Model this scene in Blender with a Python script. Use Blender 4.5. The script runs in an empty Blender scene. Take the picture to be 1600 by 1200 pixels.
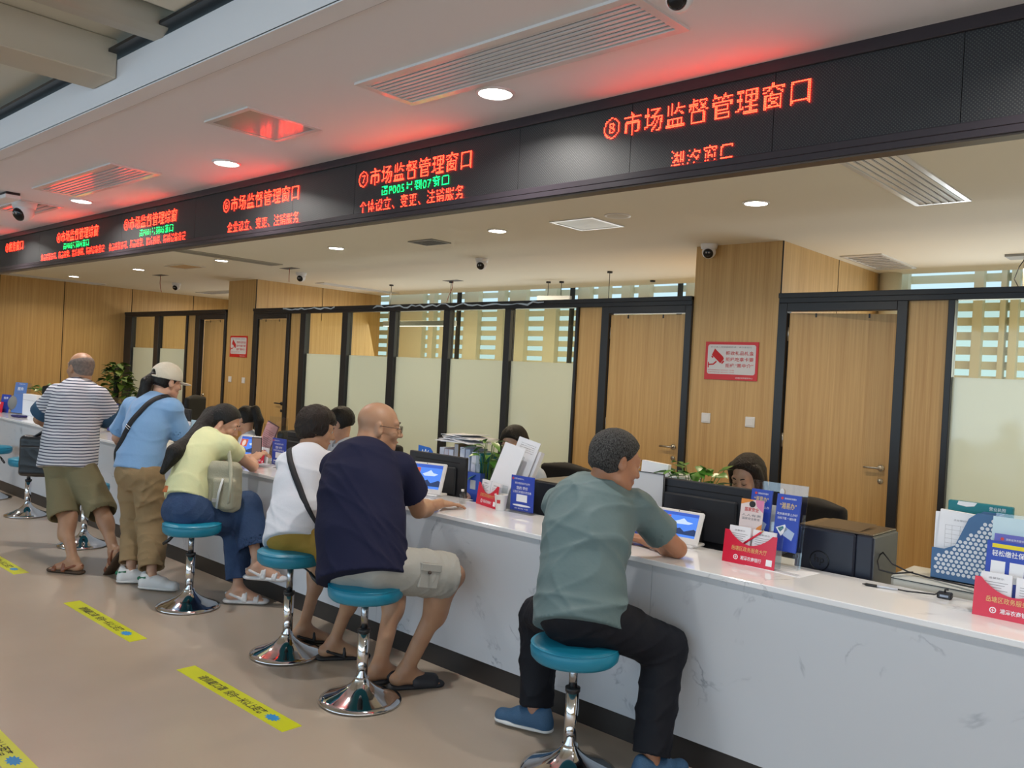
import bpy, math, random
import numpy as np
from mathutils import Vector, Matrix

scene = bpy.context.scene
COL = scene.collection
PI = math.pi

# ------------------------------------------------------------------ camera
FPX = 1321.0                       # focal length in pixels of the 1600x1200 frame
CAM = np.array([0.0, 0.0, 1.6])
ROT = np.array([[0.73403478, 0.0451398, -0.67761002],
                [0.67705512, 0.02895446, 0.7353625],
                [0.05281395, -0.99856098, -0.00930855]])   # columns: image right, image down, forward
cd = bpy.data.cameras.new('camera')
cd.sensor_width = 36.0
cd.lens = FPX / 1600.0 * 36.0
cd.clip_start = 0.05
cam = bpy.data.objects.new('camera', cd)
COL.objects.link(cam)
m = Matrix.Identity(4)
for i in range(3):
    m[i][0] = ROT[i, 0]
    m[i][1] = -ROT[i, 1]
    m[i][2] = -ROT[i, 2]
    m[i][3] = CAM[i]
cam.matrix_world = m
scene.camera = cam

# ------------------------------------------------------------------ colour management, world, daylight
scene.view_settings.view_transform = 'Standard'
scene.view_settings.look = 'None'
scene.view_settings.exposure = 0.36
scene.view_settings.gamma = 1.0
scene.view_settings.use_curve_mapping = False
scene.cycles.use_denoising = True
scene.cycles.max_bounces = 8
scene.cycles.diffuse_bounces = 4
scene.cycles.transparent_max_bounces = 24
scene.cycles.sample_clamp_indirect = 6.0
scene.cycles.caustics_reflective = False
scene.cycles.caustics_refractive = False

w = bpy.data.worlds.new('daylight_sky')
scene.world = w
w.use_nodes = True
bg = w.node_tree.nodes['Background']
bg.inputs[0].default_value = (0.48, 0.68, 0.78, 1)
bg.inputs[1].default_value = 1.05


def area(name, loc, direction, sx, sy, power, col):
    l = bpy.data.lights.new(name, 'AREA')
    l.shape = 'RECTANGLE'
    l.size = sx
    l.size_y = sy
    l.energy = power
    l.color = col
    o = bpy.data.objects.new(name, l)
    COL.objects.link(o)
    o.location = loc
    o.rotation_euler = Vector(direction).to_track_quat('-Z', 'Y').to_euler()
    return o


# daylight entering through the hall's glass front (behind the photographer) and through the office facade
area('hall_window_daylight', (-5.0, -6.8, 2.0), (0, 1, 0.04), 18, 2.6, 225, (0.62, 0.80, 1.0))
area('hall_right_area_light', (3.4, -2.2, 1.9), (-1, 0.12, -0.05), 7.0, 2.4, 60, (0.80, 0.90, 1.0))  # cool area light before the solid right wall, no window modelled there
area('office_window_daylight', (-7.5, 8.72, 1.7), (0, -1, -0.30), 14, 1.3, 80, (0.93, 0.97, 1.0))
area('office_window_daylight_right', (0.0, 8.72, 1.7), (0, -1, -0.30), 5, 1.3, 40, (0.93, 0.97, 1.0))


# ------------------------------------------------------------------ helpers: points
def ray(px, py):
    return ROT @ np.array([px - 800.0, py - 600.0, FPX])


def on(px, py, ax, val):
    """the world point where the line of sight through a photo point meets a real plane (x=, y= or z=)"""
    d = ray(px, py)
    i = 'xyz'.index(ax)
    t = (val - CAM[i]) / d[i]
    p = CAM + t * d
    return Vector((float(p[0]), float(p[1]), float(p[2])))


def V(*a):
    return Vector(a)


# ------------------------------------------------------------------ helpers: objects
def tag(o, label=None, cat=None, group=None, kind=None):
    if label: o['label'] = label
    if cat: o['category'] = cat
    if group: o['group'] = group
    if kind: o['kind'] = kind
    return o


def thing(name, label, cat, loc=(0, 0, 0), rz=0.0, group=None, kind=None):
    o = bpy.data.objects.new(name, None)
    COL.objects.link(o)
    o.empty_display_size = 0.05
    o.location = loc
    o.rotation_euler = (0, 0, rz)
    return tag(o, label, cat, group, kind)


def copy_tree(o, parent=None):
    c = o.copy()
    COL.objects.link(c)
    if parent is not None:
        c.parent = parent
    for ch in list(o.children):
        copy_tree(ch, c)
    return c


class MB:
    """collects shapes and links them as ONE mesh object"""
    def __init__(s):
        s.v = []; s.f = []; s.sm = []

    def add(s, vs, fs, smooth=False, M=None):
        b = len(s.v)
        for p in vs:
            p = Vector(p)
            if M is not None: p = M @ p
            s.v.append(p[:])
        for f in fs:
            s.f.append([b + i for i in f]); s.sm.append(smooth)
        return s

    def box(s, x0, x1, y0, y1, z0, z1, M=None):
        vs = [(x, y, z) for x in (x0, x1) for y in (y0, y1) for z in (z0, z1)]
        fs = [(0, 1, 3, 2), (4, 6, 7, 5), (0, 4, 5, 1), (2, 3, 7, 6), (0, 2, 6, 4), (1, 5, 7, 3)]
        return s.add(vs, fs, False, M)

    def bbox(s, x0, x1, y0, y1, z0, z1, b=0.004, M=None):
        """box with chamfered edges"""
        xs, ys, zs = (x0, x1), (y0, y1), (z0, z1)
        vs = []; idx = {}
        for i in (0, 1):
            for j in (0, 1):
                for k in (0, 1):
                    sx = b if i == 0 else -b; sy = b if j == 0 else -b; sz = b if k == 0 else -b
                    idx[i, j, k, 0] = len(vs); vs.append((xs[i], ys[j] + sy, zs[k] + sz))
                    idx[i, j, k, 1] = len(vs); vs.append((xs[i] + sx, ys[j], zs[k] + sz))
                    idx[i, j, k, 2] = len(vs); vs.append((xs[i] + sx, ys[j] + sy, zs[k]))
        fs = []
        for i in (0, 1):
            a = [idx[i, 0, 0, 0], idx[i, 1, 0, 0], idx[i, 1, 1, 0], idx[i, 0, 1, 0]]; fs.append(a if i else a[::-1])
            a = [idx[0, i, 0, 1], idx[0, i, 1, 1], idx[1, i, 1, 1], idx[1, i, 0, 1]]; fs.append(a if i else a[::-1])
            a = [idx[0, 0, i, 2], idx[1, 0, i, 2], idx[1, 1, i, 2], idx[0, 1, i, 2]]; fs.append(a if i else a[::-1])
        for i in (0, 1):
            for j in (0, 1):
                fs.append([idx[i, j, 0, 0], idx[i, j, 1, 0], idx[i, j, 1, 1], idx[i, j, 0, 1]])
                fs.append([idx[i, 0, j, 0], idx[i, 1, j, 0], idx[i, 1, j, 2], idx[i, 0, j, 2]])
                fs.append([idx[0, i, j, 1], idx[1, i, j, 1], idx[1, i, j, 2], idx[0, i, j, 2]])
        for i in (0, 1):
            for j in (0, 1):
                for k in (0, 1):
                    fs.append([idx[i, j, k, 0], idx[i, j, k, 1], idx[i, j, k, 2]])
        return s.add(vs, fs, False, M)

    def lathe(s, prof, c=(0, 0, 0), n=40, M=None, smooth=True, sx=1.0, sy=1.0):
        vs = []; fs = []
        for r, z in prof:
            for i in range(n):
                a = 2 * PI * i / n
                vs.append((c[0] + r * sx * math.cos(a), c[1] + r * sy * math.sin(a), c[2] + z))
        for k in range(len(prof) - 1):
            for i in range(n):
                j = (i + 1) % n
                fs.append((k * n + i, k * n + j, (k + 1) * n + j, (k + 1) * n + i))
        if prof[0][0] > 1e-6: fs.append(tuple(range(n))[::-1])
        if prof[-1][0] > 1e-6: fs.append(tuple(range((len(prof) - 1) * n, len(prof) * n)))
        return s.add(vs, fs, smooth, M)

    def cyl(s, c, r, z0, z1, n=24, M=None, r2=None):
        return s.lathe([(r, z0), (r if r2 is None else r2, z1)], c, n, M)

    def tube(s, pts, r, n=10, caps=True, flat=None):
        """round (or flattened: flat=(direction, ratio)) tube along points; r number or list"""
        pts = [Vector(p) for p in pts]
        N = len(pts)
        rr = r if isinstance(r, (list, tuple)) else [r] * N
        up = Vector((0.013, 0.021, 1.0))
        vs = []; fs = []
        prev = None
        for i, p in enumerate(pts):
            t = (pts[min(i + 1, N - 1)] - pts[max(i - 1, 0)])
            if t.length < 1e-9: t = Vector((0, 0, 1))
            t.normalize()
            if prev is None:
                a = t.cross(up)
                if a.length < 1e-3: a = t.cross(Vector((1, 0, 0)))
                a.normalize()
            else:
                a = (prev - prev.dot(t) * t).normalized()
            prev = a
            b = t.cross(a)
            for k in range(n):
                th = 2 * PI * k / n
                off = a * math.cos(th) + b * math.sin(th)
                if flat is not None:
                    fd, ra = flat
                    off = off - Vector(fd) * off.dot(Vector(fd)) * (1 - ra)
                vs.append(p + off * rr[i])
        for i in range(N - 1):
            for k in range(n):
                j = (k + 1) % n
                fs.append((i * n + k, i * n + j, (i + 1) * n + j, (i + 1) * n + k))
        if caps:
            fs.append(tuple(range(n))[::-1]); fs.append(tuple(range((N - 1) * n, N * n)))
        return s.add(vs, fs, True)

    def prism(s, poly, d0, d1, M=None, smooth=False):
        """polygon in (x,z) extruded along y from d0 to d1"""
        n = len(poly)
        vs = [(x, d0, z) for x, z in poly] + [(x, d1, z) for x, z in poly]
        fs = [tuple(range(n)), tuple(range(n, 2 * n))[::-1]]
        for i in range(n):
            j = (i + 1) % n
            fs.append((i, i + n, j + n, j))
        return s.add(vs, fs, smooth, M)

    def quad(s, a, b, c, d):
        return s.add([a, b, c, d], [(0, 1, 2, 3)])

    def sphere(s, c, r, n=16, M=None, sz=1.0):
        prof = [(max(r * math.sin(PI * i / n), 0.0), -r * sz * math.cos(PI * i / n)) for i in range(n + 1)]
        return s.lathe(prof, c, n * 2, M)

    def build(s, name, mat, parent=None, label=None):
        me = bpy.data.meshes.new(name)
        me.from_pydata(s.v, [], s.f)
        me.validate()
        me.polygons.foreach_set('use_smooth', s.sm if len(s.sm) == len(me.polygons) else [False] * len(me.polygons))
        if mat is not None: me.materials.append(mat)
        o = bpy.data.objects.new(name, me)
        COL.objects.link(o)
        if parent is not None: o.parent = parent
        if label: o['label'] = label
        return o


def struct(name, mb, mat, parent=None):
    o = mb.build(name, mat, parent)
    if parent is None: o['kind'] = 'structure'
    return o


def sempty(name, loc=(0, 0, 0)):
    o = bpy.data.objects.new(name, None)
    COL.objects.link(o)
    o.location = loc
    o['kind'] = 'structure'
    return o


def frame_m(o, x, z, y=None):
    """matrix with given origin, x axis and z axis (both Vectors)"""
    x = Vector(x).normalized(); z = Vector(z).normalized()
    y = z.cross(x).normalized(); z = x.cross(y).normalized()
    M = Matrix.Identity(4)
    for i in range(3):
        M[i][0] = x[i]; M[i][1] = y[i]; M[i][2] = z[i]; M[i][3] = o[i]
    return M


# ------------------------------------------------------------------ helpers: writing
_gly = {}


def text_geo(body, bold=0.0, space=1.0):
    bold = min(bold, 0.010)
    key = (body, bold, space)
    if key in _gly: return _gly[key]
    c = bpy.data.curves.new('t', 'FONT')
    c.body = body
    c.resolution_u = 2
    c.offset = bold
    c.space_character = space
    o = bpy.data.objects.new('t', c)
    COL.objects.link(o)
    bpy.context.view_layer.update()
    me = o.to_mesh()
    vs = [tuple(v.co) for v in me.vertices]
    fs = [tuple(p.vertices) for p in me.polygons]
    o.to_mesh_clear()
    bpy.data.objects.remove(o)
    bpy.data.curves.remove(c)
    _gly[key] = (vs, fs)
    return vs, fs


def write(mb, body, M, x, z, width=None, height=None, bold=0.0, align='l', y=-0.0006, lift=None):
    """flat writing in the local x-z plane of M, facing local -y; (x, z) is the left (or centre) of the foot line"""
    vs, fs = text_geo(body, bold)
    if not vs: return
    a = np.array(vs)
    x0, x1 = a[:, 0].min(), a[:, 0].max()
    z0, z1 = a[:, 1].min(), a[:, 1].max()
    sx = sz = None
    if height: sz = height / (z1 - z0)
    if width: sx = width / (x1 - x0)
    if sx is None: sx = sz
    if sz is None: sz = sx
    wdt = (x1 - x0) * sx
    ox = x - (wdt / 2 if align == 'c' else 0)
    mb.add([(ox + (p[0] - x0) * sx, y, z + (p[1] - z0) * sz) for p in vs], fs, False, M)


def raster(ch, n):
    """n x n dot pattern of one character"""
    vs, fs = text_geo(ch, 0.0)
    a = np.array(vs)[:, :2]
    ss = 3
    lo = np.array([0.02, -0.13]); size = 0.98 if ord(ch) > 0x2000 else 0.98
    g = (np.arange(n * ss) + 0.5) / (n * ss) * size
    gx, gy = np.meshgrid(g + lo[0], g + lo[1])
    ins = np.zeros(gx.shape, bool)
    for f in fs:
        for k in range(1, len(f) - 1):
            A, B, C = a[f[0]], a[f[k]], a[f[k + 1]]
            d1 = (gx - B[0]) * (A[1] - B[1]) - (A[0] - B[0]) * (gy - B[1])
            d2 = (gx - C[0]) * (B[1] - C[1]) - (B[0] - C[0]) * (gy - C[1])
            d3 = (gx - A[0]) * (C[1] - A[1]) - (C[0] - A[0]) * (gy - A[1])
            ins |= ~(((d1 < 0) | (d2 < 0) | (d3 < 0)) & ((d1 > 0) | (d2 > 0) | (d3 > 0)))
    cov = ins.reshape(n, ss, n, ss).mean(axis=(1, 3))
    return cov > 0.53


# ------------------------------------------------------------------ materials
_mats = {}


def mat(name, col, rough=0.5, metal=0.0, emit=None, es=0.0, alpha=None, spec=None, bump=None, var=None, coat=0.0, sheen=0.0, trans=0.0, sss=0.0):
    """bump=(scale, strength[, (sx,sy,sz)]); var=(scale, second colour[, stretch])"""
    if name in _mats: return _mats[name]
    M = bpy.data.materials.new(name)
    M.use_nodes = True
    nt = M.node_tree
    b = nt.nodes['Principled BSDF']
    c4 = tuple(col) + (1,)
    b.inputs['Base Color'].default_value = c4
    b.inputs['Roughness'].default_value = rough
    b.inputs['Metallic'].default_value = metal
    if spec is not None: b.inputs['Specular IOR Level'].default_value = spec
    if coat: b.inputs['Coat Weight'].default_value = coat; b.inputs['Coat Roughness'].default_value = 0.08
    if sheen: b.inputs['Sheen Weight'].default_value = sheen
    if trans: b.inputs['Transmission Weight'].default_value = trans
    if sss:
        b.inputs['Subsurface Weight'].default_value = sss
        b.inputs['Subsurface Radius'].default_value = (0.01, 0.004, 0.002)
    if emit is not None:
        b.inputs['Emission Color'].default_value = tuple(emit) + (1,)
        b.inputs['Emission Strength'].default_value = es
    if alpha is not None: b.inputs['Alpha'].default_value = alpha
    if bump or var:
        tc = nt.nodes.new('ShaderNodeTexCoord')
    if bump:
        mp = nt.nodes.new('ShaderNodeMapping')
        nt.links.new(tc.outputs['Object'], mp.inputs[0])
        if len(bump) > 2: mp.inputs['Scale'].default_value = bump[2]
        n = nt.nodes.new('ShaderNodeTexNoise')
        n.inputs['Scale'].default_value = bump[0]
        n.inputs['Detail'].default_value = 3
        nt.links.new(mp.outputs[0], n.inputs[0])
        bp = nt.nodes.new('ShaderNodeBump')
        bp.inputs['Strength'].default_value = bump[1]
        bp.inputs['Distance'].default_value = 0.01
        nt.links.new(n.outputs[0], bp.inputs['Height'])
        nt.links.new(bp.outputs[0], b.inputs['Normal'])
    if var:
        mp = nt.nodes.new('ShaderNodeMapping')
        nt.links.new(tc.outputs['Object'], mp.inputs[0])
        if len(var) > 2: mp.inputs['Scale'].default_value = var[2]
        n = nt.nodes.new('ShaderNodeTexNoise')
        n.inputs['Scale'].default_value = var[0]
        n.inputs['Detail'].default_value = 4
        nt.links.new(mp.outputs[0], n.inputs[0])
        r = nt.nodes.new('ShaderNodeValToRGB')
        r.color_ramp.elements[0].position = 0.35
        r.color_ramp.elements[1].position = 0.65
        r.color_ramp.elements[0].color = c4
        r.color_ramp.elements[1].color = tuple(var[1]) + (1,)
        nt.links.new(n.outputs[0], r.inputs[0])
        nt.links.new(r.outputs[0], b.inputs['Base Color'])
    _mats[name] = M
    return M


def nodes_mat(name):
    M = bpy.data.materials.new(name)
    M.use_nodes = True
    _mats[name] = M
    return M, M.node_tree, M.node_tree.nodes['Principled BSDF']


def wood_mat():
    M, nt, b = nodes_mat('oak_laminate')
    tc = nt.nodes.new('ShaderNodeTexCoord')
    out = []
    for sc, st in ((1.0, (34, 34, 0.5)), (1.0, (150, 150, 2.5))):
        mp = nt.nodes.new('ShaderNodeMapping'); mp.inputs['Scale'].default_value = st
        nt.links.new(tc.outputs['Object'], mp.inputs[0])
        n = nt.nodes.new('ShaderNodeTexNoise'); n.inputs['Scale'].default_value = sc; n.inputs['Detail'].default_value = 5
        n.inputs['Roughness'].default_value = 0.6
        nt.links.new(mp.outputs[0], n.inputs[0])
        out.append(n)
    mx = nt.nodes.new('ShaderNodeMath'); mx.operation = 'MULTIPLY_ADD'
    nt.links.new(out[1].outputs[0], mx.inputs[0]); mx.inputs[1].default_value = 0.55
    nt.links.new(out[0].outputs[0], mx.inputs[2])
    r = nt.nodes.new('ShaderNodeValToRGB')
    e = r.color_ramp.elements
    e[0].position = 0.52; e[0].color = (0.47, 0.275, 0.095, 1)
    e[1].position = 1.0; e[1].color = (0.65, 0.43, 0.18, 1)
    nt.links.new(mx.outputs[0], r.inputs[0])
    nt.links.new(r.outputs[0], b.inputs['Base Color'])
    b.inputs['Roughness'].default_value = 0.42
    return M


def marble_mat(name, base, vein, rough):
    M, nt, b = nodes_mat(name)
    tc = nt.nodes.new('ShaderNodeTexCoord')
    n1 = nt.nodes.new('ShaderNodeTexNoise'); n1.inputs['Scale'].default_value = 1.6; n1.inputs['Detail'].default_value = 6
    n1.inputs['Distortion'].default_value = 1.4
    nt.links.new(tc.outputs['Object'], n1.inputs[0])
    s = nt.nodes.new('ShaderNodeMath'); s.operation = 'SUBTRACT'; s.inputs[1].default_value = 0.5
    nt.links.new(n1.outputs[0], s.inputs[0])
    a = nt.nodes.new('ShaderNodeMath'); a.operation = 'ABSOLUTE'
    nt.links.new(s.outputs[0], a.inputs[0])
    r = nt.nodes.new('ShaderNodeValToRGB')
    e = r.color_ramp.elements
    e[0].position = 0.0; e[0].color = tuple(vein) + (1,)
    e[1].position = 0.010; e[1].color = tuple(base) + (1,)
    nt.links.new(a.outputs[0], r.inputs[0])
    n2 = nt.nodes.new('ShaderNodeTexNoise'); n2.inputs['Scale'].default_value = 5.0; n2.inputs['Detail'].default_value = 3
    nt.links.new(tc.outputs['Object'], n2.inputs[0])
    r2 = nt.nodes.new('ShaderNodeValToRGB')
    r2.color_ramp.elements[0].position = 0.52; r2.color_ramp.elements[0].color = (0, 0, 0, 1)
    r2.color_ramp.elements[1].position = 0.66; r2.color_ramp.elements[1].color = (1, 1, 1, 1)
    nt.links.new(n2.outputs[0], r2.inputs[0])
    mx = nt.nodes.new('ShaderNodeMix'); mx.data_type = 'RGBA'
    nt.links.new(r2.outputs[0], mx.inputs['Factor'])
    mx.inputs[6].default_value = tuple(base) + (1,)
    nt.links.new(r.outputs[0], mx.inputs[7])
    nt.links.new(mx.outputs[2], b.inputs['Base Color'])
    b.inputs['Roughness'].default_value = rough
    return M


def clear_mat(name, col, gloss=0.12, rough=0.02):
    M, nt, b = nodes_mat(name)
    nt.nodes.remove(b)
    t = nt.nodes.new('ShaderNodeBsdfTransparent'); t.inputs[0].default_value = tuple(col) + (1,)
    g = nt.nodes.new('ShaderNodeBsdfGlossy'); g.inputs['Roughness'].default_value = rough
    fr = nt.nodes.new('ShaderNodeLayerWeight'); fr.inputs[0].default_value = 0.5
    pw = nt.nodes.new('ShaderNodeMath'); pw.operation = 'POWER'; pw.inputs[1].default_value = 4.0
    nt.links.new(fr.outputs['Facing'], pw.inputs[0])
    ad = nt.nodes.new('ShaderNodeMath'); ad.operation = 'MULTIPLY_ADD'; ad.inputs[1].default_value = 0.6; ad.inputs[2].default_value = gloss * 0.3
    nt.links.new(pw.outputs[0], ad.inputs[0])
    mx = nt.nodes.new('ShaderNodeMixShader')
    nt.links.new(ad.outputs[0], mx.inputs[0]); nt.links.new(t.outputs[0], mx.inputs[1]); nt.links.new(g.outputs[0], mx.inputs[2])
    nt.links.new(mx.outputs[0], nt.nodes['Material Output'].inputs[0])
    return M


def frost_mat():
    M, nt, b = nodes_mat('frosted_film')
    nt.nodes.remove(b)
    t = nt.nodes.new('ShaderNodeBsdfTranslucent'); t.inputs[0].default_value = (0.80, 0.83, 0.74, 1)
    d = nt.nodes.new('ShaderNodeBsdfDiffuse'); d.inputs[0].default_value = (0.74, 0.77, 0.68, 1)
    m1 = nt.nodes.new('ShaderNodeMixShader'); m1.inputs[0].default_value = 0.45
    nt.links.new(t.outputs[0], m1.inputs[1]); nt.links.new(d.outputs[0], m1.inputs[2])
    g = nt.nodes.new('ShaderNodeBsdfGlossy'); g.inputs['Roughness'].default_value = 0.08
    m2 = nt.nodes.new('ShaderNodeMixShader'); m2.inputs[0].default_value = 0.06
    nt.links.new(m1.outputs[0], m2.inputs[1]); nt.links.new(g.outputs[0], m2.inputs[2])
    nt.links.new(m2.outputs[0], nt.nodes['Material Output'].inputs[0])
    return M


def screen_grid_mat():
    M, nt, b = nodes_mat('led_matrix_black')
    tc = nt.nodes.new('ShaderNodeTexCoord')
    sp = nt.nodes.new('ShaderNodeSeparateXYZ'); nt.links.new(tc.outputs['Object'], sp.inputs[0])
    prods = []
    for ax in ('X', 'Z'):
        mu = nt.nodes.new('ShaderNodeMath'); mu.operation = 'MULTIPLY'; mu.inputs[1].default_value = 2 * PI / 0.0124
        nt.links.new(sp.outputs[ax], mu.inputs[0])
        sn = nt.nodes.new('ShaderNodeMath'); sn.operation = 'SINE'; nt.links.new(mu.outputs[0], sn.inputs[0])
        prods.append(sn)
    p = nt.nodes.new('ShaderNodeMath'); p.operation = 'MULTIPLY'
    nt.links.new(prods[0].outputs[0], p.inputs[0]); nt.links.new(prods[1].outputs[0], p.inputs[1])
    r = nt.nodes.new('ShaderNodeValToRGB')
    r.color_ramp.elements[0].position = 0.2; r.color_ramp.elements[0].color = (0.008, 0.008, 0.010, 1)
    r.color_ramp.elements[1].position = 0.75; r.color_ramp.elements[1].color = (0.05, 0.05, 0.047, 1)
    nt.links.new(p.outputs[0], r.inputs[0])
    nt.links.new(r.outputs[0], b.inputs['Base Color'])
    b.inputs['Roughness'].default_value = 0.55
    return M


def stripe_mat(name, c1, c2, period, duty, ref_axis='Z'):
    M, nt, b = nodes_mat(name)
    tc = nt.nodes.new('ShaderNodeTexCoord')
    sp = nt.nodes.new('ShaderNodeSeparateXYZ'); nt.links.new(tc.outputs['Object'], sp.inputs[0])
    n = nt.nodes.new('ShaderNodeTexNoise'); n.inputs['Scale'].default_value = 5.0; nt.links.new(tc.outputs['Object'], n.inputs[0])
    ma = nt.nodes.new('ShaderNodeMath'); ma.operation = 'MULTIPLY_ADD'; ma.inputs[1].default_value = 0.02
    nt.links.new(n.outputs[0], ma.inputs[0]); nt.links.new(sp.outputs[ref_axis], ma.inputs[2])
    dv = nt.nodes.new('ShaderNodeMath'); dv.operation = 'DIVIDE'; dv.inputs[1].default_value = period
    nt.links.new(ma.outputs[0], dv.inputs[0])
    fr = nt.nodes.new('ShaderNodeMath'); fr.operation = 'FRACT'; nt.links.new(dv.outputs[0], fr.inputs[0])
    lt = nt.nodes.new('ShaderNodeMath'); lt.operation = 'LESS_THAN'; lt.inputs[1].default_value = duty
    nt.links.new(fr.outputs[0], lt.inputs[0])
    mx = nt.nodes.new('ShaderNodeMix'); mx.data_type = 'RGBA'
    nt.links.new(lt.outputs[0], mx.inputs['Factor'])
    mx.inputs[6].default_value = tuple(c1) + (1,); mx.inputs[7].default_value = tuple(c2) + (1,)
    nt.links.new(mx.outputs[2], b.inputs['Base Color'])
    b.inputs['Roughness'].default_value = 0.85
    return M


WOOD = wood_mat()
MARBLE_SHADED = marble_mat('shaded_white_quartz', (0.58, 0.61, 0.665), (0.33, 0.36, 0.42), 0.25)  # same quartz as the top, shade of the front put into the colour
MARBLE_LIT_TOP = marble_mat('lit_polished_white_quartz', (0.84, 0.85, 0.88), (0.52, 0.53, 0.56), 0.07)  # paler copy: the downlights' light on the top is in the colour
CEIL = mat('white_ceiling_paint', (0.80, 0.77, 0.67), 0.9)
CEILH = mat('cool_white_ceiling_paint', (0.80, 0.80, 0.83), 0.9)
HALLCEIL = mat('beige_metal_ceiling_panel', (0.70, 0.64, 0.52), 0.5)
BEAMP = mat('beige_beam_paint', (0.58, 0.51, 0.41), 0.6)
FLOORM = mat('beige_vinyl_floor', (0.43, 0.355, 0.285), 0.26, var=(0.9, (0.475, 0.395, 0.32)), bump=(60, 0.02))
BLACKAL = mat('black_aluminium', (0.016, 0.017, 0.021), 0.38)
DARKFR = mat('dark_brown_aluminium', (0.035, 0.03, 0.032), 0.35)
GLASS = clear_mat('clear_glass', (0.92, 0.93, 0.84), 0.08)
FROST = frost_mat()
ACRYL = clear_mat('clear_acrylic', (0.93, 0.95, 0.96), 0.25, 0.05)
LEDM = screen_grid_mat()
CHROME = mat('chrome', (0.72, 0.72, 0.74), 0.07, 1.0)
TEAL = mat('teal_leatherette', (0.010, 0.225, 0.36), 0.36, bump=(300, 0.06))
BLACKP = mat('black_plastic', (0.013, 0.013, 0.016), 0.4)
WHITEP = mat('white_plastic', (0.78, 0.78, 0.79), 0.35)
PAPER = mat('white_paper', (0.82, 0.83, 0.88), 0.8)
RED = mat('red_acrylic', (0.62, 0.012, 0.045), 0.3)
BLUE = mat('blue_print', (0.022, 0.06, 0.42), 0.4)
INKK = mat('black_ink', (0.02, 0.02, 0.025), 0.7)
INKG = mat('grey_ink', (0.22, 0.22, 0.25), 0.8)
INKW = mat('white_ink', (0.85, 0.86, 0.9), 0.7)
INKR = mat('red_ink', (0.55, 0.01, 0.015), 0.6)
INKY = mat('gold_ink', (0.72, 0.52, 0.18), 0.5)
LEAF = mat('leaf_green', (0.055, 0.20, 0.025), 0.35, var=(14, (0.13, 0.30, 0.04)))
LEAFD = mat('dark_leaf_green', (0.025, 0.085, 0.018), 0.62, spec=0.2, var=(9, (0.14, 0.22, 0.03)))
SKY_BOARD = mat('cream_louvre_board', (0.78, 0.73, 0.56), 0.7)
LAMPE = mat('downlight_diffuser', (1, 1, 1), 0.5, emit=(1.0, 0.95, 0.85), es=14.0)
LEDRED = mat('led_red_dot', (0.1, 0, 0), 0.5, emit=(1.0, 0.016, 0.006), es=26.0)
LEDGRN = mat('led_green_dot', (0, 0.1, 0), 0.5, emit=(0.0, 1.0, 0.16), es=5.0)

# ================================================================== THE SETTING
CZ = 2.82          # hall side ceiling
IZ = 2.81          # office side ceiling
PY = 6.5           # glazed partition
XL = -15.5         # end wall
XR = 4.0

struct('floor', MB().box(XL, XR, -7, 9.2, -0.1, 0.0), FLOORM)
struct('ceiling', MB().box(XL, XR, 1.648, 2.94, CZ, CZ + 0.12), CEILH)
struct('ceiling.001', MB().box(XL, XR, 2.99, 8.74, IZ, IZ + 0.13), CEIL)
# edge strip of the hall-side ceiling: a slightly raised band, its groove's shade put in as a grey strip
g = MB(); g.box(XL, XR, 1.645, 1.733, CZ - 0.006, CZ + 0.004)
struct('trim_1', g, CEILH)
g = MB(); g.box(XL, XR, 1.7335, 1.7395, CZ - 0.0025, CZ + 0.002)
struct('groove_shade_strip', g, mat('groove_shade_grey', (0.30, 0.30, 0.32), 0.9))
# fascia that steps up from the low ceiling to the high hall ceiling
struct('wall_fascia', MB().box(XL, XR, 1.645, 1.70, CZ, 3.005), CEILH)
struct('gap_shade_strip', MB().box(XL, XR, 1.60, 1.75, 3.03, 3.045), BLACKAL)  # black strip put in for the dark gap over the fascia
struct('ceiling.002', MB().box(XL, XR, -7, 1.75, 3.10, 3.2), HALLCEIL)

# beams of the high ceiling running to the fascia
bm_ = MB(); bm_.bbox(-4.448, -4.176, -5.0, 1.643, 2.915, 3.10, 0.006)
struct('beam_deep', bm_, BEAMP)
b2 = MB()
prof = [(-3.86, 3.09), (-3.83, 3.03), (-3.79, 3.005), (-3.70, 3.0), (-3.655, 3.02), (-3.63, 3.06), (-3.61, 3.09)]
b2.prism(prof, -5.0, 1.643, smooth=True)
struct('beam_rounded', b2, BEAMP)
bx2 = MB(); bx2.bbox(-3.5, -1.2, -5.0, 1.60, 3.045, 3.095, 0.004)
struct('ceiling_panel', bx2, HALLCEIL)

# end wall, rear wall of the hall side parts
w1 = MB(); w1.box(XL - 0.1, XL, -7, 9.2, 0, 3.2)
struct('wall_left', w1, WOOD)
jn = MB()
for y in (4.42, 5.41, 6.56, 7.72):
    jn.box(XL, XL + 0.004, y - 0.006, y + 0.006, 0.0, IZ)
struct('trim_3', jn, mat('joint_dark_brown', (0.05, 0.03, 0.015), 0.8))  # dark brown strips along the wall panel joints
struct('wall_right', MB().box(XR, XR + 0.1, -7, 9.2, 0, 3.2), WOOD)
# rear hall side: low parapet, glass front above it
struct('wall_front', MB().box(XL, XR, -7.1, -7.0, 0, 0.5), CEIL)

# ---- columns clad in oak laminate
for i, (x0, x1) in enumerate([(-3.866, -3.07), (-11.90, -11.11)]):
    c = MB(); c.box(x0, x1, PY - 0.02, 8.76, 0, IZ)
    o = struct('column' if i == 0 else 'column.001', c, WOOD)
    j = MB()
    j.box(x1 - 0.004, x1 + 0.003, PY - 0.024, PY - 0.012, 0, IZ)
    for y in (7.62,):
        j.box(x1, x1 + 0.003, y - 0.003, y + 0.003, 2.3, IZ)
    struct('edge_joint', j, mat('joint_black', (0.01, 0.008, 0.008), 0.8), o)

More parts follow.
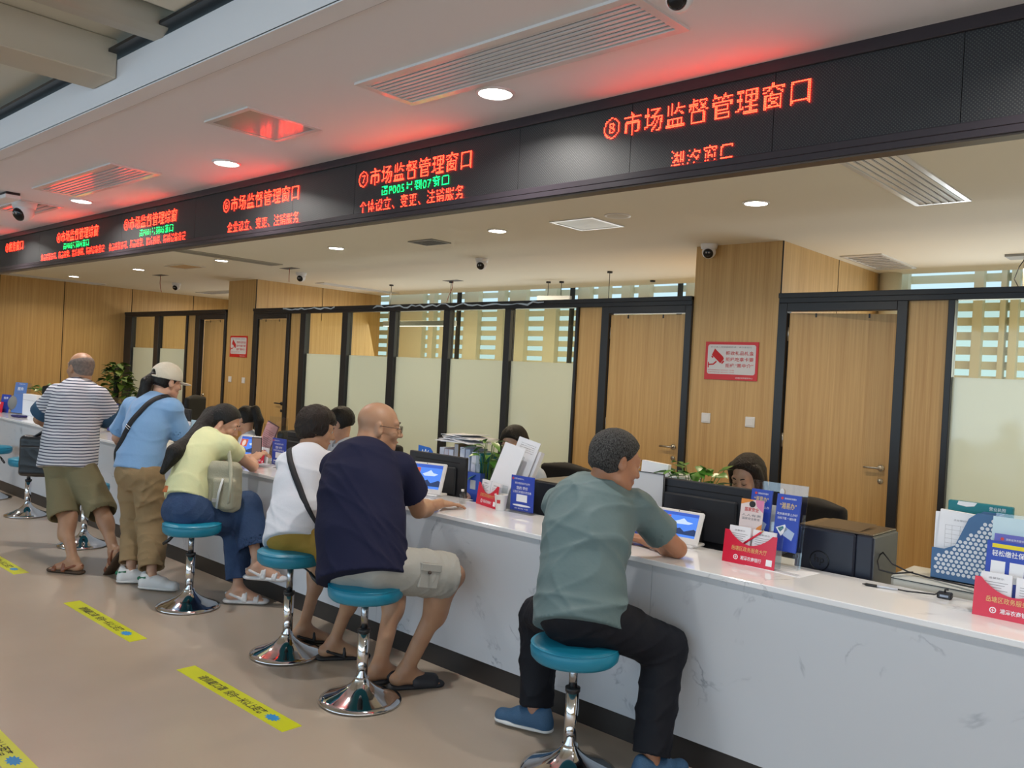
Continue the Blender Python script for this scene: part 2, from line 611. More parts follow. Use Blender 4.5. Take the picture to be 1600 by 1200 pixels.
# ---- glazed partition: door and window bays
Z_TOP = 2.375
FR0, FR1 = PY - 0.05, PY + 0.03


def bay(xa, xb, posts, transom_bot):
    """header + vertical posts of one run of the partition"""
    fr = MB()
    fr.bbox(xa, xb, FR0, FR1, transom_bot, Z_TOP, 0.004)
    fr.bbox(xa, xb, FR0 - 0.012, FR1, Z_TOP - 0.035, Z_TOP + 0.005, 0.003)
    for a, b in posts:
        fr.bbox(a, b, FR0, FR1, 0.0, transom_bot + 0.001, 0.003)
    fr.bbox(xa, xb, FR0, FR1, 0.0, 0.08, 0.002)
    return fr


TB = 2.300
DT = 2.235
wall_back = sempty('wall_back', (0, PY, 0))
def part_w(mb, name, m_, par=None):
    o = mb.build(name, m_, par or wall_back)
    o.matrix_parent_inverse = Matrix.Translation((0, -PY, 0))
    return o
# right bay (x > -3.07)
part_w(bay(-3.07, XR, [(-3.07, -2.995), (-2.150, -2.078), (-1.806, -1.762), (-0.80, -0.74), (0.2, 0.26), (1.2, 1.26), (2.2, 2.26), (3.2, 3.26)], TB), 'mullion_frame', BLACKAL)
# middle bay
part_w(bay(-11.11, -3.866, [(-3.93, -3.866), (-4.838, -4.752), (-5.151, -5.120), (-6.098, -6.015), (-7.043, -6.943), (-8.006, -7.892),
                            (-8.951, -8.829), (-9.897, -9.770), (-10.236, -10.162), (-11.11, -10.99)], TB), 'mullion_frame', BLACKAL)
# left bay
part_w(bay(XL, -11.90, [(-11.95, -11.90), (-12.86, -12.71), (-13.178, -13.134), (-14.308, -14.139), (XL, -15.2)], TB), 'mullion_frame', BLACKAL)
# solid oak panels between frames
for a, b in [(-2.078, -1.806), (-5.120, -4.838), (-10.162, -9.897), (-13.134, -12.86)]:
    p = MB(); p.box(a, b, PY - 0.02, PY + 0.01, 0.08, TB)
    part_w(p, 'oak_infill_panel', WOOD)
# door heads
for a, b in [(-2.995, -2.150), (-4.752, -3.93), (-10.99, -10.236), (-12.71, -11.95)]:
    p = MB(); p.bbox(a, b, FR0, FR1, DT, TB + 0.001, 0.003)
    part_w(p, 'door_head', BLACKAL)

# windows: clear glass above, frosted film below
wins = [(-6.015, -5.151), (-6.943, -6.098), (-7.892, -7.043), (-8.829, -8.006), (-9.770, -8.951),
        (-15.2, -14.308), (-14.139, -13.178), (-1.762, -0.80), (-0.74, 0.2), (0.26, 1.2), (1.26, 2.2), (2.26, 3.2)]
for i, (a, b) in enumerate(wins):
    p = MB(); p.box(a, b, PY - 0.005, PY + 0.005, 1.757, TB)
    o = struct('window_%d' % (i + 1), p, GLASS)
    p = MB(); p.box(a, b, PY - 0.004, PY + 0.004, 0.08, 1.757)
    struct('frosted_pane', p, FROST, o)

# doors
HANDLE = mat('brushed_steel', (0.5, 0.48, 0.44), 0.3, 1.0)
def door(n, xa, xb, hinge_left, angle, handle_x, handle_side=1, hm=None):
    root = sempty('door_%d' % n, (xa if hinge_left else xb, PY, 0))
    wdt = xb - xa - 0.012
    s = 1 if hinge_left else -1
    p = MB()
    x0, x1 = (0.006, wdt) if hinge_left else (-wdt, -0.006)
    p.bbox(x0, x1, -0.02, 0.02, 0.01, DT - 0.012, 0.003)
    lf = p.build('door_leaf', WOOD, root)
    h = MB()
    hx = handle_x
    h.cyl((0, 0, 0), 0.024, 0, 0.012, 16, Matrix.Translation((hx, -0.02, 1.05)) @ Matrix.Rotation(PI / 2, 4, 'X'))
    h.tube([(hx, -0.03, 1.05), (hx, -0.06, 1.05), (hx - s * 0.02, -0.062, 1.05), (hx - s * 0.12, -0.062, 1.05)], 0.009, 8)
    h.cyl((0, 0, 0), 0.02, 0, 0.008, 16, Matrix.Translation((hx, -0.02, 0.95)) @ Matrix.Rotation(PI / 2, 4, 'X'))
    h.build('door_handle', hm or HANDLE, root)
    hg = MB()
    for z in (0.25, 1.15, 2.0):
        hg.cyl((0.0, -0.01, 0), 0.009, z, z + 0.11, 10)
        hg.box(-0.02, 0.03, -0.012, -0.006, z, z + 0.11)
    hg.build('door_hinge', HANDLE, root)
    st = MB()
    for t in (0.25, 0.72):
        xx = t * wdt * s
        st.box(xx - 0.006, xx + 0.006, -0.026, -0.02, DT - 0.045, DT - 0.012)
    st.build('door_clip', BLACKP, root)
    root.rotation_euler = (0, 0, angle)
    return root
door(1, -2.995, -2.150, True, math.radians(13), 0.74)
door(2, -4.752, -3.930, True, 0.0, 0.76)
door(3, -10.990, -10.236, True, 0.0, 0.69, hm=BLACKAL)
door(4, -12.710, -11.950, False, math.radians(-4), -0.68)

# ---- louvred facade of the office strip, seen over and through the partition
fac = sempty('wall_facade', (0, 8.9, 0))
def part_f(mb, name, m_):
    o = mb.build(name, m_, fac); o.matrix_parent_inverse = Matrix.Translation((0, -8.9, 0)); return o
sl = MB()
z = 0.35
k = 0
while z < 3.2:
    sl.box(XL, XR, 9.02, 9.06, z, z + 0.078)
    z += 0.141
part_f(sl, 'facade_louvre_board', SKY_BOARD)
ps = MB()
for a, b in [(-3.07, -2.885), (-2.283, -2.20), (-2.052, -2.005), (-1.968, -1.90), (-1.2, -1.1), (-0.3, -0.2), (0.5, 0.7), (-5.448, -3.866), (-6.135, -5.965), (-6.40, -6.262), (-6.77, -6.61),
             (-7.11, -6.912), (-7.69, -7.48), (-8.36, -8.05), (-8.60, -8.475), (-9.30, -9.0), (-9.83, -9.66), (-10.1, -9.99), (-11.11, -10.25), (-15.5, -11.9)]:
    ps.box(a, b, 8.93, 9.02, 0, 3.2)
part_f(ps, 'facade_post', SKY_BOARD)
bk = MB()
for x in (-5.50, -7.17, -9.37, -1.45, 0.9):
    bk.box(x - 0.02, x + 0.02, 8.86, 8.92, 0, 3.2)
bk.box(XL, XR, 8.86, 8.92, 0.0, 0.9)
part_f(bk, 'facade_mullion', BLACKAL)
# round concrete column by the facade, right of the first oak column
rc = MB(); rc.cyl((-2.96, 8.65, 0), 0.10, 0, IZ, 32)
struct('column.002', rc, SKY_BOARD)

# ---- skirting (plinth) of the counter and the counter itself: one continuous thing
CY0, CY1, CTZ = 3.16, 3.62, 0.83
ct = thing('service_counter', 'long white quartz service counter with dark plinth running the length of the hall', 'counter', (0, CY0, 0))
def part_c(mb, name, m_, label=None):
    o = mb.build(name, m_, ct, label); o.matrix_parent_inverse = Matrix.Translation((0, -CY0, 0)); return o
p = MB(); p.bbox(XL + 0.01, XR - 0.01, CY0 - 0.008, CY1, CTZ - 0.024, CTZ, 0.003)
part_c(p, 'countertop', MARBLE_LIT_TOP)
p = MB(); 
xs = [XL + 0.01, -12.8, -10.3, -8.4, -6.9, -5.4, -3.9, -2.02, -0.2, 1.8, XR - 0.01]
for a, b in zip(xs[:-1], xs[1:]):
    p.box(a + 0.0008, b - 0.0008, CY0, CY0 + 0.03, 0.112, CTZ - 0.024)
p.box(XL + 0.01, XR - 0.01, CY1 - 0.03, CY1, 0.0, CTZ - 0.024)
part_c(p, 'front_panel', MARBLE_SHADED)
p = MB(); p.box(XL + 0.01, XR - 0.01, CY0 + 0.004, CY0 + 0.03, 0.0, 0.112)
part_c(p, 'plinth', mat('dark_plinth', (0.025, 0.021, 0.02), 0.4), 'dark brown plinth strip')
# staff worktop behind the counter
p = MB(); p.bbox(XL + 0.01, XR - 0.01, CY1 + 0.002, 4.22, 0.70, 0.735, 0.003)
for x in np.arange(-15, 4, 1.9):
    p.box(x, x + 0.03, CY1 + 0.05, 4.1, 0.0, 0.70)
o = p.build('staff_worktop', mat('grey_white_laminate', (0.6, 0.6, 0.58), 0.5))
tag(o, 'low pale worktop behind the service counter where staff sit', 'worktop')

# ================================================================== CEILING EQUIPMENT
def spot(x, y, z, power=12.0, col=(1.0, 0.965, 0.91)):
    l = bpy.data.lights.new('downlight_beam', 'AREA')
    l.shape = 'DISK'; l.size = 0.10; l.energy = power; l.color = col
    l.spread = math.radians(150)
    o = bpy.data.objects.new('downlight_beam', l)
    COL.objects.link(o); o.location = (x, y, z - 0.022)
    return o
def downlight(x, y, z, label, group):
    t = thing('ceiling_downlight', label, 'ceiling light', (x, y, z), 0, group)
    r = MB(); r.lathe([(0.073, 0.0), (0.086, 0.0), (0.086, -0.004), (0.076, -0.010), (0.073, -0.010), (0.073, 0.0)], n=36)
    r.build('trim_ring', WHITEP, t)
    d = MB(); d.lathe([(0.0, -0.006), (0.073, -0.006)], n=36)
    d.build('diffuser', LAMPE, t)
    return t
dl_front = {-2.584: 'nearest bright round downlight in hall ceiling beside the long linear air grille',
            -4.880: 'round downlight in hall ceiling just past the mirror-like access hatch',
            -7.180: 'round downlight in hall ceiling beside the short louvred grille at far left'}
for x in (-0.28, 2.02, -2.584, -4.88, -7.18, -9.48, -11.78):
    if x in dl_front: downlight(x, 2.60, CZ, dl_front[x], 'downlights in the hall-side ceiling')
    else: downlight(x, 2.60, CZ, 'round downlight in the hall-side ceiling beyond the photo edge', 'downlights in the hall-side ceiling')
    spot(x, 2.60, CZ)
dl_back = {-2.612: 'office ceiling downlight nearest the oak column with the camera, between hatch and vent',
           -4.938: 'office ceiling downlight right of the small dark square vent',
           -7.211: 'office ceiling downlight left of the small dark square vent',
           -9.541: 'office ceiling downlight beside the long dark slot diffuser',
           -11.84: 'office ceiling downlight above the second camera from the end wall',
           -14.189: 'office ceiling downlight closest to the oak end wall'}
for x in (-0.28, 2.0, -2.612, -4.938, -7.211, -9.541, -11.84, -14.189):
    if x in dl_back: downlight(x, 5.08, IZ, dl_back[x], 'downlights in the office-side ceiling')
    spot(x, 5.08, IZ, 12.0, (1.0, 0.80, 0.56))

VENTW = mat('white_vent_metal', (0.72, 0.72, 0.72), 0.32, 0.0, coat=0.5)
VENTD = mat('vent_dark_interior', (0.12, 0.12, 0.12), 0.8)
def grille(x0, x1, y0, y1, z, nsl, label, along='x', gm=VENTW, fr=0.035):
    cx, cy = (x0 + x1) / 2, (y0 + y1) / 2
    t = thing('ceiling_grille', label, 'air vent', (cx, cy, z))
    hx, hy = (x1 - x0) / 2, (y1 - y0) / 2
    f = MB()
    f.box(-hx, hx, -hy, -hy + fr, -0.010, 0); f.box(-hx, hx, hy - fr, hy, -0.010, 0)
    f.box(-hx, -hx + fr, -hy + fr, hy - fr, -0.010, 0); f.box(hx - fr, hx, -hy + fr, hy - fr, -0.010, 0)
    f.build('frame', gm, t)
    b = MB(); b.box(-hx + fr, hx - fr, -hy + fr, hy - fr, -0.003, -0.001); b.build('backing', VENTD, t)
    L = MB()
    span = 2 * ((hy if along == 'x' else hx) - fr)
    for i in range(nsl):
        u = -span / 2 + (i + 0.5) * span / nsl
        h = span / nsl * (0.42 if along == 'x' else 0.44)
        if along == 'x':
            L.add([(-hx + fr, u - h, -0.009), (hx - fr, u - h, -0.009), (hx - fr, u + h, -0.004), (-hx + fr, u + h, -0.004)], [(0, 1, 2, 3)])
            L.add([(-hx + fr, u - h, -0.002), (hx - fr, u - h, -0.002), (hx - fr, u - h, -0.009), (-hx + fr, u - h, -0.009)], [(0, 1, 2, 3)])
        else:
            L.add([(u - h, -hy + fr, -0.004), (u - h, hy - fr, -0.004), (u + h, hy - fr, -0.012), (u + h, -hy + fr, -0.012)], [(0, 1, 2, 3)])
            L.add([(u + h, -hy + fr, -0.012), (u + h, hy - fr, -0.012), (u + h, hy - fr, -0.003), (u + h, -hy + fr, -0.003)], [(0, 1, 2, 3)])
    L.build('louvres', gm, t)
    return t
grille(-3.01, -1.565, 2.17, 2.50, CZ, 9, 'long white linear air grille in hall ceiling beside the nearest downlight')
grille(-7.0, -5.57, 2.18, 2.51, CZ, 7, 'white louvred air grille in hall ceiling further left')
grille(-8.35, -7.62, 2.30, 2.62, CZ, 4, 'small ceiling grille at the far left photo edge')
grille(-1.79, -1.47, 3.60, 5.60, IZ, 6, 'long white air diffuser in office ceiling running towards the back', along='y', fr=0.03)
grille(-2.98, -2.62, 7.40, 8.32, IZ, 9, 'louvred air grille in office ceiling against the oak side panel', along='x', fr=0.03)
grille(-6.14, -5.80, 5.12, 5.36, IZ, 6, 'small dark square vent in the office ceiling', gm=mat('grey_vent_metal', (0.25, 0.25, 0.23), 0.5), fr=0.02)
grille(-9.32, -9.06, 3.5, 5.62, IZ, 4, 'long slot diffuser in office ceiling beside a downlight', along='y', gm=mat('grey_vent_metal2', (0.42, 0.40, 0.34), 0.5), fr=0.03)
grille(-10.56, -10.33, 7.1, 8.5, IZ, 4, 'slot diffuser in ceiling above the glazed offices', along='y', fr=0.03)
grille(-15.3, -15.0, 4.4, 5.9, IZ, 3, 'slot diffuser in office ceiling along the oak end wall', along='y', fr=0.03)
grille(-14.6, -12.6, 7.3, 7.6, IZ, 4, 'slot diffuser over the far left office', along='x', fr=0.03)

def hatch(x0, x1, y0, y1, z, label, m_, name='access_hatch'):
    t = thing(name, label, 'ceiling hatch', ((x0 + x1) / 2, (y0 + y1) / 2, z))
    hx, hy = (x1 - x0) / 2, (y1 - y0) / 2
    f = MB()
    fr = 0.028
    f.box(-hx, hx, -hy, -hy + fr, -0.008, 0); f.box(-hx, hx, hy - fr, hy, -0.008, 0)
    f.box(-hx, -hx + fr, -hy + fr, hy - fr, -0.008, 0); f.box(hx - fr, hx, -hy + fr, hy - fr, -0.008, 0)
    f.build('frame', VENTW, t)
    p = MB(); p.box(-hx + fr + 0.004, hx - fr - 0.004, -hy + fr + 0.004, hy - fr - 0.004, -0.006, 0)
    p.build('panel', m_, t)
    return t
hatch(-4.147, -3.720, 2.075, 2.50, CZ, 'glossy white access hatch in hall ceiling reflecting red letters', mat('glossy_hatch', (0.62, 0.62, 0.62), 0.13, 0.35))
hatch(-4.28, -3.86, 4.97, 5.38, IZ, 'glossy square access hatch in office ceiling beside the round speaker', mat('satin_hatch', (0.52, 0.50, 0.42), 0.30, 0.1))
hatch(-11.0, -10.45, 5.05, 5.35, IZ, 'tan square panel in office ceiling near the end wall', mat('tan_panel', (0.5, 0.33, 0.18), 0.5))

t = thing('ceiling_speaker', 'flat round speaker grille in office ceiling beside the square hatch', 'speaker', (-3.671, 5.024, IZ))
s = MB(); s.lathe([(0.0, -0.008), (0.07, -0.008), (0.088, -0.004), (0.09, 0.0)], n=36); s.build('speaker_grille', mat('offwhite_perforated', (0.66, 0.64, 0.58), 0.6), t)
s = MB(); s.lathe([(0.088, -0.006), (0.097, -0.004), (0.098, 0)], n=36); s.build('rim', WHITEP, t)

def dome_cam(x, y, z, label, sc=1.0, yaw=0.0, group='turret security cameras'):
    t = thing('security_camera', label, 'security camera', (x, y, z), yaw, group)
    b = MB(); b.lathe([(0.0, -0.030 * sc), (0.050 * sc, -0.030 * sc), (0.056 * sc, -0.006 * sc), (0.056 * sc, 0.0)][::-1], n=28); b.build('mount', WHITEP, t)
    d = MB(); d.sphere((0, 0, -0.050 * sc), 0.045 * sc, 14); d.build('ball', WHITEP, t)
    f = MB()
    M = Matrix.Translation((0, 0, -0.05 * sc)) @ Matrix.Rotation(math.radians(118), 4, 'X')
    f.lathe([(0.0, 0.0475 * sc), (0.02 * sc, 0.0465 * sc), (0.031 * sc, 0.038 * sc), (0.034 * sc, 0.028 * sc)], n=24, M=M); f.build('lens_face', mat('gloss_black_lens', (0.006, 0.006, 0.008), 0.08), t)
    l = MB()
    for sx in (-0.009, 0.009):
        l.lathe([(0.0, 0.0505 * sc), (0.005 * sc, 0.050 * sc), (0.006 * sc, 0.046 * sc)], (sx * sc, 0.012 * sc, 0), 12, M)
    l.build('infrared_led', mat('grey_led', (0.35, 0.33, 0.32), 0.3), t)
    return t
dome_cam(-1.42, 2.20, CZ, 'white turret security camera in hall ceiling at the photo top edge', 0.95, math.radians(15))
dome_cam(-3.70, 6.40, IZ, 'white turret camera at the top of the near oak column', 1.3, math.radians(20))
dome_cam(-6.28, 6.25, IZ, 'white turret camera in office ceiling in front of the glazed offices', 1.25, math.radians(25))
dome_cam(-9.62, 6.25, IZ, 'white turret camera in office ceiling beside the far oak column with a red cable', 1.25, math.radians(30))
dome_cam(-13.25, 6.3, IZ, 'white turret camera in office ceiling closest to the end wall', 1.25, math.radians(30))
dome_cam(-7.74, 2.36, CZ - 0.0, 'white turret camera in hall ceiling at the left photo edge', 1.7, math.radians(20))

t = thing('emergency_sensor', 'small white box with dark base on the hall ceiling at the left edge', 'sensor', (-7.48, 2.16, CZ))
s = MB(); s.bbox(-0.13, 0.13, -0.05, 0.05, -0.02, 0, 0.003); s.build('base', BLACKP, t)
s = MB(); s.bbox(-0.14, 0.14, -0.06, 0.055, -0.05, -0.02, 0.006); s.build('cover', WHITEP, t)

def hung_cable(pts, name, label, m_, r=0.004):
    mb = MB(); mb.tube(pts, r, 8)
    o = mb.build(name, m_); tag(o, label, 'cable'); return o
REDC = mat('red_brown_cable', (0.35, 0.06, 0.03), 0.5)
hung_cable([(-9.35, 5.9, IZ), (-9.352, 5.9, IZ - .06), (-9.36, 5.905, IZ - .12), (-9.38, 5.92, IZ - .17)], 'hanging_cable', 'thin red cable hanging from a small ceiling opening over the camera', REDC)
hung_cable([(-12.3, 5.6, IZ), (-12.3, 5.6, IZ - .12), (-12.28, 5.6, IZ - .19), (-12.24, 5.6, IZ - .25)], 'hanging_cable.001', 'thin red cable hanging from ceiling slot near the end wall', REDC)
hung_cable([(-8.15, 7.6, IZ), (-8.16, 7.6, IZ - .1), (-8.22, 7.6, IZ - .2), (-8.25, 7.6, IZ - .28)], 'hanging_cable.002', 'thin red cable hanging over the glazed offices', REDC)
for x, y, nm, lb in [(-9.35, 5.9, 'cable_opening', 'small dark opening in ceiling that a red cable hangs from, by the far camera'),
                     (-12.3, 5.6, 'cable_opening.001', 'small dark slot in ceiling with a hanging cable near the end wall'),
                     (-8.15, 7.6, 'cable_opening.002', 'small dark opening in ceiling above the glazed offices')]:
    p = MB(); p.box(x - 0.14, x + 0.14, y - 0.06, y + 0.06, IZ - 0.003, IZ); o = p.build(nm, VENTD); tag(o, lb, 'ceiling opening')

# added fill lights that brighten the enclosed offices, apart from the pendants
def office_light(x, y, power, sx=1.4):
    o = area('office_fill_light', (x, y, 2.70), (0, 0, -1), sx, 0.5, power, (1.0, 0.86, 0.64))
for x in (-14.0, -9.6, -7.0, -4.6, -1.0, 1.5): office_light(x, 7.7, 17)
# linear pendant lamps inside the offices
def linear_lamp(a, b, zl, rods, label):
    a = Vector(a); b = Vector(b)
    c = (a + b) / 2
    t = thing('linear_pendant_lamp', label, 'pendant lamp', c)
    L = (b - a).length
    M = frame_m((0, 0, 0), (b - a), (0, 0, 1))
    m1 = MB(); m1.bbox(-L / 2, L / 2, -0.03, 0.03, 0.0, 0.07, 0.003, M); m1.build('housing', mat('grey_lamp_metal', (0.35, 0.36, 0.36), 0.4), t)
    m1 = MB(); m1.box(-L / 2 + 0.01, L / 2 - 0.01, -0.026, 0.026, -0.003, 0.0, M); m1.build('diffuser', mat('office_lamp_glow', (1, 1, 1), 0.5, emit=(1, 0.97, 0.9), es=3.0), t)
    for u in rods:
        p = a.lerp(b, u) - c
        m1 = MB(); m1.tube([(p.x, p.y, 0.07), (p.x, p.y, IZ - c.z)], 0.004, 6)
        m1.cyl((p.x, p.y, 0), 0.03, IZ - c.z - 0.02, IZ - c.z, 12)
        m1.build('suspension_rod', BLACKAL, t)
linear_lamp((-9.6, 7.65, 2.22), (-8.12, 7.65, 2.22), 2.22, (0.08, 0.92), 'slim linear pendant lamp hanging inside the glazed office')
linear_lamp((-7.05, 8.05, 2.56), (-6.60, 8.15, 2.56), 2.56, (0.3, 0.7), 'short flat pendant lamp hanging over the middle office by the facade')
for (x, y, zb, nm, lb) in [(-5.578, 7.547, 2.3, 'suspension_rod', 'single black ceiling rod hanging above the office beside the shut door'),]:
    m1 = MB(); m1.tube([(x, y, zb), (x, y, IZ)], 0.004, 6); m1.cyl((x, y, 0), 0.03, IZ - 0.02, IZ, 12)
    o = m1.build(nm, BLACKAL); tag(o, lb, 'rod')
m1 = MB(); m1.cyl((-5.566, 8.38, 0), 0.03, IZ - 0.02, IZ, 12)
o = m1.build('ceiling_rose', BLACKAL); tag(o, 'small black ceiling disc beside the oak column near the facade', 'ceiling fitting')
t = thing('ceiling_bracket', 'metal bracket with hanging cables under the office ceiling at the right photo edge', 'bracket', (-1.62, 7.9, IZ))
m1 = MB(); m1.box(-0.16, 0.16, -0.1, 0.1, -0.02, 0); m1.build('plate', mat('grey_lamp_metal', (0.35, 0.36, 0.36), 0.4), t)
m1 = MB(); m1.tube([(-0.03, 0, 0), (-0.03, 0, -0.36)], 0.012, 8); m1.tube([(0.05, 0, 0), (0.05, 0, -0.36)], 0.012, 8); m1.build('pole', mat('cream_pole', (0.6, 0.55, 0.42), 0.5), t)
m1 = MB(); m1.tube([(0.0, -0.05, 0), (-0.06, -0.05, -.1), (-0.09, -0.05, -.2), (-0.04, -0.05, -.3)], 0.004, 6); m1.build('cable', BLACKP, t)

FILM = mat('crumpled_clear_film', (0.55, 0.66, 0.78), 0.25)
for i, (xa_, xb_) in enumerate([(-10.3, -9.1), (-8.3, -5.55)]):
    rnd = random.Random(i); f_ = MB(); P_ = []
    n_ = int((xb_ - xa_) / 0.07)
    for k in range(n_): P_.append((xa_ + (xb_ - xa_) * k / (n_ - 1), FR0 - 0.022, 2.352 + rnd.uniform(-0.018, 0.020)))
    f_.tube(P_, [0.004 + 0.009 * rnd.random() for _ in P_], 6, flat=((0, 1, 0), 0.4))
    o = f_.build('protective_film', FILM); tag(o, ['crumpled strip of pale film on the black beam left of the linear lamp', 'long crumpled strip of pale film along the black beam over the middle windows'][i], 'plastic film')

# ================================================================== LED DISPLAY BOARD
BY = 2.93
led = thing('led_display_board', 'long black LED display board over the counter showing red window names', 'display board', (0, BY, 2.41))
def part_l(mb, name, m_, label=None):
    o = mb.build(name, m_, led, label); o.matrix_parent_inverse = Matrix.Translation((0, -BY, -2.41)); return o
p = MB()
p.bbox(XL + 0.01, XR - 0.01, BY - 0.005, BY + 0.065, 2.776, 2.822, 0.002)
p.bbox(XL + 0.01, XR - 0.01, BY - 0.001, BY + 0.065, 2.455, 2.482, 0.002)
p.bbox(XL + 0.01, XR - 0.01, BY + 0.000, BY + 0.065, 2.430, 2.455, 0.002)
part_l(p, 'frame', mat('board_dark_frame', (0.03, 0.024, 0.03), 0.28))
p = MB(); p.box(XL + 0.01, XR - 0.01, BY + 0.01, BY + 0.07, 2.424, 2.430)
part_l(p, 'soffit_strip', mat('brown_soffit', (0.10, 0.07, 0.05), 0.5))
x = -14.9 - 0.64
while x < 3.9:
    p = MB(); p.box(max(x + 0.0012, XL + 0.01), min(x + 0.6388, XR - 0.01), BY + 0.010, BY + 0.05, 2.482, 2.776)
    part_l(p, 'screen_module', LEDM); x += 0.64
PIT = 0.0062
def led_text(s, x0, x1, ztop, n, m_, name, label=None, drop=None, fullw=None):
    """writes s with n x n dots per character between x0 and x1, top at ztop; drop = rows (from the top) left dark"""
    units = sum(0.5 if ord(c) < 128 else 1.0 for c in s)
    cw = (x1 - x0) / units
    zp = PIT
    mb = MB(); x = x0
    for c in s:
        u = 0.5 if ord(c) < 128 else 1.0
        if c != ' ':
            R = raster(c, n)
            if u == 0.5: R = R[:, : max(1, int(n * 0.62))]
            h_, w_ = R.shape
            px = (cw * u * 0.94) / w_
            for r in range(h_):
                row = h_ - 1 - r
                if drop and row in drop: continue
                zz = ztop - (n - 1 - r) * zp
                for q in range(w_):
                    if R[r, q]:
                        xx = x + q * px
                        e = min(px, zp) * 0.36
                        mb.quad((xx - e, BY + 0.006, zz - e), (xx + e, BY + 0.006, zz - e), (xx + e, BY + 0.006, zz + e), (xx - e, BY + 0.006, zz + e))
        x += cw * u
    if mb.v: part_l(mb, name, m_, label)
B, Gn = LEDRED, LEDGRN
led_text('⑧市场监督管理窗口', -2.246, -1.300, 2.738, 17, B, 'display_text', 'red characters of the window 8 title')
led_text('湖汐窗口', -1.895, -1.60, 2.543, 12, B, 'display_text', 'red cut-off characters under the window 8 title', drop=(8, 10))
led_text('⑦市场监督管理窗口', -3.984, -3.040, 2.725, 17, B, 'display_text', 'red characters of the window 7 title')
led_text('请P005号到07窗口', -3.775, -3.205, 2.618, 11, Gn, 'display_text', 'green queue call under the window 7 title', drop=(9,))
led_text('个体设立、变更、注销服务', -3.96, -3.095, 2.548, 12, B, 'display_text', 'red service list under the green line', drop=(5, 11))
led_text('⑥市场监督管理窗口', -5.530, -4.573, 2.725, 17, B, 'display_text', 'red characters of the window 6 title')
led_text('企业设立、变更、注销服务', -5.452, -4.570, 2.552, 12, B, 'display_text', 'red service list under the window 6 title', drop=(5,))
led_text('⑤市场监督管理综窗', -7.165, -6.208, 2.728, 17, B, 'display_text', 'red characters of the window 5 title')
led_text('请P001号到05窗口', -6.865, -6.262, 2.618, 11, Gn, 'display_text', 'green queue call under the window 5 title', drop=(3,))
led_text('食品经营许可、药品经营、医疗器械、特种设备登记', -7.45, -6.065, 2.545, 12, B, 'display_text', 'red running lines under the window 5 title', drop=(4,))
led_text('④市场监督管理综窗', -8.670, -7.680, 2.728, 17, B, 'display_text', 'red characters of the window 4 title')
led_text('请P002号到04窗口', -8.50, -7.88, 2.618, 11, Gn, 'display_text', 'green queue call under the window 4 title', drop=(3,))
led_text('食品经营许可、药品经营、医疗器械、特种设备登记', -9.07, -7.54, 2.545, 12, B, 'display_text', 'red running lines under the window 4 title', drop=(4,))
led_text('③税务窗口', -10.155, -9.588, 2.728, 17, B, 'display_text', 'red characters of the window 3 title')

# ================================================================== WALL SIGNS AND SWITCHES
def poster(x0, x1, z0, z1, label):
    t = thing('warning_poster', label, 'poster', (x0, PY - 0.0225, z0))
    W, H = x1 - x0, z1 - z0
    p = MB(); p.bbox(0, W, -0.006, 0.0, 0, H, 0.001); p.build('board', mat('poster_red', (0.60, 0.012, 0.012), 0.35), t)
    p = MB()
    r = 0.02; a0, a1, b0, b1 = 0.025, W - 0.022, 0.048, H - 0.024
    poly = []
    for cx, cz, s in [(a1 - r, b1 - r, 0), (a0 + r, b1 - r, 1), (a0 + r, b0 + r, 2), (a1 - r, b0 + r, 3)]:
        for k in range(5):
            a = PI / 2 * (s + k / 4); poly.append((cx + r * math.cos(a), cz + r * math.sin(a)))
    p.prism(poly, -0.0072, -0.006); p.build('white_field', mat('poster_white', (0.66, 0.65, 0.68), 0.35), t)
    I = Matrix.Identity(4)
    w_ = MB()
    write(w_, '您已进入视频监控区域，请注意言行', I, 0.05, H - 0.052, width=W - 0.11, height=0.014, y=-0.0078)
    w_.build('small_heading', INKG, t)
    w_ = MB()
    for i, s in enumerate(['拒收礼品礼金', '拒绝吃拿卡要', '拒绝“黑中介”']):
        write(w_, s, I, W * 0.40, H - 0.112 - i * 0.052, width=W * 0.52, height=0.034, bold=0.035, y=-0.0078)
    w_.build('lettering', INKR, t, 'large red characters')
    w_ = MB()
    for i in range(2):
        write(w_, '监督举报电话 58393331 12345' if i else '纪检监督电话 58583001 12388', I, 0.035, 0.078 - i * 0.019, width=W * 0.5, height=0.009, y=-0.0078)
    w_.build('small_print', INKR, t)
    w_ = MB(); write(w_, '岳塘区政务服务中心', I, W * 0.60, 0.014, width=W * 0.32, height=0.013, y=-0.0068); w_.build('footer', INKW, t)
    c = MB()
    M = Matrix.Translation((W * 0.25, -0.0078, H * 0.60)) @ Matrix.Rotation(math.radians(40), 4, 'Y')
    c.prism([(-0.055, -0.025), (0.055, -0.025), (0.055, 0.025), (0.035, 0.034), (-0.07, 0.034)], 0, 0.001, M)
    c.prism([(-0.05, -0.04), (-0.03, -0.04), (-0.03, -0.027), (-0.05, -0.027)], 0, 0.001, M)
    c.prism([(0.058, -0.018), (0.072, -0.018), (0.072, 0.012), (0.058, 0.012)], 0, 0.001, M)
    z = H * 0.40
    c.prism([(0.030, z - 0.028), (0.040, z - 0.028), (0.040, z + 0.02), (0.030, z + 0.02)], -0.0078, -0.0068)
    c.prism([(0.04, z - 0.008), (0.085, z - 0.004), (0.115, z + 0.022), (0.107, z + 0.032), (0.08, z + 0.007), (0.04, z + 0.004)], -0.0078, -0.0068)
    c.build('camera_pictogram', INKR, t, 'red surveillance camera pictogram')
poster(-3.722, -3.232, 1.663, 1.985, 'red-framed warning poster with red camera symbol on the near oak column')
